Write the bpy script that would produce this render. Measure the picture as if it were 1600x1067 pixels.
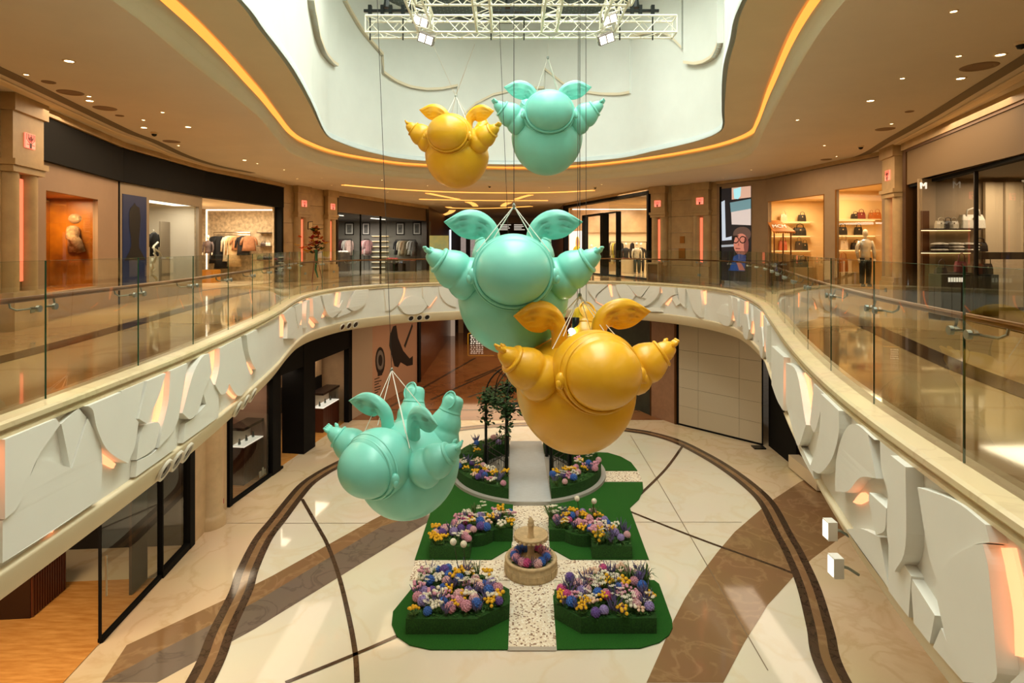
import bpy, math, random
from mathutils import Vector, Matrix
from mathutils.geometry import tessellate_polygon
R = random.Random(7)
sc = bpy.context.scene
for o in list(bpy.data.objects):
    bpy.data.objects.remove(o, do_unlink=True)
COL = sc.collection
PI = math.pi
# ---------------------------------------------------------------- camera
EYE, FPX, HOR = 8.7, 920.0, 387.0
KG = EYE/7.5   # ground floor proportions
cam = bpy.data.cameras.new('camera'); cam_o = bpy.data.objects.new('camera', cam); COL.objects.link(cam_o)
cam_o.location = (0, 0, EYE); cam_o.rotation_euler = (PI/2, 0, 0)
cam.sensor_fit = 'HORIZONTAL'; cam.sensor_width = 36.0; cam.lens = FPX*36.0/1600.0
cam.shift_y = -(533.5-HOR)/1600.0
cam.clip_end = 300; cam.clip_start = 0.05
sc.camera = cam_o
# ---------------------------------------------------------------- world + light
w = bpy.data.worlds.new('world'); sc.world = w; w.use_nodes = True
w.node_tree.nodes['Background'].inputs[0].default_value = (1.0, 0.87, 0.70, 1)
w.node_tree.nodes['Background'].inputs[1].default_value = 0.10
def area(name, loc, size, sy, power, col, rot=(0, 0, 0), spread=PI):
    l = bpy.data.lights.new(name, 'AREA'); l.shape = 'RECTANGLE'; l.size = size; l.size_y = sy
    l.energy = power; l.color = col; l.spread = spread
    o = bpy.data.objects.new(name, l); COL.objects.link(o); o.location = loc; o.rotation_euler = rot
    return o
WARM = (1.0, 0.72, 0.44); WARM2 = (1.0, 0.78, 0.56); NEUT = (1.0, 0.90, 0.76)
SKY = EYE+13.5
area('skylight_daylight', (0.6, 10.7, SKY), 6.0, 19.0, 2250, (0.97, 1.0, 0.94))
# gallery ceilings (rows of downlights)
area('gallery_left_near', (-7.6, 6.0, EYE+2.95), 2.5, 9.0, 110, WARM)
area('gallery_left_far', (-9.0, 18.0, EYE+2.95), 2.5, 11.0, 270, WARM)
area('gallery_right_near', (6.6, 5.0, EYE+2.95), 2.5, 8.0, 110, WARM)
area('gallery_right_far', (9.2, 17.0, EYE+2.95), 2.5, 11.0, 270, WARM)
area('gallery_far', (0.0, 31.5, EYE+2.95), 14.0, 3.0, 340, WARM)
area('gallery_near', (0.0, -2.0, EYE+2.95), 9.0, 2.0, 60, WARM)
# lower floor, under the gallery
area('lower_left', (-7.6, 15.0, EYE-3.55), 1.2, 16.0, 110, WARM2)
area('lower_right', (9.2, 16.0, EYE-3.55), 1.2, 16.0, 140, WARM2)
area('lower_far', (0.0, 32.0, EYE-3.55), 9.0, 3.0, 260, WARM)
area('lower_corridor', (-1.0, 45.0, EYE-3.55), 7.0, 14.0, 420, WARM)
sc.view_settings.view_transform = 'Standard'; sc.view_settings.look = 'None'
sc.view_settings.exposure = 0.38; sc.view_settings.gamma = 1.0; sc.view_settings.use_curve_mapping = False
sc.cycles.max_bounces = 7; sc.cycles.diffuse_bounces = 3; sc.cycles.glossy_bounces = 4
sc.cycles.transmission_bounces = 4; sc.cycles.transparent_max_bounces = 16
sc.cycles.caustics_reflective = False; sc.cycles.caustics_refractive = False
sc.cycles.sample_clamp_indirect = 4.0
# ---------------------------------------------------------------- materials
def lin(c):
    r = []
    for k in c[:3]:
        k = k/255.0
        r.append(k/12.92 if k <= 0.04045 else ((k+0.055)/1.055)**2.4)
    return (r[0], r[1], r[2], 1.0)
MATS = {}
def mat(name, col, rough=0.5, metal=0.0, var=0.0, vscale=3.0, col2=None, bump=0.0, bscale=60.0, emit=None, estr=0.0, spec=0.5, coat=0.0, stretch=None, detail=4.0, sheen=0.0):
    if name in MATS: return MATS[name]
    m = bpy.data.materials.new(name); m.use_nodes = True
    nt = m.node_tree; b = nt.nodes['Principled BSDF']
    b.inputs['Base Color'].default_value = lin(col); b.inputs['Roughness'].default_value = rough
    b.inputs['Metallic'].default_value = metal; b.inputs['Specular IOR Level'].default_value = spec
    b.inputs['Coat Weight'].default_value = coat; b.inputs['Coat Roughness'].default_value = 0.08
    if sheen: b.inputs['Sheen Weight'].default_value = sheen
    tc = nt.nodes.new('ShaderNodeTexCoord'); vec = tc.outputs['Object']
    if var or bump:
        mp = nt.nodes.new('ShaderNodeMapping'); nt.links.new(vec, mp.inputs[0]); vec = mp.outputs[0]
        if stretch: mp.inputs['Scale'].default_value = stretch
    if var:
        n = nt.nodes.new('ShaderNodeTexNoise'); n.inputs['Scale'].default_value = vscale; n.inputs['Detail'].default_value = detail
        n.inputs['Roughness'].default_value = 0.6
        nt.links.new(vec, n.inputs['Vector'])
        r = nt.nodes.new('ShaderNodeValToRGB'); r.color_ramp.elements[0].position = 0.3; r.color_ramp.elements[1].position = 0.7
        c2 = col2 or tuple(max(0, k*(1-var)) for k in col)
        r.color_ramp.elements[0].color = lin(c2); r.color_ramp.elements[1].color = lin(col)
        nt.links.new(n.outputs['Fac'], r.inputs[0]); nt.links.new(r.outputs[0], b.inputs['Base Color'])
    if bump:
        n2 = nt.nodes.new('ShaderNodeTexNoise'); n2.inputs['Scale'].default_value = bscale; nt.links.new(vec, n2.inputs['Vector'])
        bp = nt.nodes.new('ShaderNodeBump'); bp.inputs['Strength'].default_value = bump; bp.inputs['Distance'].default_value = 0.02
        nt.links.new(n2.outputs['Fac'], bp.inputs['Height']); nt.links.new(bp.outputs[0], b.inputs['Normal'])
    if emit:
        b.inputs['Emission Color'].default_value = lin(emit); b.inputs['Emission Strength'].default_value = estr
    MATS[name] = m
    return m
def marble(name, col, vein, rough=0.07, scale=0.9, amount=0.5, spec=0.5):
    m = bpy.data.materials.new(name); m.use_nodes = True; nt = m.node_tree; b = nt.nodes['Principled BSDF']
    b.inputs['Roughness'].default_value = rough; b.inputs['Specular IOR Level'].default_value = spec
    tc = nt.nodes.new('ShaderNodeTexCoord')
    n = nt.nodes.new('ShaderNodeTexNoise'); n.inputs['Scale'].default_value = scale; n.inputs['Detail'].default_value = 8; n.inputs['Distortion'].default_value = 0.7
    nt.links.new(tc.outputs['Object'], n.inputs['Vector'])
    r = nt.nodes.new('ShaderNodeValToRGB')
    e = r.color_ramp.elements; e[0].position = 0.46; e[0].color = lin(col); e[1].position = 0.54; e[1].color = lin(col)
    k = e.new(0.50); a = amount; k.color = tuple(lin(col)[i]*(1-a)+lin(vein)[i]*a for i in range(3))+(1,)
    nt.links.new(n.outputs['Fac'], r.inputs[0])
    n2 = nt.nodes.new('ShaderNodeTexNoise'); n2.inputs['Scale'].default_value = scale*0.6; n2.inputs['Detail'].default_value = 3
    nt.links.new(tc.outputs['Object'], n2.inputs['Vector'])
    mx = nt.nodes.new('ShaderNodeMix'); mx.data_type = 'RGBA'; mx.blend_type = 'MULTIPLY'; mx.inputs[0].default_value = 0.18
    nt.links.new(r.outputs[0], mx.inputs[6]); nt.links.new(n2.outputs['Color'], mx.inputs[7])
    nt.links.new(mx.outputs[2], b.inputs['Base Color'])
    MATS[name] = m
    return m
def glass(name, tint=(225, 240, 230), ior=1.45, rough=0.0, boost=1.0):
    m = bpy.data.materials.new(name); m.use_nodes = True; nt = m.node_tree
    for n in list(nt.nodes):
        if n.type != 'OUTPUT_MATERIAL': nt.nodes.remove(n)
    out = [n for n in nt.nodes if n.type == 'OUTPUT_MATERIAL'][0]
    t = nt.nodes.new('ShaderNodeBsdfTransparent'); t.inputs[0].default_value = lin(tint)
    g = nt.nodes.new('ShaderNodeBsdfGlossy'); g.inputs['Roughness'].default_value = rough; g.inputs['Color'].default_value = (0.9, 0.95, 0.92, 1)
    f = nt.nodes.new('ShaderNodeFresnel'); f.inputs[0].default_value = ior
    mu = nt.nodes.new('ShaderNodeMath'); mu.operation = 'MULTIPLY'; mu.inputs[1].default_value = boost; mu.use_clamp = True
    nt.links.new(f.outputs[0], mu.inputs[0])
    mx = nt.nodes.new('ShaderNodeMixShader'); nt.links.new(mu.outputs[0], mx.inputs[0]); nt.links.new(t.outputs[0], mx.inputs[1]); nt.links.new(g.outputs[0], mx.inputs[2])
    nt.links.new(mx.outputs[0], out.inputs[0]); MATS[name] = m
    return m
def emis(name, col, s):
    m = bpy.data.materials.new(name); m.use_nodes = True; nt = m.node_tree; b = nt.nodes['Principled BSDF']
    b.inputs['Base Color'].default_value = lin(col); b.inputs['Emission Color'].default_value = lin(col); b.inputs['Emission Strength'].default_value = s
    MATS[name] = m
    return m
def checker_mesh(name, c1, c2, scale, width=0.04):
    m = bpy.data.materials.new(name); m.use_nodes = True; nt = m.node_tree; b = nt.nodes['Principled BSDF']
    b.inputs['Roughness'].default_value = 0.6
    tc = nt.nodes.new('ShaderNodeTexCoord'); br = nt.nodes.new('ShaderNodeTexBrick')
    br.inputs['Color1'].default_value = lin(c1); br.inputs['Color2'].default_value = lin(tuple(k*0.9 for k in c1)); br.inputs['Mortar'].default_value = lin(c2)
    br.inputs['Scale'].default_value = scale; br.inputs['Mortar Size'].default_value = width
    nt.links.new(tc.outputs['Object'], br.inputs['Vector']); nt.links.new(br.outputs['Color'], b.inputs['Base Color']); MATS[name] = m
    return m
def speckle(name, c1, c2, c3, scale):
    m = bpy.data.materials.new(name); m.use_nodes = True; nt = m.node_tree; b = nt.nodes['Principled BSDF']
    b.inputs['Roughness'].default_value = 0.7
    tc = nt.nodes.new('ShaderNodeTexCoord'); v = nt.nodes.new('ShaderNodeTexVoronoi'); v.inputs['Scale'].default_value = scale
    nt.links.new(tc.outputs['Object'], v.inputs['Vector'])
    sp = nt.nodes.new('ShaderNodeSeparateColor'); nt.links.new(v.outputs['Color'], sp.inputs[0])
    r = nt.nodes.new('ShaderNodeValToRGB'); r.color_ramp.interpolation = 'CONSTANT'; e = r.color_ramp.elements
    e[0].position = 0; e[0].color = lin(c2); e[1].position = 0.14; e[1].color = lin(c1); k = e.new(0.8); k.color = lin(c3)
    nt.links.new(sp.outputs[0], r.inputs[0]); nt.links.new(r.outputs[0], b.inputs['Base Color'])
    bp = nt.nodes.new('ShaderNodeBump'); bp.inputs['Strength'].default_value = 0.4; bp.inputs['Distance'].default_value = 0.01
    nt.links.new(v.outputs['Distance'], bp.inputs['Height']); nt.links.new(bp.outputs[0], b.inputs['Normal']); MATS[name] = m
    return m
cream = marble('cream_marble', (238, 231, 210), (228, 210, 170), 0.06, 0.5, 0.35)
beige = marble('beige_marble', (230, 208, 172), (204, 170, 122), 0.06, 0.6, 0.4)
brownm = marble('brown_marble', (146, 114, 80), (186, 154, 112), 0.07, 1.1, 0.35)
greym = marble('grey_brown_marble', (126, 112, 98), (90, 80, 72), 0.07, 1.2, 0.5)
darkm = marble('dark_marble', (84, 66, 50), (36, 28, 22), 0.1, 4.0, 0.6)
gallerym = marble('gallery_marble', (206, 176, 128), (176, 140, 92), 0.05, 0.5, 0.4)
corrm = marble('corridor_marble', (150, 100, 62), (110, 66, 36), 0.05, 0.4, 0.5)
coping_m = marble('coping_stone', (232, 214, 170), (206, 182, 134), 0.3, 2.0, 0.4)
ceil_m = mat('ceiling_paint', (228, 215, 196), 0.75, var=0.03, vscale=0.7)
soff_m = mat('soffit_paint', (228, 212, 180), 0.75, var=0.03, vscale=0.7)
white_m = mat('dome_plaster', (240, 244, 236), 0.7, var=0.03, vscale=0.6)
relief_m = mat('relief_plaster', (238, 236, 224), 0.55, var=0.02, vscale=0.8)
lipm = mat('lip_paint', (232, 216, 180), 0.5, var=0.02, vscale=1.0)
stone_m = mat('stone_cladding', (196, 164, 116), 0.45, var=0.12, vscale=2.0, bump=0.05)
black_m = mat('black_panel', (12, 11, 10), 0.75, spec=0.15, var=0.1, vscale=2)
blackmetal = mat('black_metal', (16, 20, 17), 0.35, metal=0.6)
bronze = mat('bronze', (96, 66, 38), 0.35, metal=0.7)
brassrail = mat('handrail_bronze', (126, 78, 30), 0.3, metal=0.55)
steel = mat('brushed_steel', (150, 160, 156), 0.3, metal=0.9)
trussm = mat('truss_white', (240, 236, 216), 0.5)
glass_b = glass('balustrade_glass', (238, 245, 239), 1.5, 0.0, 1.0)
glass_s = glass('shop_glass', (232, 234, 228), 1.45, 0.0, 0.8)
glassedge = mat('glass_edge', (40, 92, 70), 0.2)
glow = emis('peach_led', (255, 160, 112), 1.35)
glow2 = emis('peach_led_soft', (255, 190, 150), 1.1)
amber = emis('amber_led', (255, 166, 72), 1.0)
pinkled = emis('pink_led', (240, 112, 78), 1.0)
redled = emis('red_emblem_led', (255, 120, 96), 1.3)
bulb = emis('downlight_bulb', (255, 226, 170), 14.0)
whiteled = emis('white_led', (255, 244, 224), 1.6)
shelfled = emis('shelf_led', (255, 214, 150), 2.2)
# ---------------------------------------------------------------- geometry helpers
class G:
    def __init__(s): s.v = []; s.f = []; s.M = None
    def add(s, vs, fs):
        b = len(s.v)
        for p in vs:
            p = Vector(p)
            s.v.append(s.M @ p if s.M else p)
        for f in fs: s.f.append([b+i for i in f])
    def box(s, x0, x1, y0, y1, z0, z1):
        s.add([(x0,y0,z0),(x1,y0,z0),(x1,y1,z0),(x0,y1,z0),(x0,y0,z1),(x1,y0,z1),(x1,y1,z1),(x0,y1,z1)],
              [(3,2,1,0),(4,5,6,7),(0,1,5,4),(1,2,6,5),(2,3,7,6),(3,0,4,7)])
    def bar(s, a, b, r, n=6, r2=None, caps=True):
        s.tube([a, b], r, n, r2 if r2 is not None else r, caps)
    def tube(s, pts, r, n=8, r2=None, caps=True, closed=False):
        pts = [Vector(p) for p in pts]; m = len(pts); vs = []; fs = []
        up = None
        for i, p in enumerate(pts):
            if closed: d = pts[(i+1) % m]-pts[i-1]
            else: d = pts[min(i+1, m-1)]-pts[max(i-1, 0)]
            d.normalize()
            if up is None:
                up = Vector((0, 0, 1)) if abs(d.z) < 0.9 else Vector((1, 0, 0))
            x = d.cross(up)
            if x.length < 1e-5: x = d.orthogonal()
            x.normalize(); y = x.cross(d); up = y
            rr = r[i] if isinstance(r, (list, tuple)) else (r if r2 is None else r+(r2-r)*i/max(1, m-1))
            for k in range(n):
                a = 2*PI*k/n
                vs.append(p+x*(math.cos(a)*rr)+y*(math.sin(a)*rr))
        for i in range(m if closed else m-1):
            j = (i+1) % m
            for k in range(n):
                fs.append((i*n+k, i*n+(k+1) % n, j*n+(k+1) % n, j*n+k))
        if caps and not closed:
            fs.append(tuple(range(n))[::-1]); fs.append(tuple((m-1)*n+k for k in range(n)))
        s.add(vs, fs)
    def lathe(s, prof, n=24, c=(0, 0, 0), a0=0.0, a1=2*PI):
        full = abs(a1-a0-2*PI) < 1e-6; k = n if full else n+1; vs = []; fs = []
        for r, z in prof:
            for i in range(k):
                a = a0+(a1-a0)*i/n
                vs.append((c[0]+r*math.cos(a), c[1]+r*math.sin(a), c[2]+z))
        for j in range(len(prof)-1):
            for i in range(n):
                i2 = (i+1) % k
                fs.append((j*k+i, j*k+i2, (j+1)*k+i2, (j+1)*k+i))
        s.add(vs, fs)
    def ball(s, c, r, n=16, m=10, M=None):
        if not isinstance(r, (tuple, list)): r = (r, r, r)
        vs = []; fs = []
        for j in range(m+1):
            t = PI*j/m
            for i in range(n):
                a = 2*PI*i/n
                p = Vector((r[0]*math.sin(t)*math.cos(a), r[1]*math.sin(t)*math.sin(a), r[2]*math.cos(t)))
                if M: p = M @ p
                vs.append(Vector(c)+p)
        for j in range(m):
            for i in range(n):
                i2 = (i+1) % n
                fs.append((j*n+i, (j+1)*n+i, (j+1)*n+i2, j*n+i2))
        s.add(vs, fs)
    def poly(s, pts, z0, z1):
        """extruded plan polygon (list of xy)"""
        n = len(pts)
        vs = [(p[0], p[1], z1) for p in pts]+[(p[0], p[1], z0) for p in pts]
        tri = tessellate_polygon([[Vector((p[0], p[1], 0)) for p in pts]])
        fs = [tuple(t) for t in tri]+[tuple(i+n for i in t[::-1]) for t in tri]
        for i in range(n): fs.append((i, i+n, (i+1) % n+n, (i+1) % n))
        s.add(vs, fs)
    def strip(s, A, B):
        n = len(A); s.add(list(A)+list(B), [(i, i+1, n+i+1, n+i) for i in range(n-1)])
    def grid(s, rows, closed=False):
        m = len(rows[0]); vs = [p for r in rows for p in r]; fs = []
        for j in range(len(rows)-1):
            for i in range(m if closed else m-1):
                i2 = (i+1) % m
                fs.append((j*m+i, j*m+i2, (j+1)*m+i2, (j+1)*m+i))
        s.add(vs, fs)
def worldloc(o):
    l = Vector((0, 0, 0))
    while o: l = l+o.location; o = o.parent
    return l
def make(name, g, m, parent=None, smooth=False, label=None, origin=None):
    if parent is not None: off = worldloc(parent)
    else:
        if origin is None:
            xs = [p.x for p in g.v]; ys = [p.y for p in g.v]; zs = [p.z for p in g.v]
            origin = ((min(xs)+max(xs))/2, (min(ys)+max(ys))/2, min(zs))
        off = Vector(origin)
    me = bpy.data.meshes.new(name); me.from_pydata([tuple(p-off) for p in g.v], [], g.f); me.update()
    if smooth:
        me.polygons.foreach_set('use_smooth', [True]*len(me.polygons))
    me.materials.append(m)
    o = bpy.data.objects.new(name, me); COL.objects.link(o)
    if parent is None: o.location = off
    else: o.parent = parent
    if label: o['label'] = label
    return o
def tag(o, label, cat, group=None, kind=None):
    o['label'] = label; o['category'] = cat
    if group: o['group'] = group
    if kind: o['kind'] = kind
    return o
def thing(name, label, cat, loc, group=None, kind=None):
    o = bpy.data.objects.new(name, None); COL.objects.link(o); o.location = loc; o.empty_display_size = 0.1
    return tag(o, label, cat, group, kind)
def dup(root, loc, rotz=0.0, scale=1.0, label=None, group=None):
    r = root.copy(); COL.objects.link(r); r.location = loc; r.rotation_euler = (0, 0, rotz); r.scale = (scale,)*3
    if label: r['label'] = label
    if group: r['group'] = group
    for ch in root.children:
        c = ch.copy(); COL.objects.link(c); c.parent = r
        for gch in ch.children:
            d = gch.copy(); COL.objects.link(d); d.parent = c
    return r
def PT(px, py, D): return Vector(((px-800)/FPX*D, D, EYE-(py-HOR)/FPX*D))
def FL(px, py, z=0.0):
    D = FPX*(EYE-z)/(py-HOR); return ((px-800)/FPX*D, D)
def CL(px, py, dz):
    D = FPX*dz/(HOR-py); return ((px-800)/FPX*D, D)
def spline(pts, n=12, closed=False):
    out = []; m = len(pts); P = [Vector((p[0], p[1], p[2] if len(p) > 2 else 0)) for p in pts]
    for i in range(m if closed else m-1):
        if closed: a, b, c, d = P[i-1], P[i], P[(i+1) % m], P[(i+2) % m]
        else: a, b, c, d = P[max(i-1, 0)], P[i], P[i+1], P[min(i+2, m-1)]
        for k in range(n):
            t = k/n
            out.append(0.5*((2*b)+(c-a)*t+(2*a-5*b+4*c-d)*t*t+(3*b-a-3*c+d)*t**3))
    if not closed: out.append(P[-1])
    return out
class Curve:
    """plan curve with arc length; n(s) points towards the void"""
    def __init__(s, pts, step=0.12, ctr=(0.4, 13.0), sm=0):
        raw = spline(pts, 24); L = [0]
        for a, b in zip(raw, raw[1:]): L.append(L[-1]+(b-a).length)
        s.len = L[-1]; n = int(s.len/step); s.p = []; j = 0
        for i in range(n+1):
            t = s.len*i/n
            while j < len(L)-2 and L[j+1] < t: j += 1
            k = (t-L[j])/max(1e-9, L[j+1]-L[j]); s.p.append(raw[j].lerp(raw[j+1], k))
        for _ in range(sm):
            q = s.p[:]
            for i in range(1, len(q)-1): s.p[i] = (q[i-1]+q[i]*2+q[i+1])*0.25
        s.s = [0]
        for a, b in zip(s.p, s.p[1:]): s.s.append(s.s[-1]+(b-a).length)
        s.len = s.s[-1]; s.nn = []
        for i in range(len(s.p)):
            d = s.p[min(i+1, len(s.p)-1)]-s.p[max(i-1, 0)]; nrm = Vector((d.y, -d.x, 0)).normalized()
            s.nn.append(nrm)
    def at(s, x, off=0.0):
        import bisect
        x = min(max(x, 0), s.len); i = min(max(bisect.bisect_right(s.s, x)-1, 0), len(s.p)-2)
        k = (x-s.s[i])/max(1e-9, s.s[i+1]-s.s[i])
        return s.p[i].lerp(s.p[i+1], k)+s.nn[i].lerp(s.nn[i+1], k)*off
    def off(s, d, i0=0, i1=None): return [s.p[i]+s.nn[i]*d for i in range(len(s.p))][i0:i1]
    def hit(s, px, ymin=1.0):
        t = (px-800)/FPX; best = None
        for i in range(len(s.p)-1):
            a, b = s.p[i], s.p[i+1]; fa = a.x-t*a.y; fb = b.x-t*b.y
            if fa*fb <= 0 and a.y > ymin and fa != fb:
                k = fa/(fa-fb); y = a.y+(b.y-a.y)*k
                if best is None or y < best[0]: best = (y, s.s[i]+(s.s[i+1]-s.s[i])*k)
        return best      # depth, arc length
    def sz(s, px, py):
        d, x = s.hit(px); return x, EYE-(py-HOR)/FPX*d
def Z(p, z): return Vector((p[0], p[1], z))
def sweep(g, curve, prof, i0=0, i1=None, close=False):
    """profile of (offset towards void, z) swept along curve"""
    rows = []
    for o, z in prof: rows.append([Z(p, z) for p in curve.off(o, i0, i1)])
    if close: rows.append(rows[0])
    g.grid(rows)
def cpoly(g, curve, poly, o0, o1):
    """polygon in (s,z) on the curve, from offset o0 to o1 towards the void"""
    pts = []
    n = len(poly)
    for i in range(n):
        a, b = poly[i], poly[(i+1) % n]; m = max(1, int(abs(b[0]-a[0])/0.5))
        for k in range(m): pts.append((a[0]+(b[0]-a[0])*k/m, a[1]+(b[1]-a[1])*k/m))
    n = len(pts)
    tri = tessellate_polygon([[Vector((p[0], p[1], 0)) for p in pts]])
    vs = [Z(curve.at(p[0], o1), p[1]) for p in pts]+[Z(curve.at(p[0], o0), p[1]) for p in pts]
    fs = [tuple(t) for t in tri]
    for i in range(n): fs.append((i, i+n, (i+1) % n+n, (i+1) % n))
    g.add(vs, fs)
class F:
    """a facade plane in plan: u along, depth into the shop, z up from the floor"""
    def __init__(s, p0, p1, z0, ctr=(0.4, 15.0)):
        s.p0 = Vector((p0[0], p0[1], 0)); s.p1 = Vector((p1[0], p1[1], 0)); d = s.p1-s.p0; s.L = d.length; s.d = d.normalized()
        n = Vector((-s.d.y, s.d.x, 0))
        if n.dot(s.p0-Vector((ctr[0], ctr[1], 0))) < 0: n = -n
        s.n = n; s.z0 = z0
        s.M = Matrix(((s.d.x, n.x, 0, s.p0.x), (s.d.y, n.y, 0, s.p0.y), (0, 0, 1, z0), (0, 0, 0, 1)))
    def u(s, px, dep=0.0):
        t = (px-800)/FPX; a = s.p0+s.n*dep; return -(a.x-t*a.y)/(s.d.x-t*s.d.y)
    def D(s, px, dep=0.0): return (s.p0+s.n*dep+s.d*s.u(px, dep)).y
    def h(s, px, py, dep=0.0): return EYE-(py-HOR)/FPX*s.D(px, dep)-s.z0
    def at(s, u, dep, h): return s.p0+s.d*u+s.n*dep+Vector((0, 0, s.z0+h))
    def g(s):
        k = G(); k.M = s.M; return k
    def rot(s): return math.atan2(s.d.y, s.d.x)
def cat_of(g): return g
# ---------------------------------------------------------------- the place: levels
MZ, COPZ, CZ, SZ, WZ, ROOF = EYE-1.64, EYE-1.62, EYE+3.05, EYE+3.65, EYE+9.8, EYE+9.8
LOWC = EYE-3.45
CTR = Vector((0.4, 13.0, 0))
RX0, RX1, RY0, RY1 = -20.0, 20.0, -6.0, 66.0
def radial(p):
    d = Vector((p[0], p[1], 0))-CTR; t = 1e9
    if d.x > 1e-6: t = min(t, (RX1-CTR.x)/d.x)
    if d.x < -1e-6: t = min(t, (RX0-CTR.x)/d.x)
    if d.y > 1e-6: t = min(t, (RY1-CTR.y)/d.y)
    if d.y < -1e-6: t = min(t, (RY0-CTR.y)/d.y)
    return CTR+d*t
def void_pts(L, dz): return [CL(px, 2*HOR-py, dz) for px, py in L]
voidL = [(-3.0, -0.7), (-4.0, 0.2), (-4.5, 1.8), (-4.68, 3.6), (-4.75, 5.46), (-4.9, 7.6), (-5.08, 9.4), (-5.5, 12.2), (-6.05, 15.2), (-6.75, 18.2), (-7.15, 20.4), (-7.15, 22.3), (-6.55, 24.7),
         (-4.6, 26.9), (-1.5, 28.4), (1.5, 28.9), (4.2, 28.7), (6.3, 27.6), (7.8, 25.4), (8.35, 23.2), (8.2, 21.2), (7.3, 17.4), (5.95, 13.5), (4.75, 10.1), (3.95, 7.6), (3.45, 5.67), (3.05, 3.6), (2.8, 2.2), (2.4, 0.6), (1.6, -0.5), (0.8, -0.7)]
VOID = Curve(voidL, sm=6)
def lipc(pts, dz): return [CL(px, py, dz) for px, py in pts]
lip_px = [(174.6, 0), (300, 100), (400, 179), (425, 208), (450, 236), (476, 249), (506, 259), (557, 270), (653, 279.5), (800, 285), (901, 283), (1002, 275), (1078, 265), (1154, 252.5), (1179.5, 235), (1195, 202), (1250, 101), (1321, 0)]
amb_px = [(278, 0), (400, 129), (433, 172), (458, 205), (483, 221), (526, 236.6), (587, 248), (653, 255.5), (800, 260.6), (901, 258), (1002, 246.7), (1103, 229), (1164, 208.7), (1180, 187), (1200, 127), (1261, 0)]
inn_px = [(370, 0), (400, 40), (450, 106), (483, 162), (506, 207), (526, 221), (582, 239), (653, 250.5), (800, 257), (952, 249), (1027, 235), (1091, 220), (1124, 207), (1132, 195), (1132, 172), (1137, 111), (1149, 63), (1167, 0)]
LIP = Curve([(-2.8, -1.0), (-4.3, 0.6), (-4.75, 3.2)]+lipc(lip_px, CZ-EYE)+[(3.6, 4.0), (3.2, 1.2), (1.8, -0.8), (0.8, -1.0)], sm=5)
AMB = Curve([(-2.8, -0.9), (-4.3, 0.7), (-4.7, 3.5)]+lipc(amb_px, SZ-EYE)+[(3.7, 4.2), (3.2, 1.4), (1.8, -0.7), (0.8, -0.9)], sm=5)
INN = Curve([(-2.3, 0.2), (-3.4, 1.6), (-3.75, 4.6)]+lipc(inn_px, SZ-EYE)+[(2.8, 4.6), (2.5, 2.0), (1.2, 0.4), (0.2, 0.2)], sm=4)
def resamp(c, n): return [c.at(c.len*i/(n-1)) for i in range(n)]
def struct(name, g, m, label, cat, smooth=False):
    return tag(make(name, g, m, smooth=smooth, origin=(0, 0, 0)), label, cat, kind='structure')
N = 400
def ringfloor(curve, z, n=N, off=0.0, outer=None):
    A = [Z(curve.at(curve.len*i/(n-1), off), z) for i in range(n)]
    B = [Z(radial(p), z) for p in A]
    return A, B
# gallery floor
g = G(); A, B = ringfloor(VOID, MZ); g.strip(A, B)
g.strip([Z((-3.0, -0.7), MZ), Z((0.8, -0.7), MZ)], [Z((-20, -6), MZ), Z((20, -6), MZ)])
floor_g = struct('floor_gallery', g, gallerym, 'polished tan marble floor of the upper gallery around the void', 'floor')
bandpts = [(-6.6, 0.0), (-7.2, 5.0), (-7.6, 9.5), (-8.6, 15.0), (-9.6, 21.0), (-9.0, 26.0), (-6.8, 30.0), (-2, 31.6), (3, 31.8), (7.5, 29.6), (9.6, 25.5), (9.7, 21.5), (8.6, 16.0), (7.2, 11.5), (6.0, 7.5), (5.4, 3.5), (5.2, 0.0)]
BAND = Curve(bandpts, sm=4)
g = G(); sweep(g, BAND, [(-0.22, MZ+0.004), (0.22, MZ+0.004)]); make('inlay_band', g, darkm, floor_g)
# ground floor
g = G(); g.add([(-24, -6, 0), (24, -6, 0), (24, 72, 0), (-24, 72, 0)], [(0, 1, 2, 3)])
floor = struct('floor', g, cream, 'polished cream marble ground floor with dark ring inlays', 'floor')
ring_px = [(289.5, 1067), (323, 992.7), (359, 923), (365.6, 900), (394, 844), (420, 812), (439, 788), (465, 758), (487, 742), (512, 728), (560, 706), (640, 682), (730, 666), (830, 660), (920, 662), (988, 670), (1020, 675), (1065, 688), (1110, 710), (1147, 732), (1185, 760), (1213, 788), (1241, 838), (1256, 863), (1283, 920), (1306, 993), (1331, 1067)]
RING = Curve([(-4.8, 2.0), (-6.0, 6.8)]+[FL(a, b) for a, b in ring_px]+[(6.2, 6.8), (4.6, 2.0)], sm=8)
g = G(); A = [Z(p, 0.003) for p in RING.p]; B = [Z(CTR+(p-CTR)*6.0, 0.003) for p in RING.p]
g.strip(A, B); make('outer_paving', g, beige, floor)
def inlay(poly, m, z, name='inlay_band'):
    g = G(); pts = [FL(a, b) for a, b in poly]
    tri = tessellate_polygon([[Vector((p[0], p[1], 0)) for p in pts]])
    g.add([(p[0], p[1], z) for p in pts], tri); return make(name, g, m, floor)
inlay([(198, 1008), (345, 940), (425, 900), (581, 813), (625, 790), (680, 790), (667, 800), (595, 823), (400, 940), (235, 1025), (159, 1067)], brownm, 0.005)
inlay([(159, 1067), (235, 1025), (400, 940), (595, 823), (667, 800), (690, 803), (667, 817), (400, 981.6), (245, 1067)], greym, 0.005)
inlay([(1010, 1067), (1031, 1020), (1052, 970), (1070, 935), (1092, 901), (1120, 864), (1148, 831), (1190, 795), (1209, 780), (1250, 753), (1290, 735), (1345, 822), (1311, 842), (1268, 874), (1242, 899), (1200, 945), (1162, 1006), (1130, 1067)], brownm, 0.005)
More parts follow.
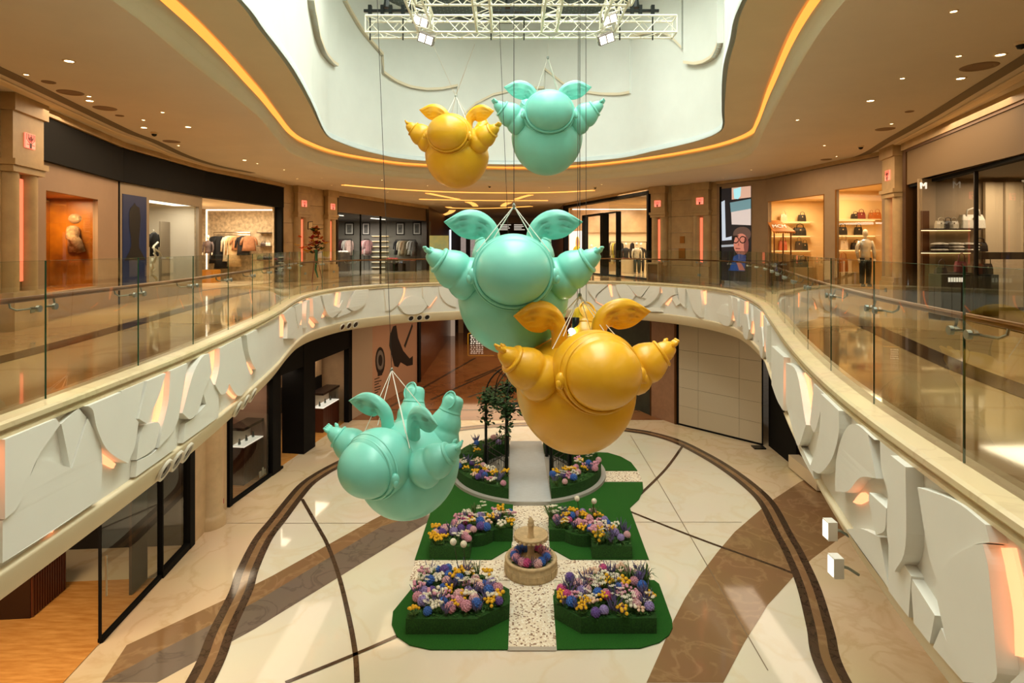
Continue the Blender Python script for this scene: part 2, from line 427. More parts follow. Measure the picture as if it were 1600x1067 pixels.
def line_inlay(pts, wd, m=darkm, z=0.008):
    c = spline([FL(a, b) for a, b in pts], 8); g = G(); A = []; B = []
    for i, p in enumerate(c):
        d = c[min(i+1, len(c)-1)]-c[max(i-1, 0)]; nn = Vector((d.y, -d.x, 0)).normalized()*wd/2
        A.append(Z(p+nn, z)); B.append(Z(p-nn, z))
    g.strip(A, B); return make('inlay_strip', g, m, floor)
line_inlay([(472, 780), (497, 824), (512, 852), (530, 902), (545, 964), (555, 1020), (558, 1067)], 0.11)
line_inlay([(446, 1067), (550, 1024.5), (618, 995), (700, 958)], 0.10)
line_inlay([(1068, 695), (1041, 732), (1004, 769), (985, 785)], 0.11)
line_inlay([(960, 789), (986, 800), (1087, 840), (1200, 881), (1242, 897)], 0.10)
jm = mat('joint_line', (120, 100, 74), 0.4)
line_inlay([(985, 680), (1039, 770), (1200, 1048)], 0.022, jm, 0.006)
line_inlay([(992, 816), (1159, 816)], 0.022, jm, 0.006)
line_inlay([(350, 817.5), (577, 817.5)], 0.022, jm, 0.006)
g = G(); sweep(g, RING, [(0.0, 0.009), (0.2, 0.009)]); make('ring_band', g, darkm, floor)
g = G(); sweep(g, RING, [(0.2, 0.007), (0.38, 0.007)]); make('ring_band', g, brownm, floor)
g = G(); sweep(g, RING, [(0.38, 0.009), (0.58, 0.009)]); make('ring_band', g, darkm, floor)
# corridor paving far behind the ring, with dark lattice strips
g = G(); g.add([(-8.7, 29.7, 0.012), (8.2, 29.7, 0.012), (8.2, 72, 0.012), (-8.7, 72, 0.012)], [(0, 1, 2, 3)]); make('corridor_paving', g, corrm, floor)
for a, b in (((-6.2, 26), (-2.5, 40)), ((-4.0, 29), (-1.0, 36)), ((-1.0, 36), (1.6, 29)), ((-2.6, 33), (0.6, 40)), ((0.6, 40), (3.6, 33)), ((-2.2, 29.5), (0.5, 33.5)), ((-6.6, 27.2), (6.5, 27.2))):
    a = (a[0]*KG, a[1]*KG); b = (b[0]*KG, b[1]*KG); d = (Vector(b)-Vector(a)).normalized(); nn = Vector((d.y, -d.x))*0.1; g = G()
    g.add([(a[0]+nn.x, a[1]+nn.y, 0.016), (b[0]+nn.x, b[1]+nn.y, 0.016), (b[0]-nn.x, b[1]-nn.y, 0.016), (a[0]-nn.x, a[1]-nn.y, 0.016)], [(0, 1, 2, 3)])
    make('inlay_strip', g, darkm, floor)
# ---------------------------------------------------------------- gallery edge: coping, relief band, lip, lower ceiling
g = G(); sweep(g, VOID, [(-0.30, COPZ), (0.0, COPZ), (0.03, COPZ-0.02), (0.03, COPZ-0.07), (-0.02, COPZ-0.08), (-0.02, COPZ-0.12), (0.01, COPZ-0.13), (0.01, COPZ-0.16), (-0.06, COPZ-0.17)])
trim_c = struct('trim_1', g, coping_m, 'cream stone coping along the edge of the upper gallery', 'coping')
ZB0, ZB1 = EYE-1.80, EYE-3.03
g = G(); sweep(g, VOID, [(-0.06, COPZ-0.15), (-0.06, ZB1)])
band = struct('wall_void_relief', g, relief_m, 'white sculpted relief band with peach lights facing the void', 'relief band')
g = G(); sweep(g, VOID, [(-0.06, ZB1+0.02), (0.0, ZB1+0.01), (0.0, ZB1-0.03), (-0.07, ZB1-0.18), (-0.17, LOWC+0.06), (-0.24, LOWC), (-0.95, LOWC)])
lip_low = struct('trim_2', g, lipm, 'cream curved soffit lip below the white relief band', 'soffit lip', True)
g = G(); A, B = ringfloor(VOID, LOWC, off=-0.9); g.strip(A, B); struct('ceiling_lower', g, soff_m, 'beige ceiling below the gallery over the ground floor shops', 'ceiling')
# relief pieces
def roundpoly(P):
    n = len(P); V_ = [Vector((a, b)) for a, b in P]; corner = []
    for i in range(n):
        a = (V_[i]-V_[i-1]); b = (V_[(i+1) % n]-V_[i]); corner.append(a.length < 1e-6 or b.length < 1e-6 or a.angle(b) > math.radians(52))
    out = []
    for i in range(n):
        p1, p2 = V_[i], V_[(i+1) % n]; m1 = (p2-p1) if corner[i] else (p2-V_[i-1])*0.5; m2 = (p2-p1) if corner[(i+1) % n] else (V_[(i+2) % n]-p1)*0.5
        m = 1 if corner[i] and corner[(i+1) % n] else 5
        L = (p2-p1).length
        if m1.length > 1.3*L: m1 = m1*(1.3*L/m1.length)
        if m2.length > 1.3*L: m2 = m2*(1.3*L/m2.length)
        for k in range(m):
            t = k/m; h = p1*(2*t**3-3*t*t+1)+m1*(t**3-2*t*t+t)+p2*(-2*t**3+3*t*t)+m2*(t**3-t*t); out.append((h.x, h.y))
    return out
def panel(poly, t, name='relief_panel', m=relief_m, o0=-0.06):
    poly = roundpoly(poly); g = G(); cpoly(g, VOID, poly, o0, t*(0.55 if VOID.at(poly[0][0]).y < 20 else 1.25)-0.01 if t > 0 else -0.035); return make(name, g, m, band)
def px_panel(pts, t, name='relief_panel', m=relief_m): return panel([(q, min(max(z, ZB1+0.012), ZB0+0.02)) for q, z in (VOID.sz(a, b) for a, b in pts)], t, name, m)
def glowp(pts, t=0.0): return px_panel(pts, t, 'glow_strip', glow)
SC = 0.253
def tl(L, x0, y0, k=SC): return [(x0+a*k, y0+b*k) for a, b in L]
# left, near (traced shape by shape)
for t, L in ((0.10, [(0, 700), (320, 575), (345, 645), (290, 720), (235, 800), (180, 900), (130, 1040), (75, 1160), (0, 1230)]),
             (0.03, [(375, 640), (480, 515), (530, 600), (430, 910), (400, 760)]),
             (0.06, [(0, 1240), (75, 1170), (130, 1060), (220, 850), (430, 915), (530, 610), (615, 800), (610, 1100), (330, 1290), (0, 1500)]),
             (0.13, [(510, 500), (720, 425), (765, 560), (825, 630), (805, 770), (760, 885), (690, 850), (620, 790), (565, 670), (540, 560)]),
             (0.07, [(735, 420), (875, 350), (850, 520), (825, 615), (770, 545)]),
             (0.12, [(885, 345), (1000, 300), (955, 470), (880, 640), (830, 610)]),
             (0.05, [(880, 650), (965, 630), (985, 660), (950, 790), (900, 830), (835, 865), (850, 740)]),
             (0.10, [(1032, 295), (1140, 245), (1130, 330), (1090, 570), (1080, 620), (1040, 700), (960, 790), (985, 650), (1020, 500)]),
             (0.13, [(1165, 340), (1225, 205), (1270, 190), (1285, 330), (1240, 430), (1200, 560), (1150, 612), (1100, 575)]),
             (0.06, [(1285, 345), (1310, 400), (1345, 465), (1340, 600), (1120, 760), (1135, 640), (1190, 600), (1265, 520), (1240, 430)]),
             (0.11, [(1340, 150), (1370, 150), (1365, 240), (1400, 380), (1385, 440), (1350, 460), (1310, 400), (1335, 290)]),
             (0.08, [(1370, 140), (1480, 90), (1490, 180), (1520, 290), (1545, 350), (1475, 470), (1400, 385), (1370, 250)]),
             (0.12, [(1505, 80), (1570, 55), (1600, 200), (1590, 290), (1560, 300), (1520, 210)]),
             (0.05, [(830, 970), (1080, 790), (1075, 610), (960, 800), (840, 870)])):
    px_panel(tl(L, 0, 500), t)
for L in ([(1003, 296), (1030, 294), (1026, 460), (995, 628), (965, 628), (990, 470)], [(1128, 330), (1163, 338), (1135, 470), (1112, 573), (1085, 573), (1105, 450)],
          [(1312, 160), (1340, 155), (1333, 280), (1308, 400), (1295, 370), (1310, 260)], [(618, 800), (735, 888), (720, 915), (612, 860)], [(1395, 385), (1475, 465), (1460, 485), (1392, 420)], [(1538, 260), (1572, 320), (1560, 335), (1536, 285)]):
    glowp(tl(L, 0, 500))
glowp([(16, 800), (92, 822), (88, 832), (8, 818)])
# left, farther (400..520 px)
for t, L in ((0.09, [(135, 800), (250, 735), (290, 930), (275, 1060), (175, 1060), (180, 900)]), (0.12, [(255, 725), (330, 690), (325, 850), (295, 950), (270, 850)]), (0.08, [(370, 670), (400, 655), (395, 830), (370, 950), (360, 800)]),
             (0.11, [(420, 640), (500, 610), (540, 760), (490, 900), (430, 830)]), (0.12, [(520, 590), (640, 575), (620, 700), (700, 740), (740, 660), (730, 760), (630, 840), (560, 770)]),
             (0.07, [(735, 560), (880, 530), (830, 620), (790, 740), (850, 780), (700, 840), (720, 680)]), (0.12, [(850, 610), (890, 540), (960, 530), (1020, 540), (985, 680), (930, 740), (860, 770), (800, 740)])):
    px_panel(tl(L, 420, 370, 0.15), t)
for L in ([(330, 680), (362, 670), (350, 915), (325, 905)], [(135, 800), (172, 790), (165, 1040), (140, 1040)], [(405, 640), (424, 635), (418, 830), (405, 820)], [(428, 840), (490, 915), (470, 945), (425, 880)], [(540, 760), (590, 830), (555, 840), (535, 800)],
          [(712, 560), (735, 555), (718, 735), (692, 735)], [(808, 600), (835, 595), (800, 735), (780, 735)], [(1010, 525), (1035, 520), (1005, 675), (985, 680)], [(280, 950), (300, 1000), (292, 1060), (278, 1030)]):
    glowp(tl(L, 420, 370, 0.15))
# far band, right of the centre
for t, L in ((0.08, [(250, 480), (470, 480), (350, 600), (340, 660), (260, 560)]), (0.05, [(340, 670), (360, 610), (470, 510), (500, 640), (490, 730), (420, 710)]), (0.11, [(555, 475), (670, 480), (760, 610), (700, 700), (620, 640), (570, 560)]),
             (0.09, [(680, 480), (910, 490), (820, 625), (770, 605)]), (0.12, [(800, 720), (880, 650), (960, 560), (1025, 520), (1010, 600), (950, 670), (870, 720)]), (0.06, [(910, 495), (1020, 480), (1020, 510), (900, 640), (830, 630)]),
             (0.12, [(1035, 500), (1180, 510), (1190, 600), (1140, 620), (1080, 680), (1040, 720), (1025, 690), (1060, 600)]), (0.07, [(1200, 520), (1285, 515), (1280, 740), (1235, 690), (1220, 640)]), (0.10, [(1300, 530), (1450, 550), (1465, 700), (1455, 840), (1390, 780), (1340, 660)]),
             (0.08, [(1140, 630), (1190, 605), (1235, 690), (1190, 720)]), (0.06, [(780, 740), (990, 740), (1040, 780), (780, 770)])):
    px_panel(tl(L, 880, 370, 0.15), t)
for L in ([(680, 490), (705, 490), (775, 605), (755, 610)], [(470, 500), (500, 500), (512, 620), (490, 625)], [(335, 640), (470, 725), (440, 732), (340, 675)], [(1025, 540), (1048, 545), (960, 650), (980, 600)], [(1055, 700), (1110, 630), (1140, 625), (1085, 715)], [(1450, 570), (1480, 560), (1478, 700), (1465, 705)], [(615, 630), (700, 690), (690, 705), (625, 670)]):
    glowp(tl(L, 880, 370, 0.15))
# right near (traced)
for t, L in ((0.10, [(35, 160), (115, 230), (110, 560), (70, 650), (35, 480)]), (0.13, [(135, 265), (205, 325), (265, 650), (215, 780), (180, 680), (135, 520)]), (0.06, [(295, 395), (360, 450), (345, 530), (300, 690), (270, 640)]),
             (0.13, [(360, 455), (475, 545), (475, 700), (430, 860), (350, 950), (290, 910), (330, 790), (355, 640)]), (0.10, [(500, 690), (570, 625), (690, 695), (650, 690), (700, 980), (600, 975), (520, 1060), (440, 1060), (450, 850)]),
             (0.15, [(815, 815), (910, 860), (910, 1400), (840, 1560), (790, 1300)]), (0.04, [(700, 710), (860, 800), (800, 980), (760, 1100), (710, 920)]), (0.07, [(180, 700), (290, 930), (300, 1000), (200, 880)]), (0.06, [(40, 560), (70, 660), (100, 720), (60, 640)])):
    px_panel(tl(L, 1200, 500), t)
for L in ([(102, 290), (125, 290), (140, 440), (122, 545)], [(205, 325), (232, 325), (272, 640), (245, 645)]):
    glowp(tl(L, 1200, 500))
K2 = 0.2784
for t, L in ((0.09, [(870, -30), (1080, 0), (1260, 140), (1285, 280), (1180, 300), (1060, 390), (985, 510), (930, 330)]), (0.13, [(985, 530), (1060, 400), (1180, 310), (1265, 290), (1300, 440), (1340, 900), (1330, 1067), (1150, 1067), (1060, 850)]),
             (0.07, [(820, 470), (960, 690), (930, 850), (840, 740)]), (0.11, [(600, 0), (700, 90), (690, 210), (640, 240), (600, 60)]), (0.05, [(640, 250), (690, 540), (560, 410), (450, 230), (530, 200)]), (0.08, [(700, 250), (830, 470), (815, 720), (700, 570)]), (0.06, [(945, 880), (990, 760), (1120, 1067), (1060, 1000)])):
    px_panel(tl(L, 1200, 770, K2), t)
for L in ([(1272, 305), (1335, 305), (1400, 620), (1400, 900), (1350, 910), (1335, 640)], [(455, 50), (505, -5), (545, 30), (490, 60)]):
    glowp(tl(L, 1200, 770, K2))
# far band, left of the centre and behind the balloons, and the part between x=1120 and the right near corner: repeating motif
s_a = VOID.hit(600)[1]; s_b = VOID.hit(880)[1]
def motif(s0, k, flip):
    zt, zb = ZB0-0.02, ZB1+0.03
    def arc(cx, cz, r, a0, a1, n=7): return [(cx+r*math.cos(math.radians(a0+(a1-a0)*i/n)), max(zb, min(zt, cz+r*math.sin(math.radians(a0+(a1-a0)*i/n))))) for i in range(n+1)]
    if k % 4 == 0: P = [(s0, zt), (s0+1.0, zt)]+arc(s0+0.0, zt, 1.0, 0, -75)+[(s0+0.1, zb+0.2)]
    elif k % 4 == 1: P = arc(s0+0.55, zb-0.05, 0.85, 150, 30)+[(s0+0.9, zb), (s0+0.2, zb)]
    elif k % 4 == 2: P = [(s0+0.1, zt), (s0+0.5, zt), (s0+0.75, zt-0.5), (s0+0.4, zb+0.25), (s0+0.15, zt-0.55)]
    else: P = [(s0, zt)]+arc(s0+1.0, zt, 1.0, 180, 262)+[(s0+0.95, zt-0.1), (s0+0.85, zt)]
    panel(P, 0.05+0.03*(k % 3))
    if k % 2 == 0:
        a = [(p[0]+0.02, p[1]) for p in P[2:7]]; b = [(p[0]+0.10, p[1]) for p in P[2:7]][::-1]
        g = G(); cpoly(g, VOID, a+b, -0.06, 0.0); make('glow_strip', g, glow, band)
k = 0; s = s_a
while s < s_b-0.8: motif(s, k, 1); s += 0.92; k += 1
s = VOID.hit(1125)[1]; s_c = VOID.hit(1200)[1]
while s < s_c-0.5: motif(s, k, 1); s += 0.85; k += 1
s = VOID.hit(0)[1]-1.15
while s > 1.0: motif(s, k, 1); s -= 1.1; k += 1
s = VOID.hit(1600, 0.5)[1]+0.12
while s < VOID.len-1.5: motif(s, k, 1); s += 1.1; k += 1
# ---------------------------------------------------------------- glass balustrade
def balustrade(s0, s1, label, npan):
    root = thing('glass_balustrade', label, 'balustrade', VOID.at((s0+s1)/2, -0.15)+Vector((0, 0, COPZ)))
    for i in range(npan):
        a = s0+(s1-s0)*i/npan+0.012; b = s0+(s1-s0)*(i+1)/npan-0.012
        m = max(2, int((b-a)/0.3)); pts = [VOID.at(a+(b-a)*j/m, -0.19) for j in range(m+1)]; pts2 = [VOID.at(a+(b-a)*j/m, -0.205) for j in range(m+1)]
        g = G(); g.grid([[Z(p, COPZ) for p in pts], [Z(p, MZ+1.50) for p in pts]])
        pane = make('glass_panel', g, glass_b, root, True)
        g = G(); g.grid([[Z(p, MZ+1.5) for p in pts], [Z(p, MZ+1.502) for p in pts], [Z(p, MZ+1.502) for p in pts2], [Z(p, MZ+1.5) for p in pts2]])
        e = pts[0]; e2 = pts2[0]; d = (pts[1]-pts[0]).normalized()*0.008
        g.add([Z(e, COPZ), Z(e+d, COPZ), Z(e2+d, COPZ), Z(e2, COPZ), Z(e, MZ+1.5), Z(e+d, MZ+1.5), Z(e2+d, MZ+1.5), Z(e2, MZ+1.5)], [(0, 1, 5, 4), (1, 2, 6, 5), (2, 3, 7, 6), (3, 0, 4, 7)])
        make('edge', g, glassedge, pane)
    m = int((s1-s0)/0.25); g = G(); g.tube([Z(VOID.at(s0+(s1-s0)*j/m, -0.32), MZ+1.10) for j in range(m+1)], 0.03, 8); make('handrail', g, brassrail, root, True)
    for i in range(npan):
        for sd in (-0.12, 0.12):
            ss = s0+(s1-s0)*i/npan+sd
            if ss < s0 or ss > s1: continue
            g = G(); g.tube([Z(VOID.at(ss, -0.16), MZ+1.0), Z(VOID.at(ss, -0.25), MZ+1.0), Z(VOID.at(ss+(-0.16 if sd < 0 else 0.16), -0.28), MZ+1.0), Z(VOID.at(ss+(-0.2 if sd < 0 else 0.2), -0.31), MZ+1.03), Z(VOID.at(ss+(-0.2 if sd < 0 else 0.2), -0.32), MZ+1.08)], 0.011, 6)
            c0 = Z(VOID.at(ss, -0.155), MZ+1.0); c1 = Z(VOID.at(ss, -0.185), MZ+1.0); g.bar(c0, c1, 0.036, 12)
            make('bracket', g, steel, root)
sl0 = VOID.hit(-160, 0.5)[1]; sl1 = VOID.hit(478)[1]; sr0 = VOID.hit(1158)[1]; sr1 = VOID.hit(1760, 0.5)[1]
balustrade(sl0, sl1, 'frameless glass balustrade with bronze handrail along the left gallery edge', 9)
balustrade(sl1, sr0, 'frameless glass balustrade across the far curved gallery edge', 12)
balustrade(sr0, sr1, 'frameless glass balustrade with bronze handrail along the right gallery edge', 11)
# ---------------------------------------------------------------- ceilings and dome
g = G(); A, B = ringfloor(LIP, CZ); g.strip(A, B); g.strip([Z((-2.8, -1.0), CZ), Z((0.8, -1.0), CZ)], [Z((-20, -6), CZ), Z((20, -6), CZ)])
ceiling = struct('ceiling', g, ceil_m, 'warm tan painted gallery ceiling with recessed lights', 'ceiling')
g = G(); n = 420; LA = resamp(LIP, n); AA = resamp(AMB, n); II = resamp(INN, n)
def lerp(a, b, t): return a+(b-a)*t
g.grid([[Z(p, CZ) for p in LA], [Z(lerp(p, q, 0.25), CZ+0.03) for p, q in zip(LA, AA)], [Z(lerp(p, q, 0.35), CZ+0.22) for p, q in zip(LA, AA)]])
trim3 = struct('trim_3', g, lipm, 'pale green cream lip at the edge of the ceiling opening', 'ceiling lip', True)
def outw(p, c, d):
    v = (Vector((p.x, p.y, 0))-CTR).normalized(); return p+v*d
g = G(); g.grid([[Z(lerp(p, q, 0.35), CZ+0.22) for p, q in zip(LA, AA)], [Z(lerp(p, q, 0.55), CZ+0.30) for p, q in zip(LA, AA)], [Z(outw(q, 0, 0.10), CZ+0.44) for p, q in zip(LA, AA)], [Z(outw(q, 0, 0.28), SZ-0.02) for q in AA]])
struct('trim_4', g, lipm, 'concave cream cove below the amber light line', 'cove', True)
g = G(); g.grid([[Z(outw(q, 0, 0.27), SZ-0.03) for q in AA], [Z(outw(q, 0, 0.06), SZ+0.02) for q in AA]])
tag(make('cove_light', g, amber, origin=(0, 0, 0)), 'continuous amber cove light line around the ceiling opening', 'cove light')
g = G(); g.grid([[Z(q, SZ) for q in AA], [Z(q, SZ) for q in II]]); g.grid([[Z(q, SZ) for q in AA], [Z(q, SZ+0.08) for q in AA], [Z(outw(q, 0, 0.5), SZ+0.08) for q in AA]])
struct('ceiling_inner_soffit', g, soff_m, 'tan inner soffit ring below the white dome wall', 'soffit')
g = G(); g.grid([[Z(q, SZ) for q in II], [Z(q, WZ) for q in II]])
dome = struct('wall_dome', g, white_m, 'tall white curved dome wall with layered wave panels', 'dome wall', True)
g = G(); g.grid([[Z(outw(q, 0, -0.10), SZ-0.01) for q in II], [Z(outw(q, 0, -0.10), SZ+0.16) for q in II], [Z(q, SZ+0.16) for q in II]]); make('base_trim', g, mat('pale_trim', (222, 232, 228), 0.35), dome, True)
roofm = checker_mesh('roof_mesh', (84, 96, 94), (150, 160, 156), 1.6, 0.02)
hx0, hx1, hy0, hy1 = -2.6, 3.8, 1.0, 20.5
g = G(); g.add([(-9, -2, ROOF), (9, -2, ROOF), (9, 28, ROOF), (-9, 28, ROOF), (hx0, hy0, ROOF), (hx1, hy0, ROOF), (hx1, hy1, ROOF), (hx0, hy1, ROOF)], [(0, 1, 5, 4), (1, 2, 6, 5), (2, 3, 7, 6), (3, 0, 4, 7)])
roof = struct('ceiling_roof', g, roofm, 'dark grey gridded roof above the dome', 'roof')
g = G(); q = [(hx0, hy0), (hx1, hy0), (hx1, hy1), (hx0, hy1), (hx0, hy0)]; g.strip([Z(p, ROOF) for p in q], [Z(p, SKY+0.1) for p in q]); g.add([Z(p, SKY+0.1) for p in q[:4]], [(0, 1, 2, 3)]); make('added_light_shaft', g, white_m, roof)  # unseen roof opening and white shaft, added to narrow the daylight downwards
# layered wave panels of the dome wall, traced on the wall
def dpanel(pts, t, top=WZ-0.01):
    """lower boundary (left to right) of a wave panel; the panel rises from it to the roof"""
    P = [INN.sz(x, y) for x, y in pts]; rows = [[], [], []]; L = []
    for (a, za), (b, zb) in zip(P, P[1:]):
        m = max(1, int(abs(b-a)/0.12))
        for i in range(m): L.append((a+(b-a)*i/m, za+(zb-za)*i/m))
    L.append(P[-1])
    g = G(); n = len(L)
    q = [Z(INN.at(x, 0.0), z) for x, z in L]; f = [Z(INN.at(x, t), z) for x, z in L]; tp = [Z(INN.at(x, t), top) for x, z in L]
    g.grid([q, f]); g.grid([f, tp])
    for i in (0, n-1): g.add([q[i], f[i], tp[i], Z(INN.at(L[i][0], 0.0), top)], [(0, 1, 2, 3)])
    o = make('wave_panel', g, white_m, dome)
    e = G(); lo = [Z(INN.at(x, t+0.004), z) for x, z in L]; up = [Z(INN.at(x, t+0.004), z+0.10) for x, z in L]; e.grid([q, lo]); e.grid([lo, up]); make('painted_bounce_edge', e, mat('beige_bounce_tint', (240, 228, 198), 0.6), o)  # beige strip: amber bounce light painted along the panel's lower edge
    return o
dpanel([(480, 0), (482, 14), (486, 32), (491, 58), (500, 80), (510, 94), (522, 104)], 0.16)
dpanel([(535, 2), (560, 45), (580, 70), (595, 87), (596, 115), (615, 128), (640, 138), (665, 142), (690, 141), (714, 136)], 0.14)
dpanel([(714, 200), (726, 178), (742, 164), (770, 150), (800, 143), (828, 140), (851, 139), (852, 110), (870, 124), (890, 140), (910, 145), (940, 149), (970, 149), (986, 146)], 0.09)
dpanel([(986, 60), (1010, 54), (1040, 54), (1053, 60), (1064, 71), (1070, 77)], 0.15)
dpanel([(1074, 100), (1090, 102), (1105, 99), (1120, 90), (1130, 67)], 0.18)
# ---------------------------------------------------------------- small goods builders
def loft(g, secs, n=12):
    """secs: (center, rx, ry) horizontal ellipses bottom to top"""
    rows = []
    for c, rx, ry in secs:
        c = Vector(c); rows.append([c+Vector((rx*math.cos(2*PI*i/n), ry*math.sin(2*PI*i/n), 0)) for i in range(n)])
    g.grid(rows, True); b = len(g.v)-n
    g.f.append(list(range(b, b+n))); b0 = len(g.v)-n*len(rows); g.f.append(list(range(b0, b0+n))[::-1])
FAB = {}
def fabric(c):
    k = 'fabric_%d_%d_%d' % c
    return mat(k, c, 0.85, var=0.18, vscale=9.0, bump=0.15, bscale=40.0)
def leather(c):
    k = 'leather_%d_%d_%d' % c
    return mat(k, c, 0.4, var=0.1, vscale=14.0, bump=0.06, bscale=90.0)
chrome = mat('chrome', (200, 196, 188), 0.15, metal=1.0)
mannq = mat('mannequin_ivory', (226, 214, 194), 0.4)
def garment(p, rot, w, h, col, label, group=None, sleeve=True):
    t = thing('hanging_garment', label, 'garment', p, group); M = Matrix.Translation(p) @ Matrix.Rotation(rot, 4, 'Z')
    g = G(); g.M = M
    loft(g, [((0, 0, -h), w*0.52, 0.07), ((0.01, 0.01, -h*0.7), w*0.47, 0.075), ((0, 0, -h*0.4), w*0.44, 0.07), ((0, 0, -0.14), w*0.47, 0.065), ((0, 0, -0.06), w*0.36, 0.05), ((0, 0, -0.02), w*0.12, 0.04)])
    make('body', g, fabric(col), t, True)
    if sleeve:
        for s in (-1, 1):
            g = G(); g.M = M; g.tube([(s*w*0.40, 0, -0.10), (s*w*0.54, 0.01, -0.28), (s*w*0.60, 0.02, -h*0.62)], [0.055, 0.055, 0.042], 8); make('sleeve', g, fabric(col), t, True)
    g = G(); g.M = M; g.tube([(0, 0, -0.03), (0, 0, 0.04), (0.0, 0.03, 0.07), (0.0, 0.05, 0.04)], 0.006, 5); make('hanger', g, chrome, t)
    return t
def bag(p, rot, w, h, col, label, group=None, tall=1.0, mm=None):
    t = thing('handbag', label, 'handbag', p, group); M = Matrix.Translation(p) @ Matrix.Rotation(rot, 4, 'Z'); d = w*0.38; mm = mm or leather(col)
    g = G(); g.M = M; rows = []
    for z, k in ((0, 0.92), (0.04*h, 1.0), (h*0.6, 0.95), (h*0.95, 0.84), (h, 0.80)):
        a, b = w/2*k, d/2*k*(1 if z < h*0.7 else 0.7)
        rows.append([(-a, -b*0.8, z), (-a*0.94, -b, z), (a*0.94, -b, z), (a, -b*0.8, z), (a, b*0.8, z), (a*0.94, b, z), (-a*0.94, b, z), (-a, b*0.8, z)])
    g.grid(rows, True); g.f.append([0+i for i in range(8)][::-1]); g.f.append([32+i for i in range(8)]); make('body', g, mm, t)
    g = G(); g.M = M; hh = h*0.45*tall
    g.tube([(-w*0.28, -d*0.3, h*0.9), (-w*0.24, -d*0.3, h+hh*0.7), (0, -d*0.3, h+hh), (w*0.24, -d*0.3, h+hh*0.7), (w*0.28, -d*0.3, h*0.9)], w*0.035, 6); make('handle', g, mm, t, True)
    g = G(); g.M = M; g.box(-w*0.06, w*0.06, -d*0.52, -d*0.46, h*0.62, h*0.78); make('clasp', g, chrome, t)
    return t
def mannequin(p, rot, H, top, bot, label, group=None, name='mannequin', legs=True):
    t = thing(name, label, 'mannequin', p, group); M = Matrix.Translation(p) @ Matrix.Rotation(rot, 4, 'Z'); k = H/1.8
    def gg(): g = G(); g.M = M @ Matrix.Scale(k, 4); return g
    g = gg(); g.ball((0, 0, 1.68), (0.075, 0.095, 0.12), 14, 10); g.tube([(0, 0, 1.48), (0, 0, 1.62)], 0.05, 10); make('head', g, mannq, t, True)
    g = gg(); loft(g, [((0, 0, 0.84), 0.175, 0.12), ((0, 0, 0.98), 0.15, 0.105), ((0, 0, 1.12), 0.15, 0.11), ((0, 0, 1.32), 0.195, 0.125), ((0, 0, 1.42), 0.19, 0.10), ((0, 0, 1.50), 0.07, 0.06)], 14); make('jacket', g, top, t, True)
    for s in (-1, 1):
        g = gg(); g.tube([(s*0.18, 0, 1.42), (s*0.25, 0.01, 1.25), (s*0.27, -0.01, 1.08), (s*0.25, -0.06, 0.88)], [0.06, 0.058, 0.05, 0.04], 10); make('sleeve', g, top, t, True)
        g = gg(); g.tube([(s*0.25, -0.06, 0.88), (s*0.245, -0.09, 0.80), (s*0.24, -0.10, 0.74)], [0.03, 0.035, 0.015], 8); make('hand', g, mannq, t, True)
        if legs:
            g = gg(); g.tube([(s*0.09, 0, 0.90), (s*0.10, -0.01, 0.55), (s*0.10, 0.01, 0.10)], [0.105, 0.085, 0.065], 10); make('trouser_leg', g, bot, t, True)
            g = gg(); g.ball((s*0.10, -0.05, 0.05), (0.045, 0.12, 0.05), 10, 6); make('shoe', g, leather((30, 26, 24)), t, True)
    g = gg(); g.lathe([(0, 0.012), (0.18, 0.012), (0.18, 0.0)], 20); make('base', g, chrome, t)
    return t
H = CZ-MZ
def shelf(Fc, px0, px1, py, dep, dd, label, m, led=True, group=None, th=0.035):
    h = Fc.h((px0+px1)/2, py, dep); u0, u1 = sorted((Fc.u(px0, dep), Fc.u(px1, dep)))
    g = Fc.g(); g.box(u0, u1, dep, dep+dd, h-th, h); s = make('shelf', g, m)
    tag(s, label, 'shelf', group)
    if led:
        g = Fc.g(); g.box(u0, u1, dep+dd-0.06, dep+dd-0.03, h-th-0.015, h-th); make('light_strip', g, shelfled, s)
    return h
def room(t, Fc, u0, u1, d0, d1, h, wm, fm=None, cm=None):
    """interior shell: back wall, side walls, floor, ceiling as parts"""
    g = Fc.g(); g.box(u0-0.1, u1+0.1, d1, d1+0.1, 0, h); make('back_wall', g, wm, t)
    for a in (u0-0.1, u1): g = Fc.g(); g.box(a, a+0.1, d0, d1, 0, h); make('side_wall', g, wm, t)
    if fm: g = Fc.g(); g.box(u0, u1, d0, d1, 0.004, 0.012); make('shop_floor', g, fm, t)
    g = Fc.g(); g.box(u0, u1, d0, d1, h, h+0.06); make('shop_ceiling', g, cm or ceil_m, t)
def FV(px0, px1, Y, z0=None):
    return F(((px0-800)/FPX*Y, Y), ((px1-800)/FPX*Y, Y), MZ if z0 is None else z0)
def shell(t, plan, h, wm, fm, cm, skip=()):
    """interior shell from a plan polygon: a wall along each edge not skipped, floor and ceiling"""
    n = len(plan)
    for i in range(n):
        if i in skip: continue
        f = F(plan[i], plan[(i+1) % n], MZ); g = f.g(); g.box(-0.05, f.L+0.05, -0.04, 0.04, 0, h); make('interior_wall', g, wm, t)
    for z, m, nm in ((MZ+0.01, fm, 'shop_floor'), (MZ+h, cm, 'shop_ceiling')):
        g = G(); g.add([(q[0], q[1], z) for q in plan], tessellate_polygon([[Vector((q[0], q[1], 0)) for q in plan]])); make(nm, g, m, t)
def pane(t, Fc, u0, u1, h0, h1, dep=0.05, m=glass_s): g = Fc.g(); g.add([(u0, dep, h0), (u1, dep, h0), (u1, dep, h1), (u0, dep, h1)], [(0, 1, 2, 3)]); return make('pane', g, m, t)
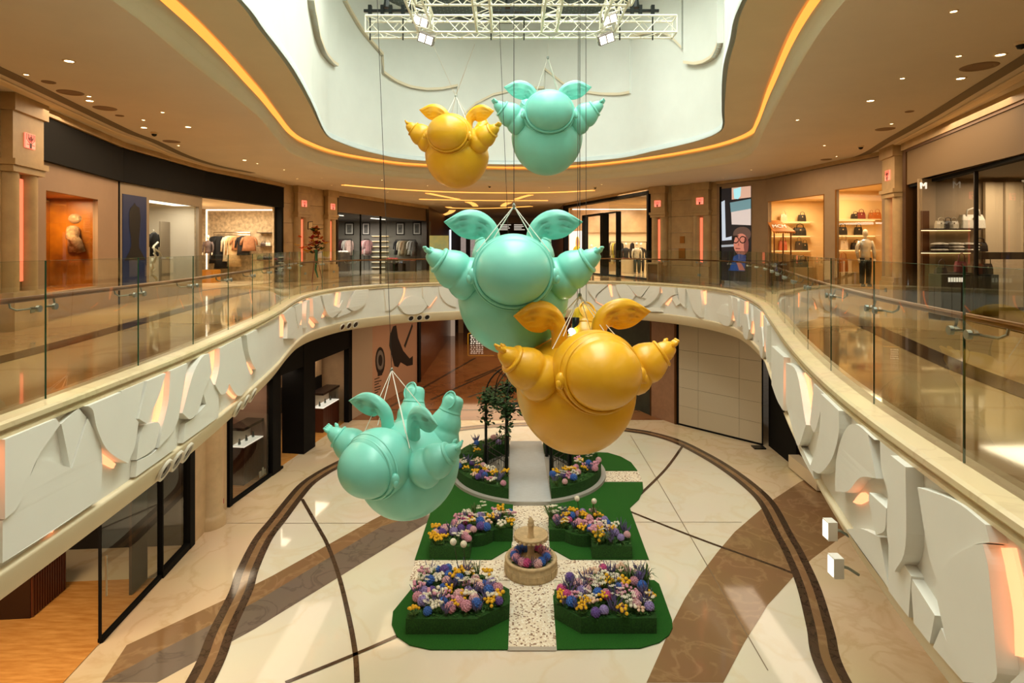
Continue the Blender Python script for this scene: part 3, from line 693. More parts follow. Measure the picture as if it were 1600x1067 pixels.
def part(t, name, Fc, m, *boxes, **kw):
    g = Fc.g()
    for b in boxes: g.box(*b)
    return make(name, g, m, t, **kw)
def shop_light(Fc, u, dep, h, sx, sy, power, col, tilt=0.0):
    p = Fc.at(u, dep, h); return area('shop_light', p, sx, sy, power, col, (tilt, 0, Fc.rot()))
taupe = mat('taupe_panel', (158, 128, 102), 0.6, var=0.05, vscale=1.5)
greyp = mat('grey_beige_panel', (150, 132, 108), 0.5, var=0.05, vscale=1.2)
goldw = mat('gold_lacquer', (200, 120, 16), 0.35, var=0.35, vscale=0.8, col2=(110, 54, 8))
# ================================================================ LEFT GALLERY SHOPS
FA = F((-10.25, 12.6), (-11.35, 17.0), MZ); FB = F((-11.35, 17.0), (-11.63, 22.1), MZ); FC = F((-11.63, 22.1), (-10.96, 28.0), MZ)
FD = F((-10.96, 28.0), (-9.57, 32.0), MZ); FE = F((-9.57, 32.0), (-6.2, 43.0), MZ)
FN = F((-9.2, 8.0), (-10.25, 12.6), MZ)
hb = 3.55   # underside of the black fascia above the gallery floor
# black fascia running over three fronts
g = G()
for f in (FA, FB, FC):
    g.M = f.M; g.box(0, f.L, -0.12, 0.3, hb, 4.50)
fas = tag(make('shop_fascia', g, black_m), 'long black blank fascia curving over the left gallery shopfronts', 'fascia')
g = G()
for f in (FA, FB, FC):
    g.M = f.M; g.box(-0.05, f.L+0.05, -0.18, 0.3, 4.52, 4.68)
make('cornice', g, stone_m, fas)
# display window shop
t = thing('shopfront', 'taupe shopfront with one amber lit display window on the left gallery', 'shopfront', FA.at(FA.L/2, 0, 0))
u0, u1 = FA.u(72), FA.u(153); h0, h1 = FA.h(110, 453), FA.h(110, 304)
part(t, 'wall_panel', FA, taupe, (0, u0, 0, 0.12, 0, hb), (u1, FA.L, 0, 0.12, 0, hb), (u0, u1, 0, 0.12, 0, h0), (u0, u1, 0, 0.12, h1, hb))
part(t, 'display_box', FA, goldw, (u0, u1, 1.1, 1.15, h0, h1), (u0-0.05, u0, 0.12, 1.1, h0, h1), (u1, u1+0.05, 0.12, 1.1, h0, h1), (u0, u1, 0.12, 1.1, h0-0.05, h0), (u0, u1, 0.12, 1.1, h1, h1+0.05))
pane(t, FA, u0, u1, h0, h1, 0.06)
part(t, 'pilaster_edge', FA, black_m, (FA.L-0.05, FA.L+0.03, -0.02, 0.14, 0, hb))
shop_light(FA, (u0+u1)/2+0.2, 0.6, h1-0.05, 0.9, 0.5, 75, (1.0, 0.72, 0.38))
# fur clad bust on poles
fur = mat('patch_fur', (214, 172, 128), 0.95, var=0.7, vscale=5.0, col2=(78, 44, 24), bump=0.8, bscale=30)
furl = mat('cream_fur', (222, 190, 150), 0.95, var=0.45, vscale=5.0, col2=(130, 86, 50), bump=0.8, bscale=30)
uc = FA.u(122, 0.55); b0 = FA.at(uc, 0.55, h0)
t = thing('display_bust', 'fur jacket and fur hat on a bust form in the amber display window', 'display bust', b0)
hb0 = FA.h(122, 394, 0.55); hb1 = FA.h(122, 331, 0.55); hh = hb1-hb0
M = FA.M @ Matrix.Translation((uc, 0.55, hb0))
g = G(); g.M = M; loft(g, [((0, 0, 0), hh*0.30, 0.2), ((0, 0, hh*0.3), hh*0.31, 0.21), ((0, 0, hh*0.52), hh*0.30, 0.19), ((0, 0, hh*0.62), hh*0.2, 0.15), ((0, 0, hh*0.70), hh*0.13, 0.12)], 16); make('fur_jacket', g, fur, t, True)
for s in (-1, 1):
    g = G(); g.M = M; g.tube([(s*hh*0.24, 0, hh*0.55), (s*hh*0.42, -0.05, hh*0.36), (s*hh*(0.46 if s > 0 else 0.34), -0.12, hh*0.26), (s*hh*(0.1 if s > 0 else 0.33), -0.22, hh*(0.14 if s > 0 else 0.0))], [0.16, 0.14, 0.12, 0.10], 10); make('sleeve', g, fur, t, True)
g = G(); g.M = M; g.ball((0, 0, hh*0.74), (0.10, 0.12, 0.16), 12, 8); make('head', g, mannq, t, True)
g = G(); g.M = M
for dx, dz, r in ((-0.12, 0.82, 0.19), (0.1, 0.84, 0.2), (0.0, 0.90, 0.2), (0.16, 0.70, 0.12), (-0.02, 0.80, 0.21)): g.ball((dx, -0.02, hh*dz), (r, r, r*0.85), 12, 8)
make('fur_hat', g, furl, t, True)
for s in (-0.06, 0.06): g = G(); g.M = M; g.bar((s, 0, 0), (s, 0, h0-hb0), 0.014, 6); make('pole', g, bronze, t)
g = G(); g.M = M; g.box(-0.2, 0.2, -0.15, 0.15, h0-hb0, h0-hb0+0.02); make('base', g, bronze, t)
# screen + white window
t = thing('shopfront', 'grey beige shopfront with a silhouette screen and a bright white window', 'shopfront', FB.at(FB.L/2, 0, 0))
a0, a1 = FB.u(191), FB.u(228); w0, w1 = FB.u(233), FB.u(311); s0, s1 = FB.h(200, 449), FB.h(200, 304); z0, z1 = FB.h(270, 444), FB.h(270, 317)
part(t, 'wall_panel', FB, greyp, (0, a0, 0, 0.12, 0, hb), (a1, w0, 0, 0.12, 0, hb), (w1, FB.L, 0, 0.12, 0, hb), (a0, a1, 0, 0.12, 0, s0), (a0, a1, 0, 0.12, s1, hb), (w0, w1, 0, 0.12, 0, z0), (w0, w1, 0, 0.12, z1, hb))
room(t, FB, w0-0.6, w1+0.4, 0.12, 2.2, 3.3, mat('shop_white', (226, 214, 192), 0.6), None, None)
part(t, 'partition', FB, mat('partition_grey', (146, 130, 108), 0.5), (FB.u(251, 1.2), w1+0.3, 1.2, 1.26, 0, 2.6))
pane(t, FB, w0, FB.u(268), z0, z1, 0.06); pane(t, FB, FB.u(268), w1, z0, z1, 0.06)
part(t, 'light_panel', FB, whiteled, (w0, w1, 0.3, 0.9, z1+0.02, z1+0.04))
shop_light(FB, (w0+w1)/2, 0.7, z1-0.02, 3.0, 0.6, 55, NEUT)
scr = mat('screen_blue', (22, 34, 58), 0.3, emit=(26, 44, 84), estr=0.2)
g = FB.g(); g.box(a0, a1, -0.02, 0.10, s0, s1); sb = tag(make('video_screen', g, scr), 'dark blue portrait screen showing a black head silhouette', 'screen')
um = (a0+a1)/2; hw = (a1-a0)/2
sil = [(-0.9, 0.0), (-0.5, 0.14), (-0.34, 0.22), (-0.38, 0.36), (-0.5, 0.5), (-0.52, 0.72), (-0.42, 0.8), (-0.2, 0.84), (-0.05, 0.89), (0.1, 0.84), (0.36, 0.82), (0.46, 0.66), (0.4, 0.48), (0.32, 0.34), (0.32, 0.2), (0.55, 0.12), (0.9, 0.0)]
g = FB.g(); hs0 = FB.h(205, 407); P = [(um+a*hw, hs0+b*(s1-hs0)*1.0) for a, b in sil]; n = len(P)
tri = tessellate_polygon([[Vector((p[0], p[1], 0)) for p in P]]); g.add([(p[0], -0.026, p[1]) for p in P], tri); make('silhouette', g, mat('screen_black', (10, 9, 10), 0.4), sb)
g = FB.g(); uq = FB.u(241, 0.8)
garment(FB.at(uq, 0.8, FB.h(241, 362, 0.8)), FB.rot(), 0.5, 0.85, (24, 22, 22), 'black jacket hanging in the bright white window')
# garden of white rods in the window
t = thing('display_stand', 'white twisted branch stand at the foot of the bright white window', 'display stand', FB.at(FB.u(243, 0.6), 0.6, z0))
ivory = mat('ivory_plaster', (236, 226, 200), 0.6)
for k in range(7):
    g = FB.g(); uu = FB.u(243, 0.6); g.tube([(uu+R.uniform(-0.25, 0.25), 0.6+R.uniform(-0.1, 0.1), z0+0.18*k), (uu+R.uniform(-0.3, 0.3), 0.6, z0+0.18*k+0.2), (uu+R.uniform(-0.3, 0.3), 0.62, z0+0.18*k+0.34)], 0.035, 6); make('branch', g, ivory, t, True)
# open boutique
t = thing('shopfront', 'open boutique with speckled stone back wall on the left gallery', 'shopfront', FC.at(FC.L/2, 0, 0))
stw = mat('speckled_stone', (214, 188, 150), 0.8, var=0.28, vscale=7.0, bump=0.3, bscale=20)
uL, uR = FC.u(318), FC.u(437)
FQ = FV(300, 446, 29.2)
shell(t, [(FC.p0.x-0.3, FC.p0.y+0.1), (FQ.p0.x, 29.2), (FQ.p1.x, 29.2), (FC.p1.x-0.3, FC.p1.y-0.2)], hb, stw, mat('pale_floor', (218, 196, 164), 0.15), mat('shop_ceiling_white', (236, 220, 196), 0.6), (3,))
part(t, 'frame', FC, black_m, (uR, FC.L, -0.1, 0.35, 0, hb))
part(t, 'light_strip', FQ, whiteled, (FQ.u(322, -0.06), FQ.u(436, -0.06), -0.08, -0.05, FQ.h(370, 329, -0.06), FQ.h(370, 329, -0.06)+0.05), (FQ.u(322, -0.06), FQ.u(322, -0.06)+0.06, -0.08, -0.05, 0.3, FQ.h(370, 329, -0.06)))
area('shop_light', (-12.9, 26.6, MZ+hb-0.08), 2.2, 3.0, 210, (1.0, 0.82, 0.58))
dp = -0.7; rail_h = FQ.h(360, 367, dp); r0, r1 = FQ.u(334, dp), FQ.u(391, dp)
t = thing('clothes_rail', 'brass clothes rail against speckled stone in the left boutique', 'clothes rail', FQ.at((r0+r1)/2, dp, 0))
for k in (0.0, 0.12): g = FQ.g(); g.bar((r0, dp, rail_h+k), (r1, dp, rail_h+k), 0.02, 8); make('rail', g, chrome, t)
for k in (r0, r1): g = FQ.g(); g.bar((k, dp, rail_h+0.12), (k, dp, 0), 0.015, 8); make('upright', g, chrome, t)
cols = [((20, 18, 18), 1.35, 'long black coat'), ((14, 14, 16), 1.6, 'very long black coat'), ((236, 220, 190), 1.25, 'cream quilted coat'), ((206, 170, 120), 1.5, 'pale fur trimmed coat'), ((190, 130, 84), 0.7, 'tan fur collar piece'), ((26, 20, 18), 0.95, 'short black fur jacket'), ((176, 120, 82), 0.75, 'brown fur stole')]
for k, (c, hh, nm) in enumerate(cols):
    px = (338, 346, 359, 366, 373, 381, 389)[k]
    garment(FQ.at(FQ.u(px, dp), dp, rail_h-0.03), FQ.rot()+0.5, 0.62, hh, c, nm+' on the brass rail in the left boutique')
mannequin(FQ.at(FQ.u(325, -1.6), -1.6, 0.62), FQ.rot(), 1.62, mat('patch_puffer', (120, 100, 96), 0.6, var=0.8, vscale=4.0, col2=(24, 22, 24)), fabric((60, 50, 48)), 'mannequin in patchwork puffer and dark cap in left boutique', legs=False)
g = FQ.g(); uu = FQ.u(325, -1.6); g.box(uu-0.42, uu+0.42, -1.95, -1.25, 0.0, 0.60); tag(make('display_plinth', g, mat('mustard', (186, 120, 30), 0.5)), 'mustard yellow plinth under the puffer mannequin in the left boutique', 'plinth')
for k, py in enumerate((363, 384, 405)):
    hs = shelf(FQ, 401, 431, py, -0.45, 0.4, ('top', 'middle', 'lowest')[k]+' dark floating shelf on speckled stone in the left boutique', mat('walnut', (60, 42, 30), 0.4), False)
    if k == 1:
        for q, c in ((412, (70, 50, 40)), (419, (236, 226, 206))): bag(FQ.at(FQ.u(q, -0.3), -0.3, hs), FQ.rot(), 0.28, 0.16, c, ('brown' if c[0] < 100 else 'white')+' small bag on the middle dark shelf', None)
    if k == 2:
        for i, q in enumerate((406, 414, 422)): bag(FQ.at(FQ.u(q, -0.3), -0.3, hs), FQ.rot(), 0.26, 0.13, (44, 34, 28), ('left', 'middle', 'right')[i]+' of three small dark bags on the lowest dark shelf', 'dark bags on the lowest shelf')
# ---------------------------------------------------------------- stone columns with pink light slots
def column(Fc, u, label, wd=0.95, dep=-0.25, group=None, rnd=True):
    t = thing('stone_column', label, 'column', Fc.at(u, 0, 0), group)
    part(t, 'shaft', Fc, stone_m, (u-wd/2, u+wd/2, 0.0, 0.4, 0, H))
    g = Fc.g()
    for s in (-1, 1): g.lathe([(0.20, 0.75), (0.20, 3.15)], 16, (u+s*wd*0.30, 0.02, 0))
    make('half_round', g, stone_m, t, True)
    part(t, 'plinth', Fc, stone_m, (u-wd/2-0.05, u+wd/2+0.05, -0.26, 0.3, 0, 0.62), (u-wd/2-0.02, u+wd/2+0.02, -0.22, 0.3, 0.62, 0.75))
    part(t, 'capital', Fc, stone_m, (u-wd/2-0.02, u+wd/2+0.02, -0.22, 0.3, 3.15, 3.28), (u-wd/2-0.06, u+wd/2+0.06, -0.27, 0.3, 3.28, 3.40), (u-wd/2, u+wd/2, -0.2, 0.3, 3.40, 4.35), (u-wd/2-0.06, u+wd/2+0.06, -0.27, 0.3, 4.35, 4.69))
    part(t, 'light_slot', Fc, pinkled, (u-0.075, u+0.075, -0.06, 0.02, 0.95, 3.05))
    e = part(t, 'emblem_light', Fc, redled, (u-0.17, u+0.17, -0.23, -0.19, 3.68, 3.98))
    g = Fc.g(); dk = mat('emblem_dark', (60, 16, 12), 0.5)
    for i in range(6):
        a = -0.14+i*0.056; g.box(u+a-0.006, u+a+0.006, -0.236, -0.228, 3.84, 3.97)
    for i in range(7):
        b = PI*i/6; g.bar((u+0.05*math.cos(b), -0.234, 3.75+0.06*math.sin(b)), (u+0.13*math.cos(b), -0.234, 3.75+0.17*math.sin(b)), 0.006, 4)
    g.box(u-0.035, u+0.035, -0.236, -0.228, 3.68, 3.79); make('emblem', g, dk, e)
    part(t, 'socket_plate', Fc, steel, (u-0.08, u+0.08, -0.275, -0.26, 0.3, 0.42))
    return t
part_t = thing('wall_left_near', 'plain beige stone wall beside the nearest left column', 'wall', FN.at(FN.L/2, 0, 0), kind='structure')
part(part_t, 'wall_panel', FN, stone_m, (-14.0, FN.L, 0.0, 0.3, 0, H))
column(FN, FN.L-0.55, 'nearest left stone column with pink light slot and red emblem', 1.1)
t = thing('wall_far_left', 'beige stone wall behind the two far left columns', 'wall', FD.at(FD.L/2, 0, 0), kind='structure')
for k in range(5):
    part(t, 'stone_panel', FD, stone_m, (0.0, FD.L, 0.05+0.004*(k % 2), 0.35, k*0.95, (k+1)*0.95-0.015 if k < 4 else H))
column(FD, FD.u(470), 'far left stone column beside the black boutique frame', 0.9)
column(FD, FD.u(515), 'far left stone column beside the grey menswear shop', 0.8)
# framed notice and flower stand
g = FD.g(); uu = FD.u(485, -0.2); hN = FD.h(485, 352, -0.2); fr = [(uu-0.19, -0.2, hN-0.22), (uu+0.17, -0.2, hN-0.16), (uu+0.2, -0.2, hN+0.22), (uu-0.17, -0.2, hN+0.17)]
g.add(fr+[(p[0], -0.16, p[2]) for p in fr], [(0, 1, 2, 3), (7, 6, 5, 4), (0, 4, 5, 1), (1, 5, 6, 2), (2, 6, 7, 3), (3, 7, 4, 0)])
t = tag(make('notice_frame', g, mat('frame_brown', (70, 40, 20), 0.5)), 'small tilted framed notice above the flower stand', 'framed notice')
g = FD.g(); c = Vector((uu, -0.206, hN)); g.add([c+(Vector(p)-c)*0.8+Vector((0, -0.008, 0)) for p in fr], [(0, 1, 2, 3)]); make('paper', g, mat('paper_cream', (222, 196, 150), 0.8), t)
FSP = FD.at(FD.u(493, -1.15), -1.15, 0)
t = thing('flower_stand', 'tall tripod stand with tropical orange and red flower arrangement', 'flower stand', FSP)
for a in (0.3, 2.4, 4.5): g = G(); g.bar(FSP+Vector((0.32*math.cos(a), 0.32*math.sin(a), 0)), FSP+Vector((0, 0, 1.5)), 0.018, 6); make('leg', g, mat('easel_red', (110, 30, 16), 0.5), t)
flm = [mat('lily_orange', (214, 92, 20), 0.6), mat('anthurium_red', (150, 24, 24), 0.5), mat('lily_yellow', (210, 150, 30), 0.6), mat('leaf_dark', (30, 44, 18), 0.6), mat('leaf_green', (52, 76, 26), 0.6)]
for k in range(64):
    a = R.uniform(0, 2*PI); r = abs(R.gauss(0, 0.42)); h = R.uniform(1.35, 2.55); r *= max(0.15, 1.0-abs(h-1.75)/0.95)
    c = FSP+Vector((r*math.cos(a), r*math.sin(a)*0.6, h)); g = G(); q = R.choice((0, 0, 1, 1, 2, 2, 3, 4, 4))
    nb = 5
    for i in range(nb):
        b = 2*PI*i/nb+R.random(); d = Vector((math.cos(b), math.sin(b), R.uniform(0.0, 0.8))).normalized()*R.uniform(0.18, 0.32); x = d.cross(Vector((0, 0, 1))).normalized()*0.08
        g.add([c, c+d*0.5+x, c+d, c+d*0.5-x], [(0, 1, 2, 3)])
    make('blossom' if q < 3 else 'leaf', g, flm[q], t)
g = G(); g.tube([FSP+Vector((0.1, -0.2, 1.55)), FSP+Vector((0.12, -0.24, 1.0)), FSP+Vector((0.08, -0.25, 0.6)), FSP+Vector((0.2, -0.25, 0.2))], [0.07, 0.06, 0.05, 0.03], 6); make('ribbon', g, mat('ribbon_green', (24, 84, 48), 0.5), t)
# ---------------------------------------------------------------- far left menswear shop
t = thing('shopfront', 'grey menswear shop with framed photographs on the far left', 'shopfront', FE.at(FE.L/2, 0, 0))
fh = FE.h(526, 331)
part(t, 'fascia', FE, mat('fascia_tan', (116, 92, 66), 0.6), (0, FE.L, -0.05, 0.2, fh, 4.45)); part(t, 'cornice', FE, stone_m, (0, FE.L, -0.12, 0.2, 4.47, H))
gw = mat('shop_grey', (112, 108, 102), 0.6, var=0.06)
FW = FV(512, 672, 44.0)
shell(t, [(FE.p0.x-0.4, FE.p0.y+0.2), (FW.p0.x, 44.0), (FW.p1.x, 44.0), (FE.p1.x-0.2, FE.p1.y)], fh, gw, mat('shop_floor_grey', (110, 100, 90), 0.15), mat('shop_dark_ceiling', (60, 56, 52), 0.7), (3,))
part(t, 'frame', FE, mat('dark_bronze', (46, 36, 28), 0.4, metal=0.4), (FE.L-0.3, FE.L+0.1, -0.1, 0.3, 0, 4.45), (0, 0.12, -0.08, 0.2, 0, 4.45))
ua, ub = FE.u(566), FE.u(596)
pane(t, FE, 0.12, ua, 0, fh, 0.1); pane(t, FE, ub, FE.L-0.3, 0, fh, 0.1)
part(t, 'mullion', FE, black_m, (ua-0.05, ua, 0.06, 0.14, 0, fh), (ub, ub+0.1, 0.06, 0.14, 0, fh))
part(t, 'light_track', FE, whiteled, (0.8, 2.6, 1.2, 1.3, fh-0.08, fh-0.04), (5.8, 7.6, 1.2, 1.3, fh-0.08, fh-0.04))
area('shop_light', (-10.2, 39.5, MZ+fh-0.1), 4.0, 4.0, 620, NEUT)
dB = -0.05
for k, (p0, p1, y0, y1) in enumerate(((539, 553, 348, 367), (566, 578, 348, 367), (619, 632, 348, 367), (645, 658, 347, 367))):
    g = FW.g(); a, b = FW.u(p0, dB), FW.u(p1, dB); c, d = FW.h((p0+p1)/2, y1, dB), FW.h((p0+p1)/2, y0, dB); g.box(a, b, dB-0.04, dB, c, d)
    fr = tag(make('framed_photograph', g, black_m), ('framed bridge photograph nearest the columns', 'framed figures photograph beside the shop doorway', 'framed car photograph right of the shop doorway', 'framed landscape photograph nearest the corridor')[k]+' in the grey menswear shop', 'picture')
    g = FW.g(); e = (b-a)*0.1; g.box(a+e, b-e, dB-0.05, dB-0.04, c+e, d-e); make('mat_board', g, mat('print_white', (206, 204, 200), 0.7), fr)
    g = FW.g(); e = (b-a)*0.24; g.box(a+e, b-e, dB-0.056, dB-0.05, c+e, d-e); make('print', g, mat('print_grey%d' % k, (150, 148, 144), 0.7, var=0.9, vscale=(1.5, 2.2, 3.0, 1.2)[k], col2=(20, 20, 22)), fr)
for k, (p0, p1, py, L) in enumerate(((527, 549, 374, [(60, 26, 30), (70, 30, 34), (196, 190, 186), (206, 176, 170)]), (569, 577, 374, [(210, 150, 150), (190, 170, 170), (150, 110, 110)]), (618, 650, 375, [(30, 32, 40), (200, 190, 170), (176, 150, 120), (120, 108, 84), (206, 204, 200), (150, 150, 150)]))):
    dp = -0.8; hh = FW.h((p0+p1)/2, py, dp); a, b = FW.u(p0, dp), FW.u(p1, dp)
    w_ = ('left end', 'doorway', 'right half')[k]
    t = thing('clothes_rail', 'thin dark clothes rail at the '+w_+' of the grey menswear shop', 'clothes rail', FW.at((a+b)/2, dp, 0))
    g = FW.g(); g.bar((a, dp, hh), (b, dp, hh), 0.025, 8); make('rail', g, black_m, t)
    for q in (a, b): g = FW.g(); g.bar((q, dp, hh), (q, dp, 0), 0.02, 6); make('upright', g, black_m, t)
    for i, c in enumerate(L):
        garment(FW.at(a+(b-a)*(i+0.6)/(len(L)+0.2), dp, hh-0.03), FW.rot()+0.9, 0.6, 1.05+0.1*(i % 2), c, ('first', 'second', 'third', 'fourth', 'fifth', 'sixth')[i]+' jacket from the left on the rail at the %s of the menswear shop' % w_, 'menswear jackets, '+w_)
# lit shelf tower in the doorway
ds = -0.4
for k in range(7):
    shelf(FW, 580, 606, 368+8.2*k, ds, 0.35, ('first', 'second', 'third', 'fourth', 'fifth', 'sixth', 'seventh')[k]+' lit shelf from the top of the menswear shelf tower', mat('shelf_white', (220, 214, 200), 0.5), True, 'menswear shelf tower')
for k, (px, py, c, w_) in enumerate(((613, 404, (150, 40, 40), 'red'), (625, 410, (120, 128, 150), 'blue grey'), (640, 406, (196, 110, 84), 'coral'), (535, 393, (216, 206, 196), 'ivory'))):
    dd = -3.2; hq = FW.h(px, py, dd); g = FW.g(); uu = FW.u(px, dd); g.box(uu-0.45, uu+0.45, dd-0.25, dd+0.25, 0, hq-0.06)
    tb = tag(make('display_table', g, mat('table_dark', (50, 40, 36), 0.4)), w_+' topped dark display table in the grey menswear shop', 'display table')
    g = FW.g()
    for q in range(5): g.ball((uu-0.3+q*0.15, dd+R.uniform(-0.1, 0.1), hq-0.02), (0.13, 0.16, 0.08), 8, 6)
    tag(make('folded_knitwear', g, fabric(c)), 'pile of '+w_+' folded knitwear on a dark display table', 'knitwear', kind='stuff')
# ================================================================ RIGHT GALLERY SHOPS
F1 = F((3.63, 40.7), (6.97, 29.85), MZ); F2 = F((6.97, 29.85), (9.46, 27.2), MZ); F3 = F((9.46, 27.2), (10.8, 25.0), MZ)
F4 = F((10.8, 25.0), (11.76, 18.5), MZ); F5 = F((11.76, 18.5), (11.43, 17.1), MZ); F6 = F((11.43, 17.1), (8.9, 8.0), MZ)
creamw = mat('warm_cream_wall', (236, 200, 146), 0.6)
# --- far right fashion shop
t = thing('shopfront', 'black framed bright fashion shop right of the far corridor', 'shopfront', F1.at(F1.L/2, 0, 0))
hT = F1.h(1012, 303)
FU = FV(880, 1040, 41.0)
shell(t, [(F1.p0.x+0.3, F1.p0.y), (FU.p0.x+0.2, 41.0), (FU.p1.x, 41.0), (F1.p1.x+0.3, F1.p1.y+0.3)], hT, mat('fashion_wall', (232, 204, 164), 0.6), mat('fashion_floor', (200, 176, 140), 0.12), mat('fashion_ceiling', (190, 160, 120), 0.7), (3,))
part(t, 'frame', F1, black_m, (0, 0.2, -0.1, 0.2, 0, hT+0.15), (F1.L-0.12, F1.L+0.05, -0.1, 0.2, 0, hT+0.15), (0, F1.L, -0.1, 0.2, hT, hT+0.15), (0, F1.L, -0.05, 0.2, 0, 0.08))
part(t, 'header', F1, stone_m, (0, F1.L, -0.05, 0.3, hT+0.15, H))
d0, d1 = F1.u(916), F1.u(946); d2 = F1.u(968); hd = F1.h(945, 333)
part(t, 'door_frame', F1, black_m, (d0, d0+0.08, -0.3, 0.1, 0, hd), (d1-0.1, d1+0.25, -0.3, 0.1, 0, hd), (d0, d1, -0.3, 0.1, hd-0.1, hd), (d2-0.06, d2, -0.2, 0.1, 0, hd), (d1, d2, -0.2, 0.1, hd-0.06, hd))
pane(t, F1, d1+0.25, F1.L-0.12, 0.08, hT, 0.1)
part(t, 'pelmet_panel', FU, mat('marble_warm', (206, 170, 128), 0.3, var=0.2, vscale=1.2), (0.3, FU.L-0.2, -0.3, -0.2, 2.7, hT))
area('shop_light', (7.4, 37.3, MZ+hT-0.1), 2.6, 5.0, 420, (1.0, 0.84, 0.62))
part(t, 'light_strip', FU, whiteled, (0.6, FU.L-0.3, -0.4, -0.35, hT-0.12, hT-0.07))
g = F1.g(); a, b = F1.u(889, 0.3), F1.u(915, 0.3); g.box(a, b, 0.3, 0.36, 0.9, F1.h(900, 361, 0.3)); s_ = tag(make('light_box_poster', g, mat('poster_white', (240, 232, 224), 0.4, emit=(255, 240, 226), estr=0.9, var=0.3, vscale=0.9, col2=(226, 190, 170))), 'bright light box poster of a person in yellow in the fashion shop', 'poster')
g = F1.g(); um = (a+b)/2; g.ball((um+0.1, 0.29, 1.95), (0.32, 0.01, 0.45), 14, 8); g.ball((um, 0.288, 1.35), (0.7, 0.01, 0.42), 14, 8); make('figure_print', g, mat('poster_yellow', (240, 210, 60), 0.5, emit=(240, 210, 60), estr=0.5), s_)
g = F1.g(); g.ball((um+0.12, 0.284, 2.0), (0.22, 0.008, 0.3), 14, 8); make('face_print', g, mat('poster_skin', (226, 160, 130), 0.5, emit=(226, 160, 130), estr=0.5), s_)
dp = -0.5; hh = FU.h(960, 378, dp); a, b = FU.u(949, dp), FU.u(1010, dp)
t = thing('clothes_rail', 'black clothes rail along the back of the bright fashion shop', 'clothes rail', FU.at((a+b)/2, dp, 0))
g = FU.g(); g.bar((a, dp, hh), (b, dp, hh), 0.02, 8); make('rail', g, black_m, t)
for q in (a, b): g = FU.g(); g.bar((q, dp, hh), (q, dp, 0), 0.018, 6); make('upright', g, black_m, t)
for i, (px, c, nm) in enumerate(((951, (120, 84, 40), 'olive brown'), (954, (60, 46, 40), 'dark brown'), (957, (206, 186, 140), 'pale sand'), (960, (210, 190, 80), 'yellow'), (963, (96, 80, 60), 'taupe'), (967, (50, 44, 42), 'charcoal'), (971, (30, 28, 28), 'black'), (988, (34, 30, 32), 'ink black'))):
    garment(FU.at(FU.u(px, dp), dp, hh-0.03), FU.rot()+1.0, 0.55, 1.2+0.15*(i % 3), c, nm+' garment on the black rail in the bright fashion shop')
for px, dep, hgt, tp, bt, nm in ((978, -3.0, 1.95, (40, 38, 42), (120, 24, 24), 'mannequin in black top seated high behind a pale block in fashion shop'), (995, -4.2, 1.95, (226, 214, 196), (60, 70, 66), 'mannequin in white blouse and grey skirt in fashion shop'), (1002, -3.2, 1.95, (36, 32, 32), (40, 36, 36), 'mannequin in long black outfit at the right of the fashion shop'), (924, -1.5, 1.85, (60, 56, 60), (50, 46, 46), 'mannequin in grey coat just inside the fashion shop doorway')):
    mannequin(FU.at(FU.u(px, dep), dep, 0.02), FU.rot()+PI*0, hgt, fabric(tp), fabric(bt), nm)
g = FU.g(); uu = FU.u(978, -3.9); g.box(uu-0.5, uu+0.5, -4.1, -3.6, 0.012, 0.95); tag(make('display_plinth', g, mat('plinth_white', (226, 206, 176), 0.5)), 'pale display block in front of the black topped mannequin', 'plinth')
# --- column wall
t = thing('wall_far_right', 'beige stone wall with brass plates between the far right columns', 'wall', F2.at(F2.L/2, 0, 0), kind='structure')
for k in range(6):
    for j in range(3):
        part(t, 'stone_panel', F2, stone_m, (F2.L*j/3, F2.L*(j+1)/3-0.015, 0.05+0.004*((k+j) % 2), 0.35, k*0.79, (k+1)*0.79-0.012 if k < 5 else H))
column(F2, F2.u(1031), 'far right stone column beside the bright fashion shop', 0.8)
column(F2, F2.u(1097), 'far right stone column beside the portrait video screen', 0.85)
brass = mat('brass_plate', (150, 100, 40), 0.3, metal=0.7)
for (a, b, c, d, nm) in ((1062, 1069, 369, 380, 'small'), (1060, 1070, 388, 404, 'larger')):
    g = F2.g(); g.box(F2.u(a), F2.u(b), 0.02, 0.05, F2.h(1065, d), F2.h(1065, c)); tag(make('brass_plate', g, brass), nm+' brass plate on the stone wall between far right columns', 'plate')
uu = F2.u(1023, -0.6); g = F2.g(); hh = F2.h(1023, 410, -0.6); g.box(uu-0.32, uu+0.32, -0.8, -0.4, 0.0, 0.06); g.box(uu-0.26, uu+0.26, -0.72, -0.48, 0.06, hh-0.08); tb = tag(make('litter_bin', g, mat('bin_brown', (120, 84, 40), 0.4)), 'brown rectangular bin beside the far right column', 'bin')
g = F2.g(); g.box(uu-0.34, uu+0.34, -0.82, -0.38, hh-0.08, hh); g.box(uu-0.33, uu-0.28, -0.8, -0.4, 0, hh); g.box(uu+0.28, uu+0.33, -0.8, -0.4, 0, hh); make('frame', g, stone_m, tb)
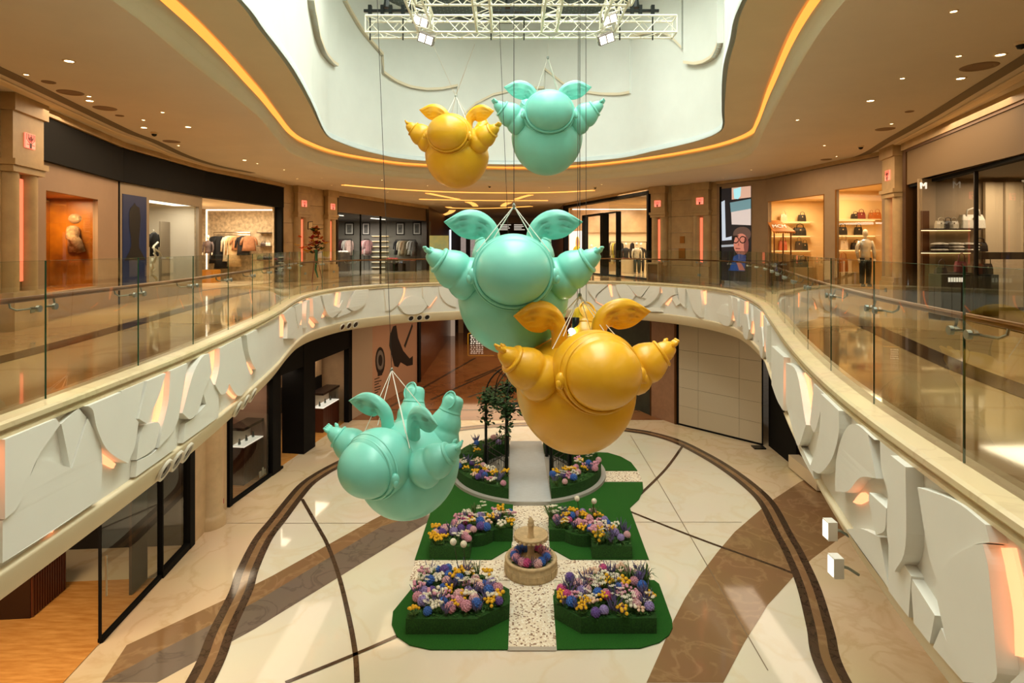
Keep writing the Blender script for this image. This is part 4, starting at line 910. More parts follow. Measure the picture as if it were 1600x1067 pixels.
# --- portrait screen wall
t = thing('shopfront', 'taupe shop wall holding the tall portrait video screen', 'shopfront', F3.at(F3.L/2, 0, 0))
a, b = F3.u(1128), F3.u(1174); hs1 = F3.h(1150, 293)
F4b = mat('store_taupe', (160, 134, 104), 0.55, var=0.04)
part(t, 'wall_panel', F3, F4b, (0, a, 0, 0.15, 0, H-0.15), (b, F3.L, 0, 0.15, 0, H-0.15), (a, b, 0, 0.15, hs1, H-0.15)); part(t, 'cornice', F3, stone_m, (0, F3.L, -0.08, 0.2, H-0.13, H))
part(t, 'edge_frame', F3, black_m, (a-0.12, a-0.02, -0.02, 0.2, 0, hs1+0.1))
scrm = mat('screen_dark', (18, 20, 24), 0.3, emit=(20, 24, 30), estr=0.6)
g = F3.g(); g.box(a, b, -0.03, 0.1, 0.15, hs1); s_ = tag(make('video_screen', g, scrm), 'tall lit video screen showing a man with glasses in blue turtleneck', 'screen')
W = b-a; hs0 = F3.h(1150, 408); HH = hs1-hs0
def sp(name, pts, col, e, layer):
    g = F3.g(); P = [(a+x*W, hs1-y*HH) for x, y in pts]; g.add([(p[0], -0.032-0.002*layer, p[1]) for p in P], tessellate_polygon([[Vector((p[0], p[1], 0)) for p in P]]))
    make(name, g, mat('screen_%d_%d_%d' % col, col, 0.4, emit=col, estr=e), s_)
def ell(cx, cy, rx, ry, n=18): return [(cx+rx*math.cos(2*PI*i/n), cy+ry*math.sin(2*PI*i/n)) for i in range(n)]
sp('screen_image', [(0.36, 0.0), (1, 0.0), (1, 0.15), (0.36, 0.16)], (196, 160, 140), 0.8, 1); sp('screen_image', [(0.42, 0.02), (0.68, 0.0), (0.66, 0.12), (0.58, 0.16), (0.45, 0.15)], (150, 206, 214), 0.9, 2)
sp('screen_image', [(0.0, 0.18), (0.12, 0.16), (0.15, 0.68), (0.36, 0.66), (0.36, 0.71), (0.02, 0.72)], (176, 190, 206), 0.8, 1); sp('screen_image', [(0.3, 0.2), (1, 0.17), (1, 0.3), (0.33, 0.33)], (96, 132, 140), 0.8, 1)
sp('screen_image', [(0.34, 0.33), (1, 0.30), (1, 0.52), (0.36, 0.5)], (190, 180, 176), 0.8, 1); sp('screen_image', [(0.0, 0.78), (0.45, 0.77), (0.45, 0.8), (0.0, 0.81)], (150, 160, 170), 0.7, 1)
sp('screen_image', ell(0.71, 0.635, 0.30, 0.10), (86, 66, 58), 0.7, 3); sp('screen_image', ell(0.68, 0.775, 0.25, 0.15), (176, 110, 92), 0.8, 4); sp('screen_image', ell(0.85, 0.78, 0.08, 0.115), (112, 64, 58), 0.7, 5)
sp('screen_image', [(0.0, 1.0), (0.1, 0.9), (0.45, 0.86), (1, 0.86), (1, 1.13), (0.0, 1.13)], (16, 16, 20), 0.5, 4); sp('screen_image', [(0.42, 0.94), (0.6, 0.9), (0.85, 0.92), (0.8, 1.13), (0.25, 1.13), (0.4, 1.0)], (24, 60, 116), 0.7, 6)
sp('screen_image', [(0.52, 1.0), (0.7, 1.03), (0.82, 1.12), (0.62, 1.12)], (160, 96, 84), 0.7, 7)
for cx in (0.5, 0.74):
    o_ = ell(cx, 0.71, 0.115, 0.05); i_ = ell(cx, 0.71, 0.09, 0.036); g = F3.g(); n = len(o_)
    g.add([(a+x*W, -0.05, hs1-y*HH) for x, y in o_]+[(a+x*W, -0.05, hs1-y*HH) for x, y in i_], [(i, (i+1) % n, n+(i+1) % n, n+i) for i in range(n)]); make('glasses_print', g, mat('print_black', (12, 10, 10), 0.4), s_)
sp('screen_image', [(0.5, 0.82), (0.66, 0.825), (0.66, 0.835), (0.5, 0.835)], (110, 46, 44), 0.6, 8); sp('screen_image', [(0.6, 0.73), (0.63, 0.79), (0.57, 0.79)], (150, 88, 74), 0.7, 8)
sp('screen_image', [(0.38, 0.655), (0.6, 0.65), (0.6, 0.665), (0.38, 0.67)], (40, 28, 26), 0.5, 8)
# --- accessories shop (awning, bags)
t = thing('shopfront', 'taupe accessories shop with two amber lit windows', 'shopfront', F4.at(F4.L/2, 0, 0))
a0, a1 = F4.u(1200), F4.u(1288); b0, b1 = F4.u(1305), F4.u(1378); hA = F4.h(1288, 303); hB = F4.h(1378, 286); hA0 = 0.25; hB0 = 0.3
part(t, 'wall_panel', F4, F4b, (0, a0, 0, 0.15, 0, H-0.15), (a1, b0, 0, 0.15, 0, H-0.15), (b1, F4.L, 0, 0.15, 0, H-0.15), (a0, a1, 0, 0.15, hA, H-0.15), (b0, b1, 0, 0.15, hB, H-0.15), (a0, a1, 0, 0.15, 0, hA0), (b0, b1, 0, 0.15, 0, hB0))
part(t, 'cornice', F4, stone_m, (0, F4.L, -0.08, 0.2, H-0.13, H))
QA = FV(1190, 1300, 26.3); QB = FV(1296, 1392, 22.6); oak = mat('oak_floor', (190, 150, 100), 0.3)
mid = F4.at((a1+b0)/2, 0.15, 0); far_mid = (mid.x*26.3/mid.y, 26.3); near_end = F4.at(F4.L-0.05, 0.15, 0); st = F4.at(0.05, 0.15, 0)
shell(t, [(st.x, st.y), (QA.p0.x+0.05, 26.3), far_mid, (mid.x, mid.y)], hA+0.12, creamw, oak, creamw, (3,))
shell(t, [(mid.x, mid.y), (mid.x*22.6/mid.y, 22.6), (QB.p1.x+0.3, 22.6), (near_end.x+0.9, near_end.y), (near_end.x, near_end.y)], hB+0.12, creamw, oak, creamw, (4,))
pane(t, F4, a0, a1, hA0, hA, 0.06); pane(t, F4, b0, b1, hB0, hB, 0.06)
part(t, 'window_trim', F4, brass, (a0, a1, -0.01, 0.02, hA-0.03, hA), (b0, b1, -0.01, 0.02, hB-0.03, hB), (b0, b0+0.04, -0.01, 0.02, hB0, hB), (a1-0.04, a1, -0.01, 0.02, hA0, hA))
area('shop_light', (12.5, 24.6, MZ+hA+0.05), 1.2, 1.8, 95, (1.0, 0.78, 0.48)); area('shop_light', (12.6, 21.0, MZ+hB+0.05), 1.0, 1.6, 80, (1.0, 0.78, 0.48))
woodp = mat('shelf_wood', (232, 206, 160), 0.5)
nmz = ('top', 'middle', 'bottom')
def bagrow(px0, px1, pys, items, where, Q):
    for k, py in enumerate(pys):
        hs = shelf(Q, px0, px1, py, -0.45, 0.4, '%s lit shelf in the %s' % (nmz[k], where), woodp, True)
        for px, w, h, c, nm in items[k]:
            bag(Q.at(Q.u(px, -0.25), -0.25, hs+0.002), Q.rot(), w, h, c, '%s handbag on the %s shelf in the %s' % (nm, nmz[k], where))
bagrow(1203, 1272, (346, 368, 391), [[(1224, 0.3, 0.34, (230, 190, 160), 'pale pink'), (1253, 0.34, 0.3, (30, 24, 20), 'black square')], [(1249, 0.55, 0.36, (24, 20, 18), 'large black')],
        [(1223, 0.36, 0.42, (196, 100, 70), 'terracotta tote'), (1248, 0.3, 0.4, (60, 40, 34), 'dark tote'), (1257, 0.28, 0.32, (26, 22, 20), 'small black')]], 'left amber window', QA)
bagrow(1309, 1376, (342, 367, 390), [[(1336, 0.3, 0.2, (34, 26, 22), 'small black'), (1345, 0.32, 0.26, (120, 40, 36), 'red and black'), (1361, 0.2, 0.24, (180, 100, 40), 'small tan'), (1370, 0.3, 0.26, (190, 104, 40), 'tan cognac')], [(1316, 0.34, 0.3, (28, 22, 20), 'black shoulder'), (1341, 0.3, 0.3, (26, 22, 20), 'dark hooped')],
        [(1318, 0.3, 0.4, (226, 200, 170), 'cream tall'), (1338, 0.4, 0.26, (24, 20, 20), 'low black')]], 'right amber window', QB)
bag(QB.at(QB.u(1317, -0.8), -0.8, 0.75), 0.0, 0.36, 0.5, (196, 110, 30), 'cognac bucket handbag low in the right amber window')
g = QB.g(); uu = QB.u(1319, -0.8); g.box(uu-0.3, uu+0.4, -1.1, -0.5, 0, 0.74); tag(make('display_table', g, mat('table_cream', (210, 180, 130), 0.5)), 'low cream table under the cognac handbag in the right amber window', 'display table')
g = QA.g(); uu = QA.u(1248, -1.6); g.box(uu-0.5, uu+0.6, -1.9, -1.3, 0, 0.82); tag(make('display_table', g, mat('table_cream', (210, 180, 130), 0.5)), 'low cream table under two black handbags in the left amber window', 'display table')
for px, nm in ((1243, 'left'), (1254, 'right')): bag(QA.at(QA.u(px, -1.6), -1.6, 0.822), 0.0, 0.36, 0.34, (40, 36, 34), nm+' of two black handbags on the low cream table')
# awning kiosk
u0, u1 = QA.u(1201, -1.5), QA.u(1236, -1.5); y0, y1 = QA.h(1215, 363, -1.5), QA.h(1215, 345, -1.5)
t = thing('awning_kiosk', 'small kiosk with white lettered cognac awning in the left amber window', 'kiosk', QA.at((u0+u1)/2, -1.5, 0.02)); cog = mat('cognac', (196, 116, 30), 0.6)
g = QA.g(); g.add([(u0, -1.9, y0), (u1, -1.9, y0), (u1-0.4, -1.3, y1), (u0, -1.3, y1), (u0, -1.9, y0+0.03), (u1, -1.9, y0+0.03), (u1-0.4, -1.3, y1+0.03), (u0, -1.3, y1+0.03)], [(0, 1, 2, 3), (4, 5, 6, 7), (0, 1, 5, 4), (1, 2, 6, 5), (2, 3, 7, 6), (3, 0, 4, 7)]); make('awning', g, cog, t)
g = QA.g()
for i in range(10):
    q = u0+(u1-u0)*(i+0.5)/10; r = (u1-u0)/20
    g.add([(q+r*math.cos(PI+PI*k/6), -1.91, y0+r*1.2*math.sin(PI+PI*k/6)) for k in range(7)], [tuple(range(7))])
make('valance', g, cog, t)
for q in (u0+0.1, (u0+u1)/2, u1-0.15): g = QA.g(); g.bar((q, -1.8, 0.02), (q, -1.8, y0), 0.03, 8); make('post', g, mat('post_bronze', (120, 66, 24), 0.4, metal=0.4), t)
part(t, 'counter', QA, mat('counter_walnut', (120, 66, 26), 0.4), (u0, u1-0.2, -1.8, -1.2, 0.02, 1.05))
def text(body, loc, size, rot, m, parent=None, ext=0.004, align='CENTER', name='lettering'):
    c = bpy.data.curves.new(name, 'FONT'); c.body = body; c.size = size; c.extrude = ext; c.align_x = align
    q = bpy.data.objects.new(name, c); me = bpy.data.meshes.new_from_object(q); bpy.data.objects.remove(q); me.materials.append(m)
    o = bpy.data.objects.new(name, me); COL.objects.link(o); o.rotation_euler = rot
    if parent: o.parent = parent; o.location = Vector(loc)-worldloc(parent)
    else: o.location = loc
    return o
lw = mat('letter_white', (240, 232, 214), 0.5, emit=(240, 232, 214), estr=0.5)
p_ = QA.at((u0+u1)/2-0.1, -1.72, y0+(y1-y0)*0.30+0.05); text('MCM', p_, 0.26, (math.radians(45), 0, 0), lw, t)
mannequin(QB.at(QB.u(1352, -1.6), -1.6, 0.25), 0.0, 2.05, mat('silver_puffer', (206, 206, 204), 0.25, metal=0.5, bump=0.6, bscale=9), fabric((22, 20, 20)), 'mannequin in silver puffer and black trousers in right amber window')
# --- nearest right leather goods shop
column(F5, F5.L*0.5, 'nearest right stone column between the two right shops', 0.95)
t = thing('shopfront', 'dark glazed leather goods shop at the right edge', 'shopfront', F6.at(F6.L/2, 0, 0)); hF = F6.h(1430, 286)
fas6 = mat('fascia_khaki', (120, 94, 56), 0.6)
part(t, 'fascia', F6, fas6, (0.25, F6.L, -0.05, 0.3, hF, 4.40)); part(t, 'cornice', F6, stone_m, (0, F6.L, -0.12, 0.3, 4.45, H)); part(t, 'frame', F6, bronze, (0.0, 0.25, -0.08, 0.3, 0, 4.42), (0.2, F6.L, -0.08, 0.0, 4.38, 4.45))
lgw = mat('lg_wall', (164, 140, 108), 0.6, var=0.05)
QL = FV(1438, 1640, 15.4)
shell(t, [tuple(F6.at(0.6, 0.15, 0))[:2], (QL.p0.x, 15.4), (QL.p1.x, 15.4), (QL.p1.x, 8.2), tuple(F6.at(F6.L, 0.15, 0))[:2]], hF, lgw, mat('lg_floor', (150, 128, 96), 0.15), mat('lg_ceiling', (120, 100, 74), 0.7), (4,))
ue = F6.u(1517); pane(t, F6, 0.25, ue, 0, hF, 0.1); pane(t, F6, ue, F6.L, 0, hF, 0.1)
part(t, 'mullion', F6, mat('mullion_dark', (40, 34, 28), 0.4), (ue-0.02, ue+0.02, 0.06, 0.14, 0, hF))
part(t, 'head_rail', F6, black_m, (0.25, F6.L, 0.0, 0.18, hF-0.08, hF))
q0 = QL.u(1535, -0.1)
for i in range(7):
    a = q0+(QL.L-q0)*i/7
    part(t, 'curtain_panel', QL, mat('curtain_beige', (206, 184, 150), 0.8), (a, a+(QL.L-q0)/7-0.03, -0.2+0.05*(i % 2), -0.12+0.05*(i % 2), 0.1, hF-0.1))
part(t, 'mirror_strip', QL, mat('wall_bronze_panel', (96, 62, 36), 0.25), (QL.u(1439, -0.06), QL.u(1452, -0.06), -0.06, -0.05, 0, 2.6))
area('shop_light', (12.3, 13.6, MZ+hF-0.1), 1.2, 2.4, 75, WARM2)
lm = mat('lit_letters', (246, 240, 226), 0.5, emit=(255, 246, 230), estr=0.5)
pm = QL.at(QL.u(1443, -0.2), -0.2, QL.h(1443, 295, -0.2)); s_ = text('M', pm, 0.24, (PI/2, 0, 0), lm, None, 0.02); tag(s_, 'white lit shop letter M behind the dark glass', 'sign')
dk = mat('dark_shelf', (60, 48, 38), 0.4)
h1 = shelf(QL, 1455, 1533, 357, -0.45, 0.4, 'upper dark shelf in the leather goods shop', dk, True)
h2 = shelf(QL, 1455, 1533, 393, -0.45, 0.4, 'lower dark shelf holding striped knitwear in the leather goods shop', dk, True)
bag(QL.at(QL.u(1517, -0.28), -0.28, h1), QL.rot(), 0.62, 0.36, (236, 226, 206), 'large white studded tote on the upper dark shelf')
for px, c, nm in ((1469, (216, 200, 170), 'cream'), (1480, (40, 34, 30), 'black'), (1489, (220, 206, 180), 'ivory')): bag(QL.at(QL.u(px, -0.28), -0.28, h1), QL.rot(), 0.26, 0.2, c, nm+' small handbag on the upper dark shelf')
for k, (px, w_) in enumerate(((1468, 0.42), (1492, 0.46), (1511, 0.3), (1521, 0.24))):
    uu = QL.u(px, -0.28)
    for i in range(3):
        g = QL.g(); g.ball((uu, -0.28, h2+0.04+0.075*i), (w_/2, 0.16, 0.042), 12, 6)
        tag(make('folded_sweater', g, fabric((226, 216, 200) if (i+k) % 2 == 0 or i != 1 else (60, 50, 48)), smooth=True), '%s folded sweater in the %s pile on the lower dark shelf' % (('bottom', 'middle', 'top')[i], ('first', 'second', 'third', 'fourth')[k]), 'sweater')
bag(QL.at(QL.u(1529, -0.28), -0.28, h2), QL.rot(), 0.4, 0.24, (24, 22, 24), 'black box bag at the end of the lower dark shelf')
g = QL.g(); g.box(QL.u(1525, -1.6), QL.L, -1.65, -1.55, QL.h(1560, 405, -1.6), QL.h(1560, 394, -1.6)); bb = tag(make('hanging_beam', g, mat('beam_brown', (70, 56, 42), 0.4)), 'long brown hanging beam across the leather goods shop', 'beam')
for px, c, nm, hgt in ((1471, (60, 40, 30), 'wire stand', 0.9), (1502, (130, 60, 60), 'burgundy', 1.05), (1530, (120, 60, 30), 'tan and black', 1.0), (1542, (60, 50, 44), 'dark', 1.0)):
    uu = QL.u(px, -1.3); g = QL.g(); g.box(uu-0.16, uu+0.16, -1.45, -1.1, 0.0, hgt); pd = tag(make('display_plinth', g, mat('plinth_dark', (44, 38, 32), 0.4)), 'dark plinth below the %s handbag in the leather goods shop' % nm, 'plinth')
    bag(QL.at(uu, -1.28, hgt+0.002), QL.rot(), 0.28, 0.26, c, nm+' handbag on a dark plinth in the leather goods shop', tall=1.8)
uu = QL.u(1483, -1.9); g = QL.g(); g.box(uu-0.33, uu+0.33, -2.1, -1.7, 0.0, QL.h(1483, 428, -1.9)); pd = tag(make('display_plinth', g, MATS['plinth_dark']), 'wide dark plinth with pale lettering in front of the leather goods', 'plinth')
hq = QL.h(1483, 437, -2.1)
for i in range(6): g = QL.g(); g.box(uu-0.17+i*0.06, uu-0.125+i*0.06, -2.106, -2.1, hq-0.05, hq+0.05); make('lettering', g, lw, pd)
# --- far corridor end of the gallery
t = thing('wall_corridor_end', 'dark end wall of the upper far corridor with lit signs', 'wall', (-1, 60, MZ), kind='structure'); gd = mat('corridor_dark', (46, 32, 24), 0.5)
g = G(); g.box(-9.0, 6.0, 60, 60.3, MZ, MZ+3.75); make('wall_panel', g, gd, t)
g = G(); g.box(-9.0, 6.0, 59.6, 60.3, MZ+3.75, CZ); make('bulkhead', g, ceil_m, t)
for sx, x0 in ((-1, -6.25), (1, 3.65)):
    g = G(); y0 = 43.0 if sx < 0 else 40.7; g.box(x0-(0.3 if sx < 0 else 0), x0+(0 if sx < 0 else 0.3), y0, 60, MZ, CZ); make('side_wall', g, mat('corridor_wall', (110, 76, 46), 0.5), t)
g = G(); p0 = PT(675, 393, 59); p1 = PT(705, 359, 59); g.box(p0.x, p1.x, 58.9, 59.0, p0.z, p1.z); tag(make('video_screen', g, mat('screen_sky', (214, 224, 232), 0.4, emit=(220, 230, 240), estr=1.2, var=0.4, vscale=0.7, col2=(120, 140, 130))), 'bright landscape screen at the end of the far corridor', 'screen')
g = G(); p0 = PT(671, 425, 40); p1 = PT(701, 368, 40); g.box(p0.x, p1.x, 40.0, 40.08, MZ, p1.z); tag(make('advert_board', g, mat('advert_yellow', (196, 190, 110), 0.5, var=0.7, vscale=0.9, col2=(110, 150, 140), emit=(180, 180, 110), estr=0.15)), 'free standing yellow and green advertising board at corridor mouth', 'advert board')
for k, (x, w_) in enumerate(((720, 8), (735, 10), (848, 12))):
    g = G(); p0 = PT(x, 405, 58); p1 = PT(x+w_, 366, 58); g.box(p0.x, p1.x, 57.9, 58.0, p0.z, p1.z); tag(make('shop_window', g, mat('window_glow%d' % k, (150, 130, 120), 0.4, emit=(200, 180, 170), estr=0.4, var=0.8, vscale=1.2, col2=(40, 30, 30))), ('left', 'middle', 'right')[k]+' small lit shop window at the dark corridor end', 'shop window')
g = G(); p0 = PT(779, 360, 55); p1 = PT(822, 349, 55); g.box(p0.x, p1.x, 54.9, 55.0, p0.z, p1.z); s_ = tag(make('direction_sign', g, mat('sign_dark', (40, 28, 20), 0.5)), 'dark hanging direction sign with white lettering in the corridor', 'sign')
for k in range(2):
    for i in range(4):
        g = G(); x = p0.x+0.15+k*1.3; z = p1.z-0.1-i*0.15; g.box(x, x+(1.0, 0.8, 0.9, 0.7)[(i+k) % 4], 54.86, 54.9, z-0.08, z); make('lettering', g, lw, s_)
# back of the hall behind the camera
g = G(); g.box(-20, 20, -6.3, -6.0, 0, ROOF); struct('wall_back', g, stone_m, 'beige stone wall at the near end of the hall', 'wall')
# ================================================================ GROUND FLOOR FRONTS
LH = LOWC
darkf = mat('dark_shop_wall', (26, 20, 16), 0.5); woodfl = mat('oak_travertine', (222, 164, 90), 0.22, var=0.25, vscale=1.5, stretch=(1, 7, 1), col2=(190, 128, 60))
A1 = F((-8.35, 4.64), (-9.35, 17.28), 0.0); A2 = F((-9.51, 19.72), (-9.12, 22.85), 0.0); A3 = F((-9.12, 22.85), (-8.12, 29.70), 0.0)
# shop 1: nearest, open timber floor, dark counters, glass screen
t = thing('shopfront', 'nearest ground floor shop with golden timber floor and dark glass front', 'shopfront', A1.at(A1.L/2, 0, 0))
ug = A1.u(160); ud = A1.u(253); uend = A1.L
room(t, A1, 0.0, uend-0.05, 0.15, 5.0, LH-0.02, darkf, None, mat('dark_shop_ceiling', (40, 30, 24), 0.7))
g = A1.g(); g.add([(0, 0.05, 0.02), (ud, 0.05, 0.02), (ud, 4.9, 0.02), (0, 4.9, 0.02)], [(0, 1, 2, 3)]); make('timber_floor', g, woodfl, t)
pane(t, A1, ug, ud, 0.1, LH, 0.05); pane(t, A1, ud+0.05, uend-0.3, 0.25, LH, 0.05)
part(t, 'frame', A1, black_m, (ug-0.015, ug+0.015, 0.02, 0.08, 0, LH), (ug, ud, 0.0, 0.1, 0.0, 0.1), (ud, ud+0.05, -0.02, 0.12, 0, LH), (ud, uend, -0.04, 0.12, 0, 0.18), (uend-0.3, uend, -0.05, 0.2, 0, LH))
part(t, 'door_leaf', A1, mat('door_dark', (40, 28, 20), 0.5), (ud-0.75, ud-0.02, 0.35, 0.42, 0.02, LH))
part(t, 'door_handle', A1, steel, (ug+0.05, ug+0.08, -0.06, -0.03, 1.0, 1.9))
shop_light(A1, 5.0, 1.8, LH-0.15, 4.5, 2.0, 330, WARM); shop_light(A1, uend-1.5, 1.2, LH-0.15, 1.5, 0.8, 10, WARM)
t = thing('counter', 'dark fluted counter on the golden timber floor', 'counter', A1.at(A1.u(60, 2.5), 2.5, 0)); uc = A1.u(62, 2.4)
part(t, 'body', A1, mat('counter_dark', (44, 22, 14), 0.4), (uc-0.6, uc+0.6, 2.2, 3.0, 0.02, 1.0)); part(t, 'top', A1, black_m, (uc-0.65, uc+0.65, 2.15, 3.05, 1.0, 1.05))
for i in range(14): part(t, 'flute', A1, mat('flute_wood', (90, 44, 26), 0.4), (uc-0.58+i*0.085, uc-0.53+i*0.085, 2.16, 2.2, 0.04, 0.98))
t = thing('counter', 'cream topped counter with green tray inside the nearest left shop', 'counter', A1.at(A1.u(270, 0.8), 0.8, 0)); uc = A1.u(272, 0.9); hc = A1.h(268, 800, 0.9)
part(t, 'body', A1, mat('counter_brown', (54, 40, 30), 0.4), (uc-0.6, uc+0.7, 0.5, 1.3, 0.02, hc-0.04)); part(t, 'top', A1, mat('counter_cream', (236, 206, 150), 0.4, emit=(236, 200, 140), estr=0.25), (uc-0.65, uc+0.75, 0.45, 1.35, hc-0.04, hc))
part(t, 'tray', A1, mat('tray_green', (40, 120, 60), 0.4), (uc-0.3, uc+0.1, 0.7, 1.0, hc, hc+0.03)); g = A1.g(); g.lathe([(0.05, 0), (0.06, 0.06), (0.02, 0.1), (0.03, 0.2)], 12, (uc-0.3, 0.75, hc)); make('vase', g, glassedge, t)
# stone column between shops
A12 = F((-9.35, 17.28), (-9.51, 19.72), 0.0)
t = thing('stone_column', 'ground floor stone column with faint pink slot between the left shops', 'column', A12.at(A12.L/2, 0, 0)); ps = mat('stone_light', (206, 180, 140), 0.4, var=0.1, vscale=2)
u = A12.L*0.5
part(t, 'shaft', A12, ps, (0.1, A12.L-0.1, 0.0, 0.4, 0, LH)); g = A12.g(); g.lathe([(0.52, 0), (0.52, 0.28), (0.46, 0.36), (0.42, 0.40), (0.42, LH)], 24, (u, 0.1, 0)); make('half_round', g, ps, t, True)
part(t, 'light_slot', A12, mat('slot_pink', (200, 120, 90), 0.5, emit=(220, 120, 90), estr=0.35), (u+0.42, u+0.52, -0.14, 0.0, 0.9, 3.2)); part(t, 'fire_sign', A12, mat('sign_red', (170, 50, 40), 0.5), (u+0.4, u+0.52, -0.16, -0.14, 0.45, 0.6))
# shop 2 and 3 with walnut counters
walnut2 = mat('walnut_fluted', (74, 34, 20), 0.4); caseg = glass('case_glass', (236, 240, 240), 1.4)
def watch_shop(Fc, label, wall, ux, uy, depth, lightp):
    t = thing('shopfront', label, 'shopfront', Fc.at(Fc.L/2, 0, 0))
    room(t, Fc, 0.15, Fc.L-0.15, 0.15, depth, LH-0.02, wall, woodfl, MATS['dark_shop_ceiling'])
    part(t, 'frame', Fc, black_m, (0, 0.18, -0.06, 0.2, 0, LH), (Fc.L-0.4, Fc.L, -0.06, 0.2, 0, LH), (0, Fc.L, -0.06, 0.2, 3.7, LH), (0, ux, -0.04, 0.12, 0, 0.1))
    pane(t, Fc, 0.18, ux, 0.1, 3.7, 0.04); shop_light(Fc, Fc.L*0.5, 0.9, 3.6, Fc.L*0.6, 0.9, lightp, WARM2)
    return t
def watch_counter(Fc, px, dep, w, label, hh=0.95):
    uu = Fc.u(px, dep); t = thing('display_counter', label, 'display counter', Fc.at(uu, dep, 0))
    part(t, 'body', Fc, walnut2, (uu-w/2, uu+w/2, dep-0.3, dep+0.3, 0.02, hh))
    n = int(w/0.09)
    for i in range(n): part(t, 'flute', Fc, walnut2, (uu-w/2+i*w/n+0.01, uu-w/2+(i+1)*w/n-0.01, dep-0.325, dep-0.3, 0.06, hh-0.06))
    part(t, 'lit_top', Fc, mat('case_light', (250, 236, 214), 0.5, emit=(255, 240, 220), estr=0.7), (uu-w/2, uu+w/2, dep-0.32, dep+0.32, hh, hh+0.03))
    part(t, 'glass_case', Fc, caseg, (uu-w/2+0.02, uu+w/2-0.02, dep-0.29, dep+0.29, hh+0.03, hh+0.62)); part(t, 'lid', Fc, mat('lid_dark', (40, 28, 22), 0.35), (uu-w/2-0.04, uu+w/2+0.04, dep-0.34, dep+0.34, hh+0.62, hh+0.72))
    part(t, 'back_panel', Fc, mat('case_back', (226, 206, 180), 0.5), (uu-w/2+0.04, uu+w/2-0.04, dep+0.2, dep+0.24, hh+0.03, hh+0.6))
    for i in range(3):
        g = Fc.g(); x = uu-w/2+w*(i+0.5)/3; g.lathe([(0.05, 0), (0.05, 0.08), (0.03, 0.12), (0.035, 0.2), (0.0, 0.22)], 10, (x, dep, hh+0.03)); make('watch_stand', g, steel, t, True)
    return t
t = watch_shop(A2, 'ground floor watch shop window beside the stone column', mat('plum_wall', (150, 120, 104), 0.6), A2.L-0.4, 0, 1.8, 26)
part(t, 'price_cards', A2, mat('card_white', (236, 230, 220), 0.5), (A2.L-0.9, A2.L-0.75, 0.2, 0.22, 0.1, 0.32), (A2.L-0.7, A2.L-0.6, 0.2, 0.22, 0.1, 0.4), (A2.L-0.56, A2.L-0.48, 0.2, 0.22, 0.1, 0.3))
watch_counter(A2, 385, 0.8, 1.35, 'walnut fluted counter with lit glass case in the window beside the column', 1.4)
t = watch_shop(A3, 'ground floor watch shop with oak doors and black portal', mat('beige_panel', (176, 146, 112), 0.5, var=0.08), 0.4, 0, 2.6, 60)
for i in range(4): part(t, 'wall_panel', A3, MATS['beige_panel'], (A3.u(468, 1.2)+i*0.55, A3.u(468, 1.2)+i*0.55+0.53, 1.2, 1.25, 0.02, 3.6))
part(t, 'picture_frame', A3, black_m, (A3.u(436, 1.4), A3.u(443, 1.4), 1.3, 1.34, 1.5, 2.6)); part(t, 'pillar', A3, black_m, (A3.u(472), A3.u(490), -0.08, 0.9, 0, LH))
t = watch_counter(A3, 508, 0.75, 1.7, 'walnut fluted counter with lit glass case in the oak door watch shop', 1.15)
g = A3.g(); a, b = A3.u(490, 1.15), A3.u(503, 1.15); g.box(a, b, 1.15, 1.205, A3.h(497, 608, 1.15), A3.h(497, 588, 1.15)); s_ = tag(make('framed_picture', g, black_m), 'framed dark picture on the wall above the walnut counter', 'picture'); 
# poster wall
A4 = F((-8.12, 29.70), (-6.03, 38.28), 0.0)
t = thing('wall_poster', 'pale graphic wall with a watch and a black silhouette', 'wall', A4.at(A4.L/2, 0, 0), kind='structure')
um = A4.u(582); part(t, 'wall_panel', A4, mat('poster_grey', (186, 166, 144), 0.6), (0, um, 0, 0.2, 0, LH)); part(t, 'wall_panel', A4, mat('poster_blush', (196, 156, 130), 0.6), (um, A4.L, 0, 0.2, 0, LH))
pk = mat('poster_black', (26, 20, 18), 0.6); pg = mat('poster_silver', (128, 122, 116), 0.5)
def wallprint(name, Fc, pts, m, lay, parent):
    g = Fc.g(); P = [(Fc.u(a), Fc.h(a, b)) for a, b in pts]; g.add([(p[0], -0.004*lay, p[1]) for p in P], tessellate_polygon([[Vector((p[0], p[1], 0)) for p in P]])); return make(name, g, m, parent)
def pe(cx, cy, rx, ry, n=20): return [(cx+rx*math.cos(2*PI*i/n), cy+ry*math.sin(2*PI*i/n)) for i in range(n)]
wallprint('watch_print', A4, pe(594, 564, 7.6, 22), pk, 1, t); wallprint('watch_print', A4, pe(594, 563, 5.6, 16), pg, 2, t); wallprint('watch_print', A4, pe(594, 563, 3.2, 9), pk, 3, t); wallprint('watch_print', A4, [(590, 578), (598, 576), (597, 586), (590, 588)], pk, 2, t)
wallprint('silhouette_print', A4, [(614, 510), (619, 508), (622, 528), (630, 548), (640, 560), (645, 556), (645, 570), (636, 572), (626, 566), (622, 574), (616, 572), (612, 556), (608, 540), (609, 524)], pk, 1, t); wallprint('silhouette_print', A4, [(631, 540), (644, 505), (645, 510), (633, 544)], pk, 1, t); wallprint('silhouette_print', A4, [(606, 600), (610, 575), (612, 576), (608, 602)], pk, 1, t)
for i in range(6): wallprint('text_print', A4, [(585, 592+i*4.4), (585+(8, 11, 7, 10, 9, 6)[i], 589+i*4.4), (585+(8, 11, 7, 10, 9, 6)[i], 590.5+i*4.4), (585, 593.5+i*4.4)], pk, 1, t)
part(t, 'pillar', A4, black_m, (A4.L-0.35, A4.L+0.05, -0.1, 0.3, 0, LH))
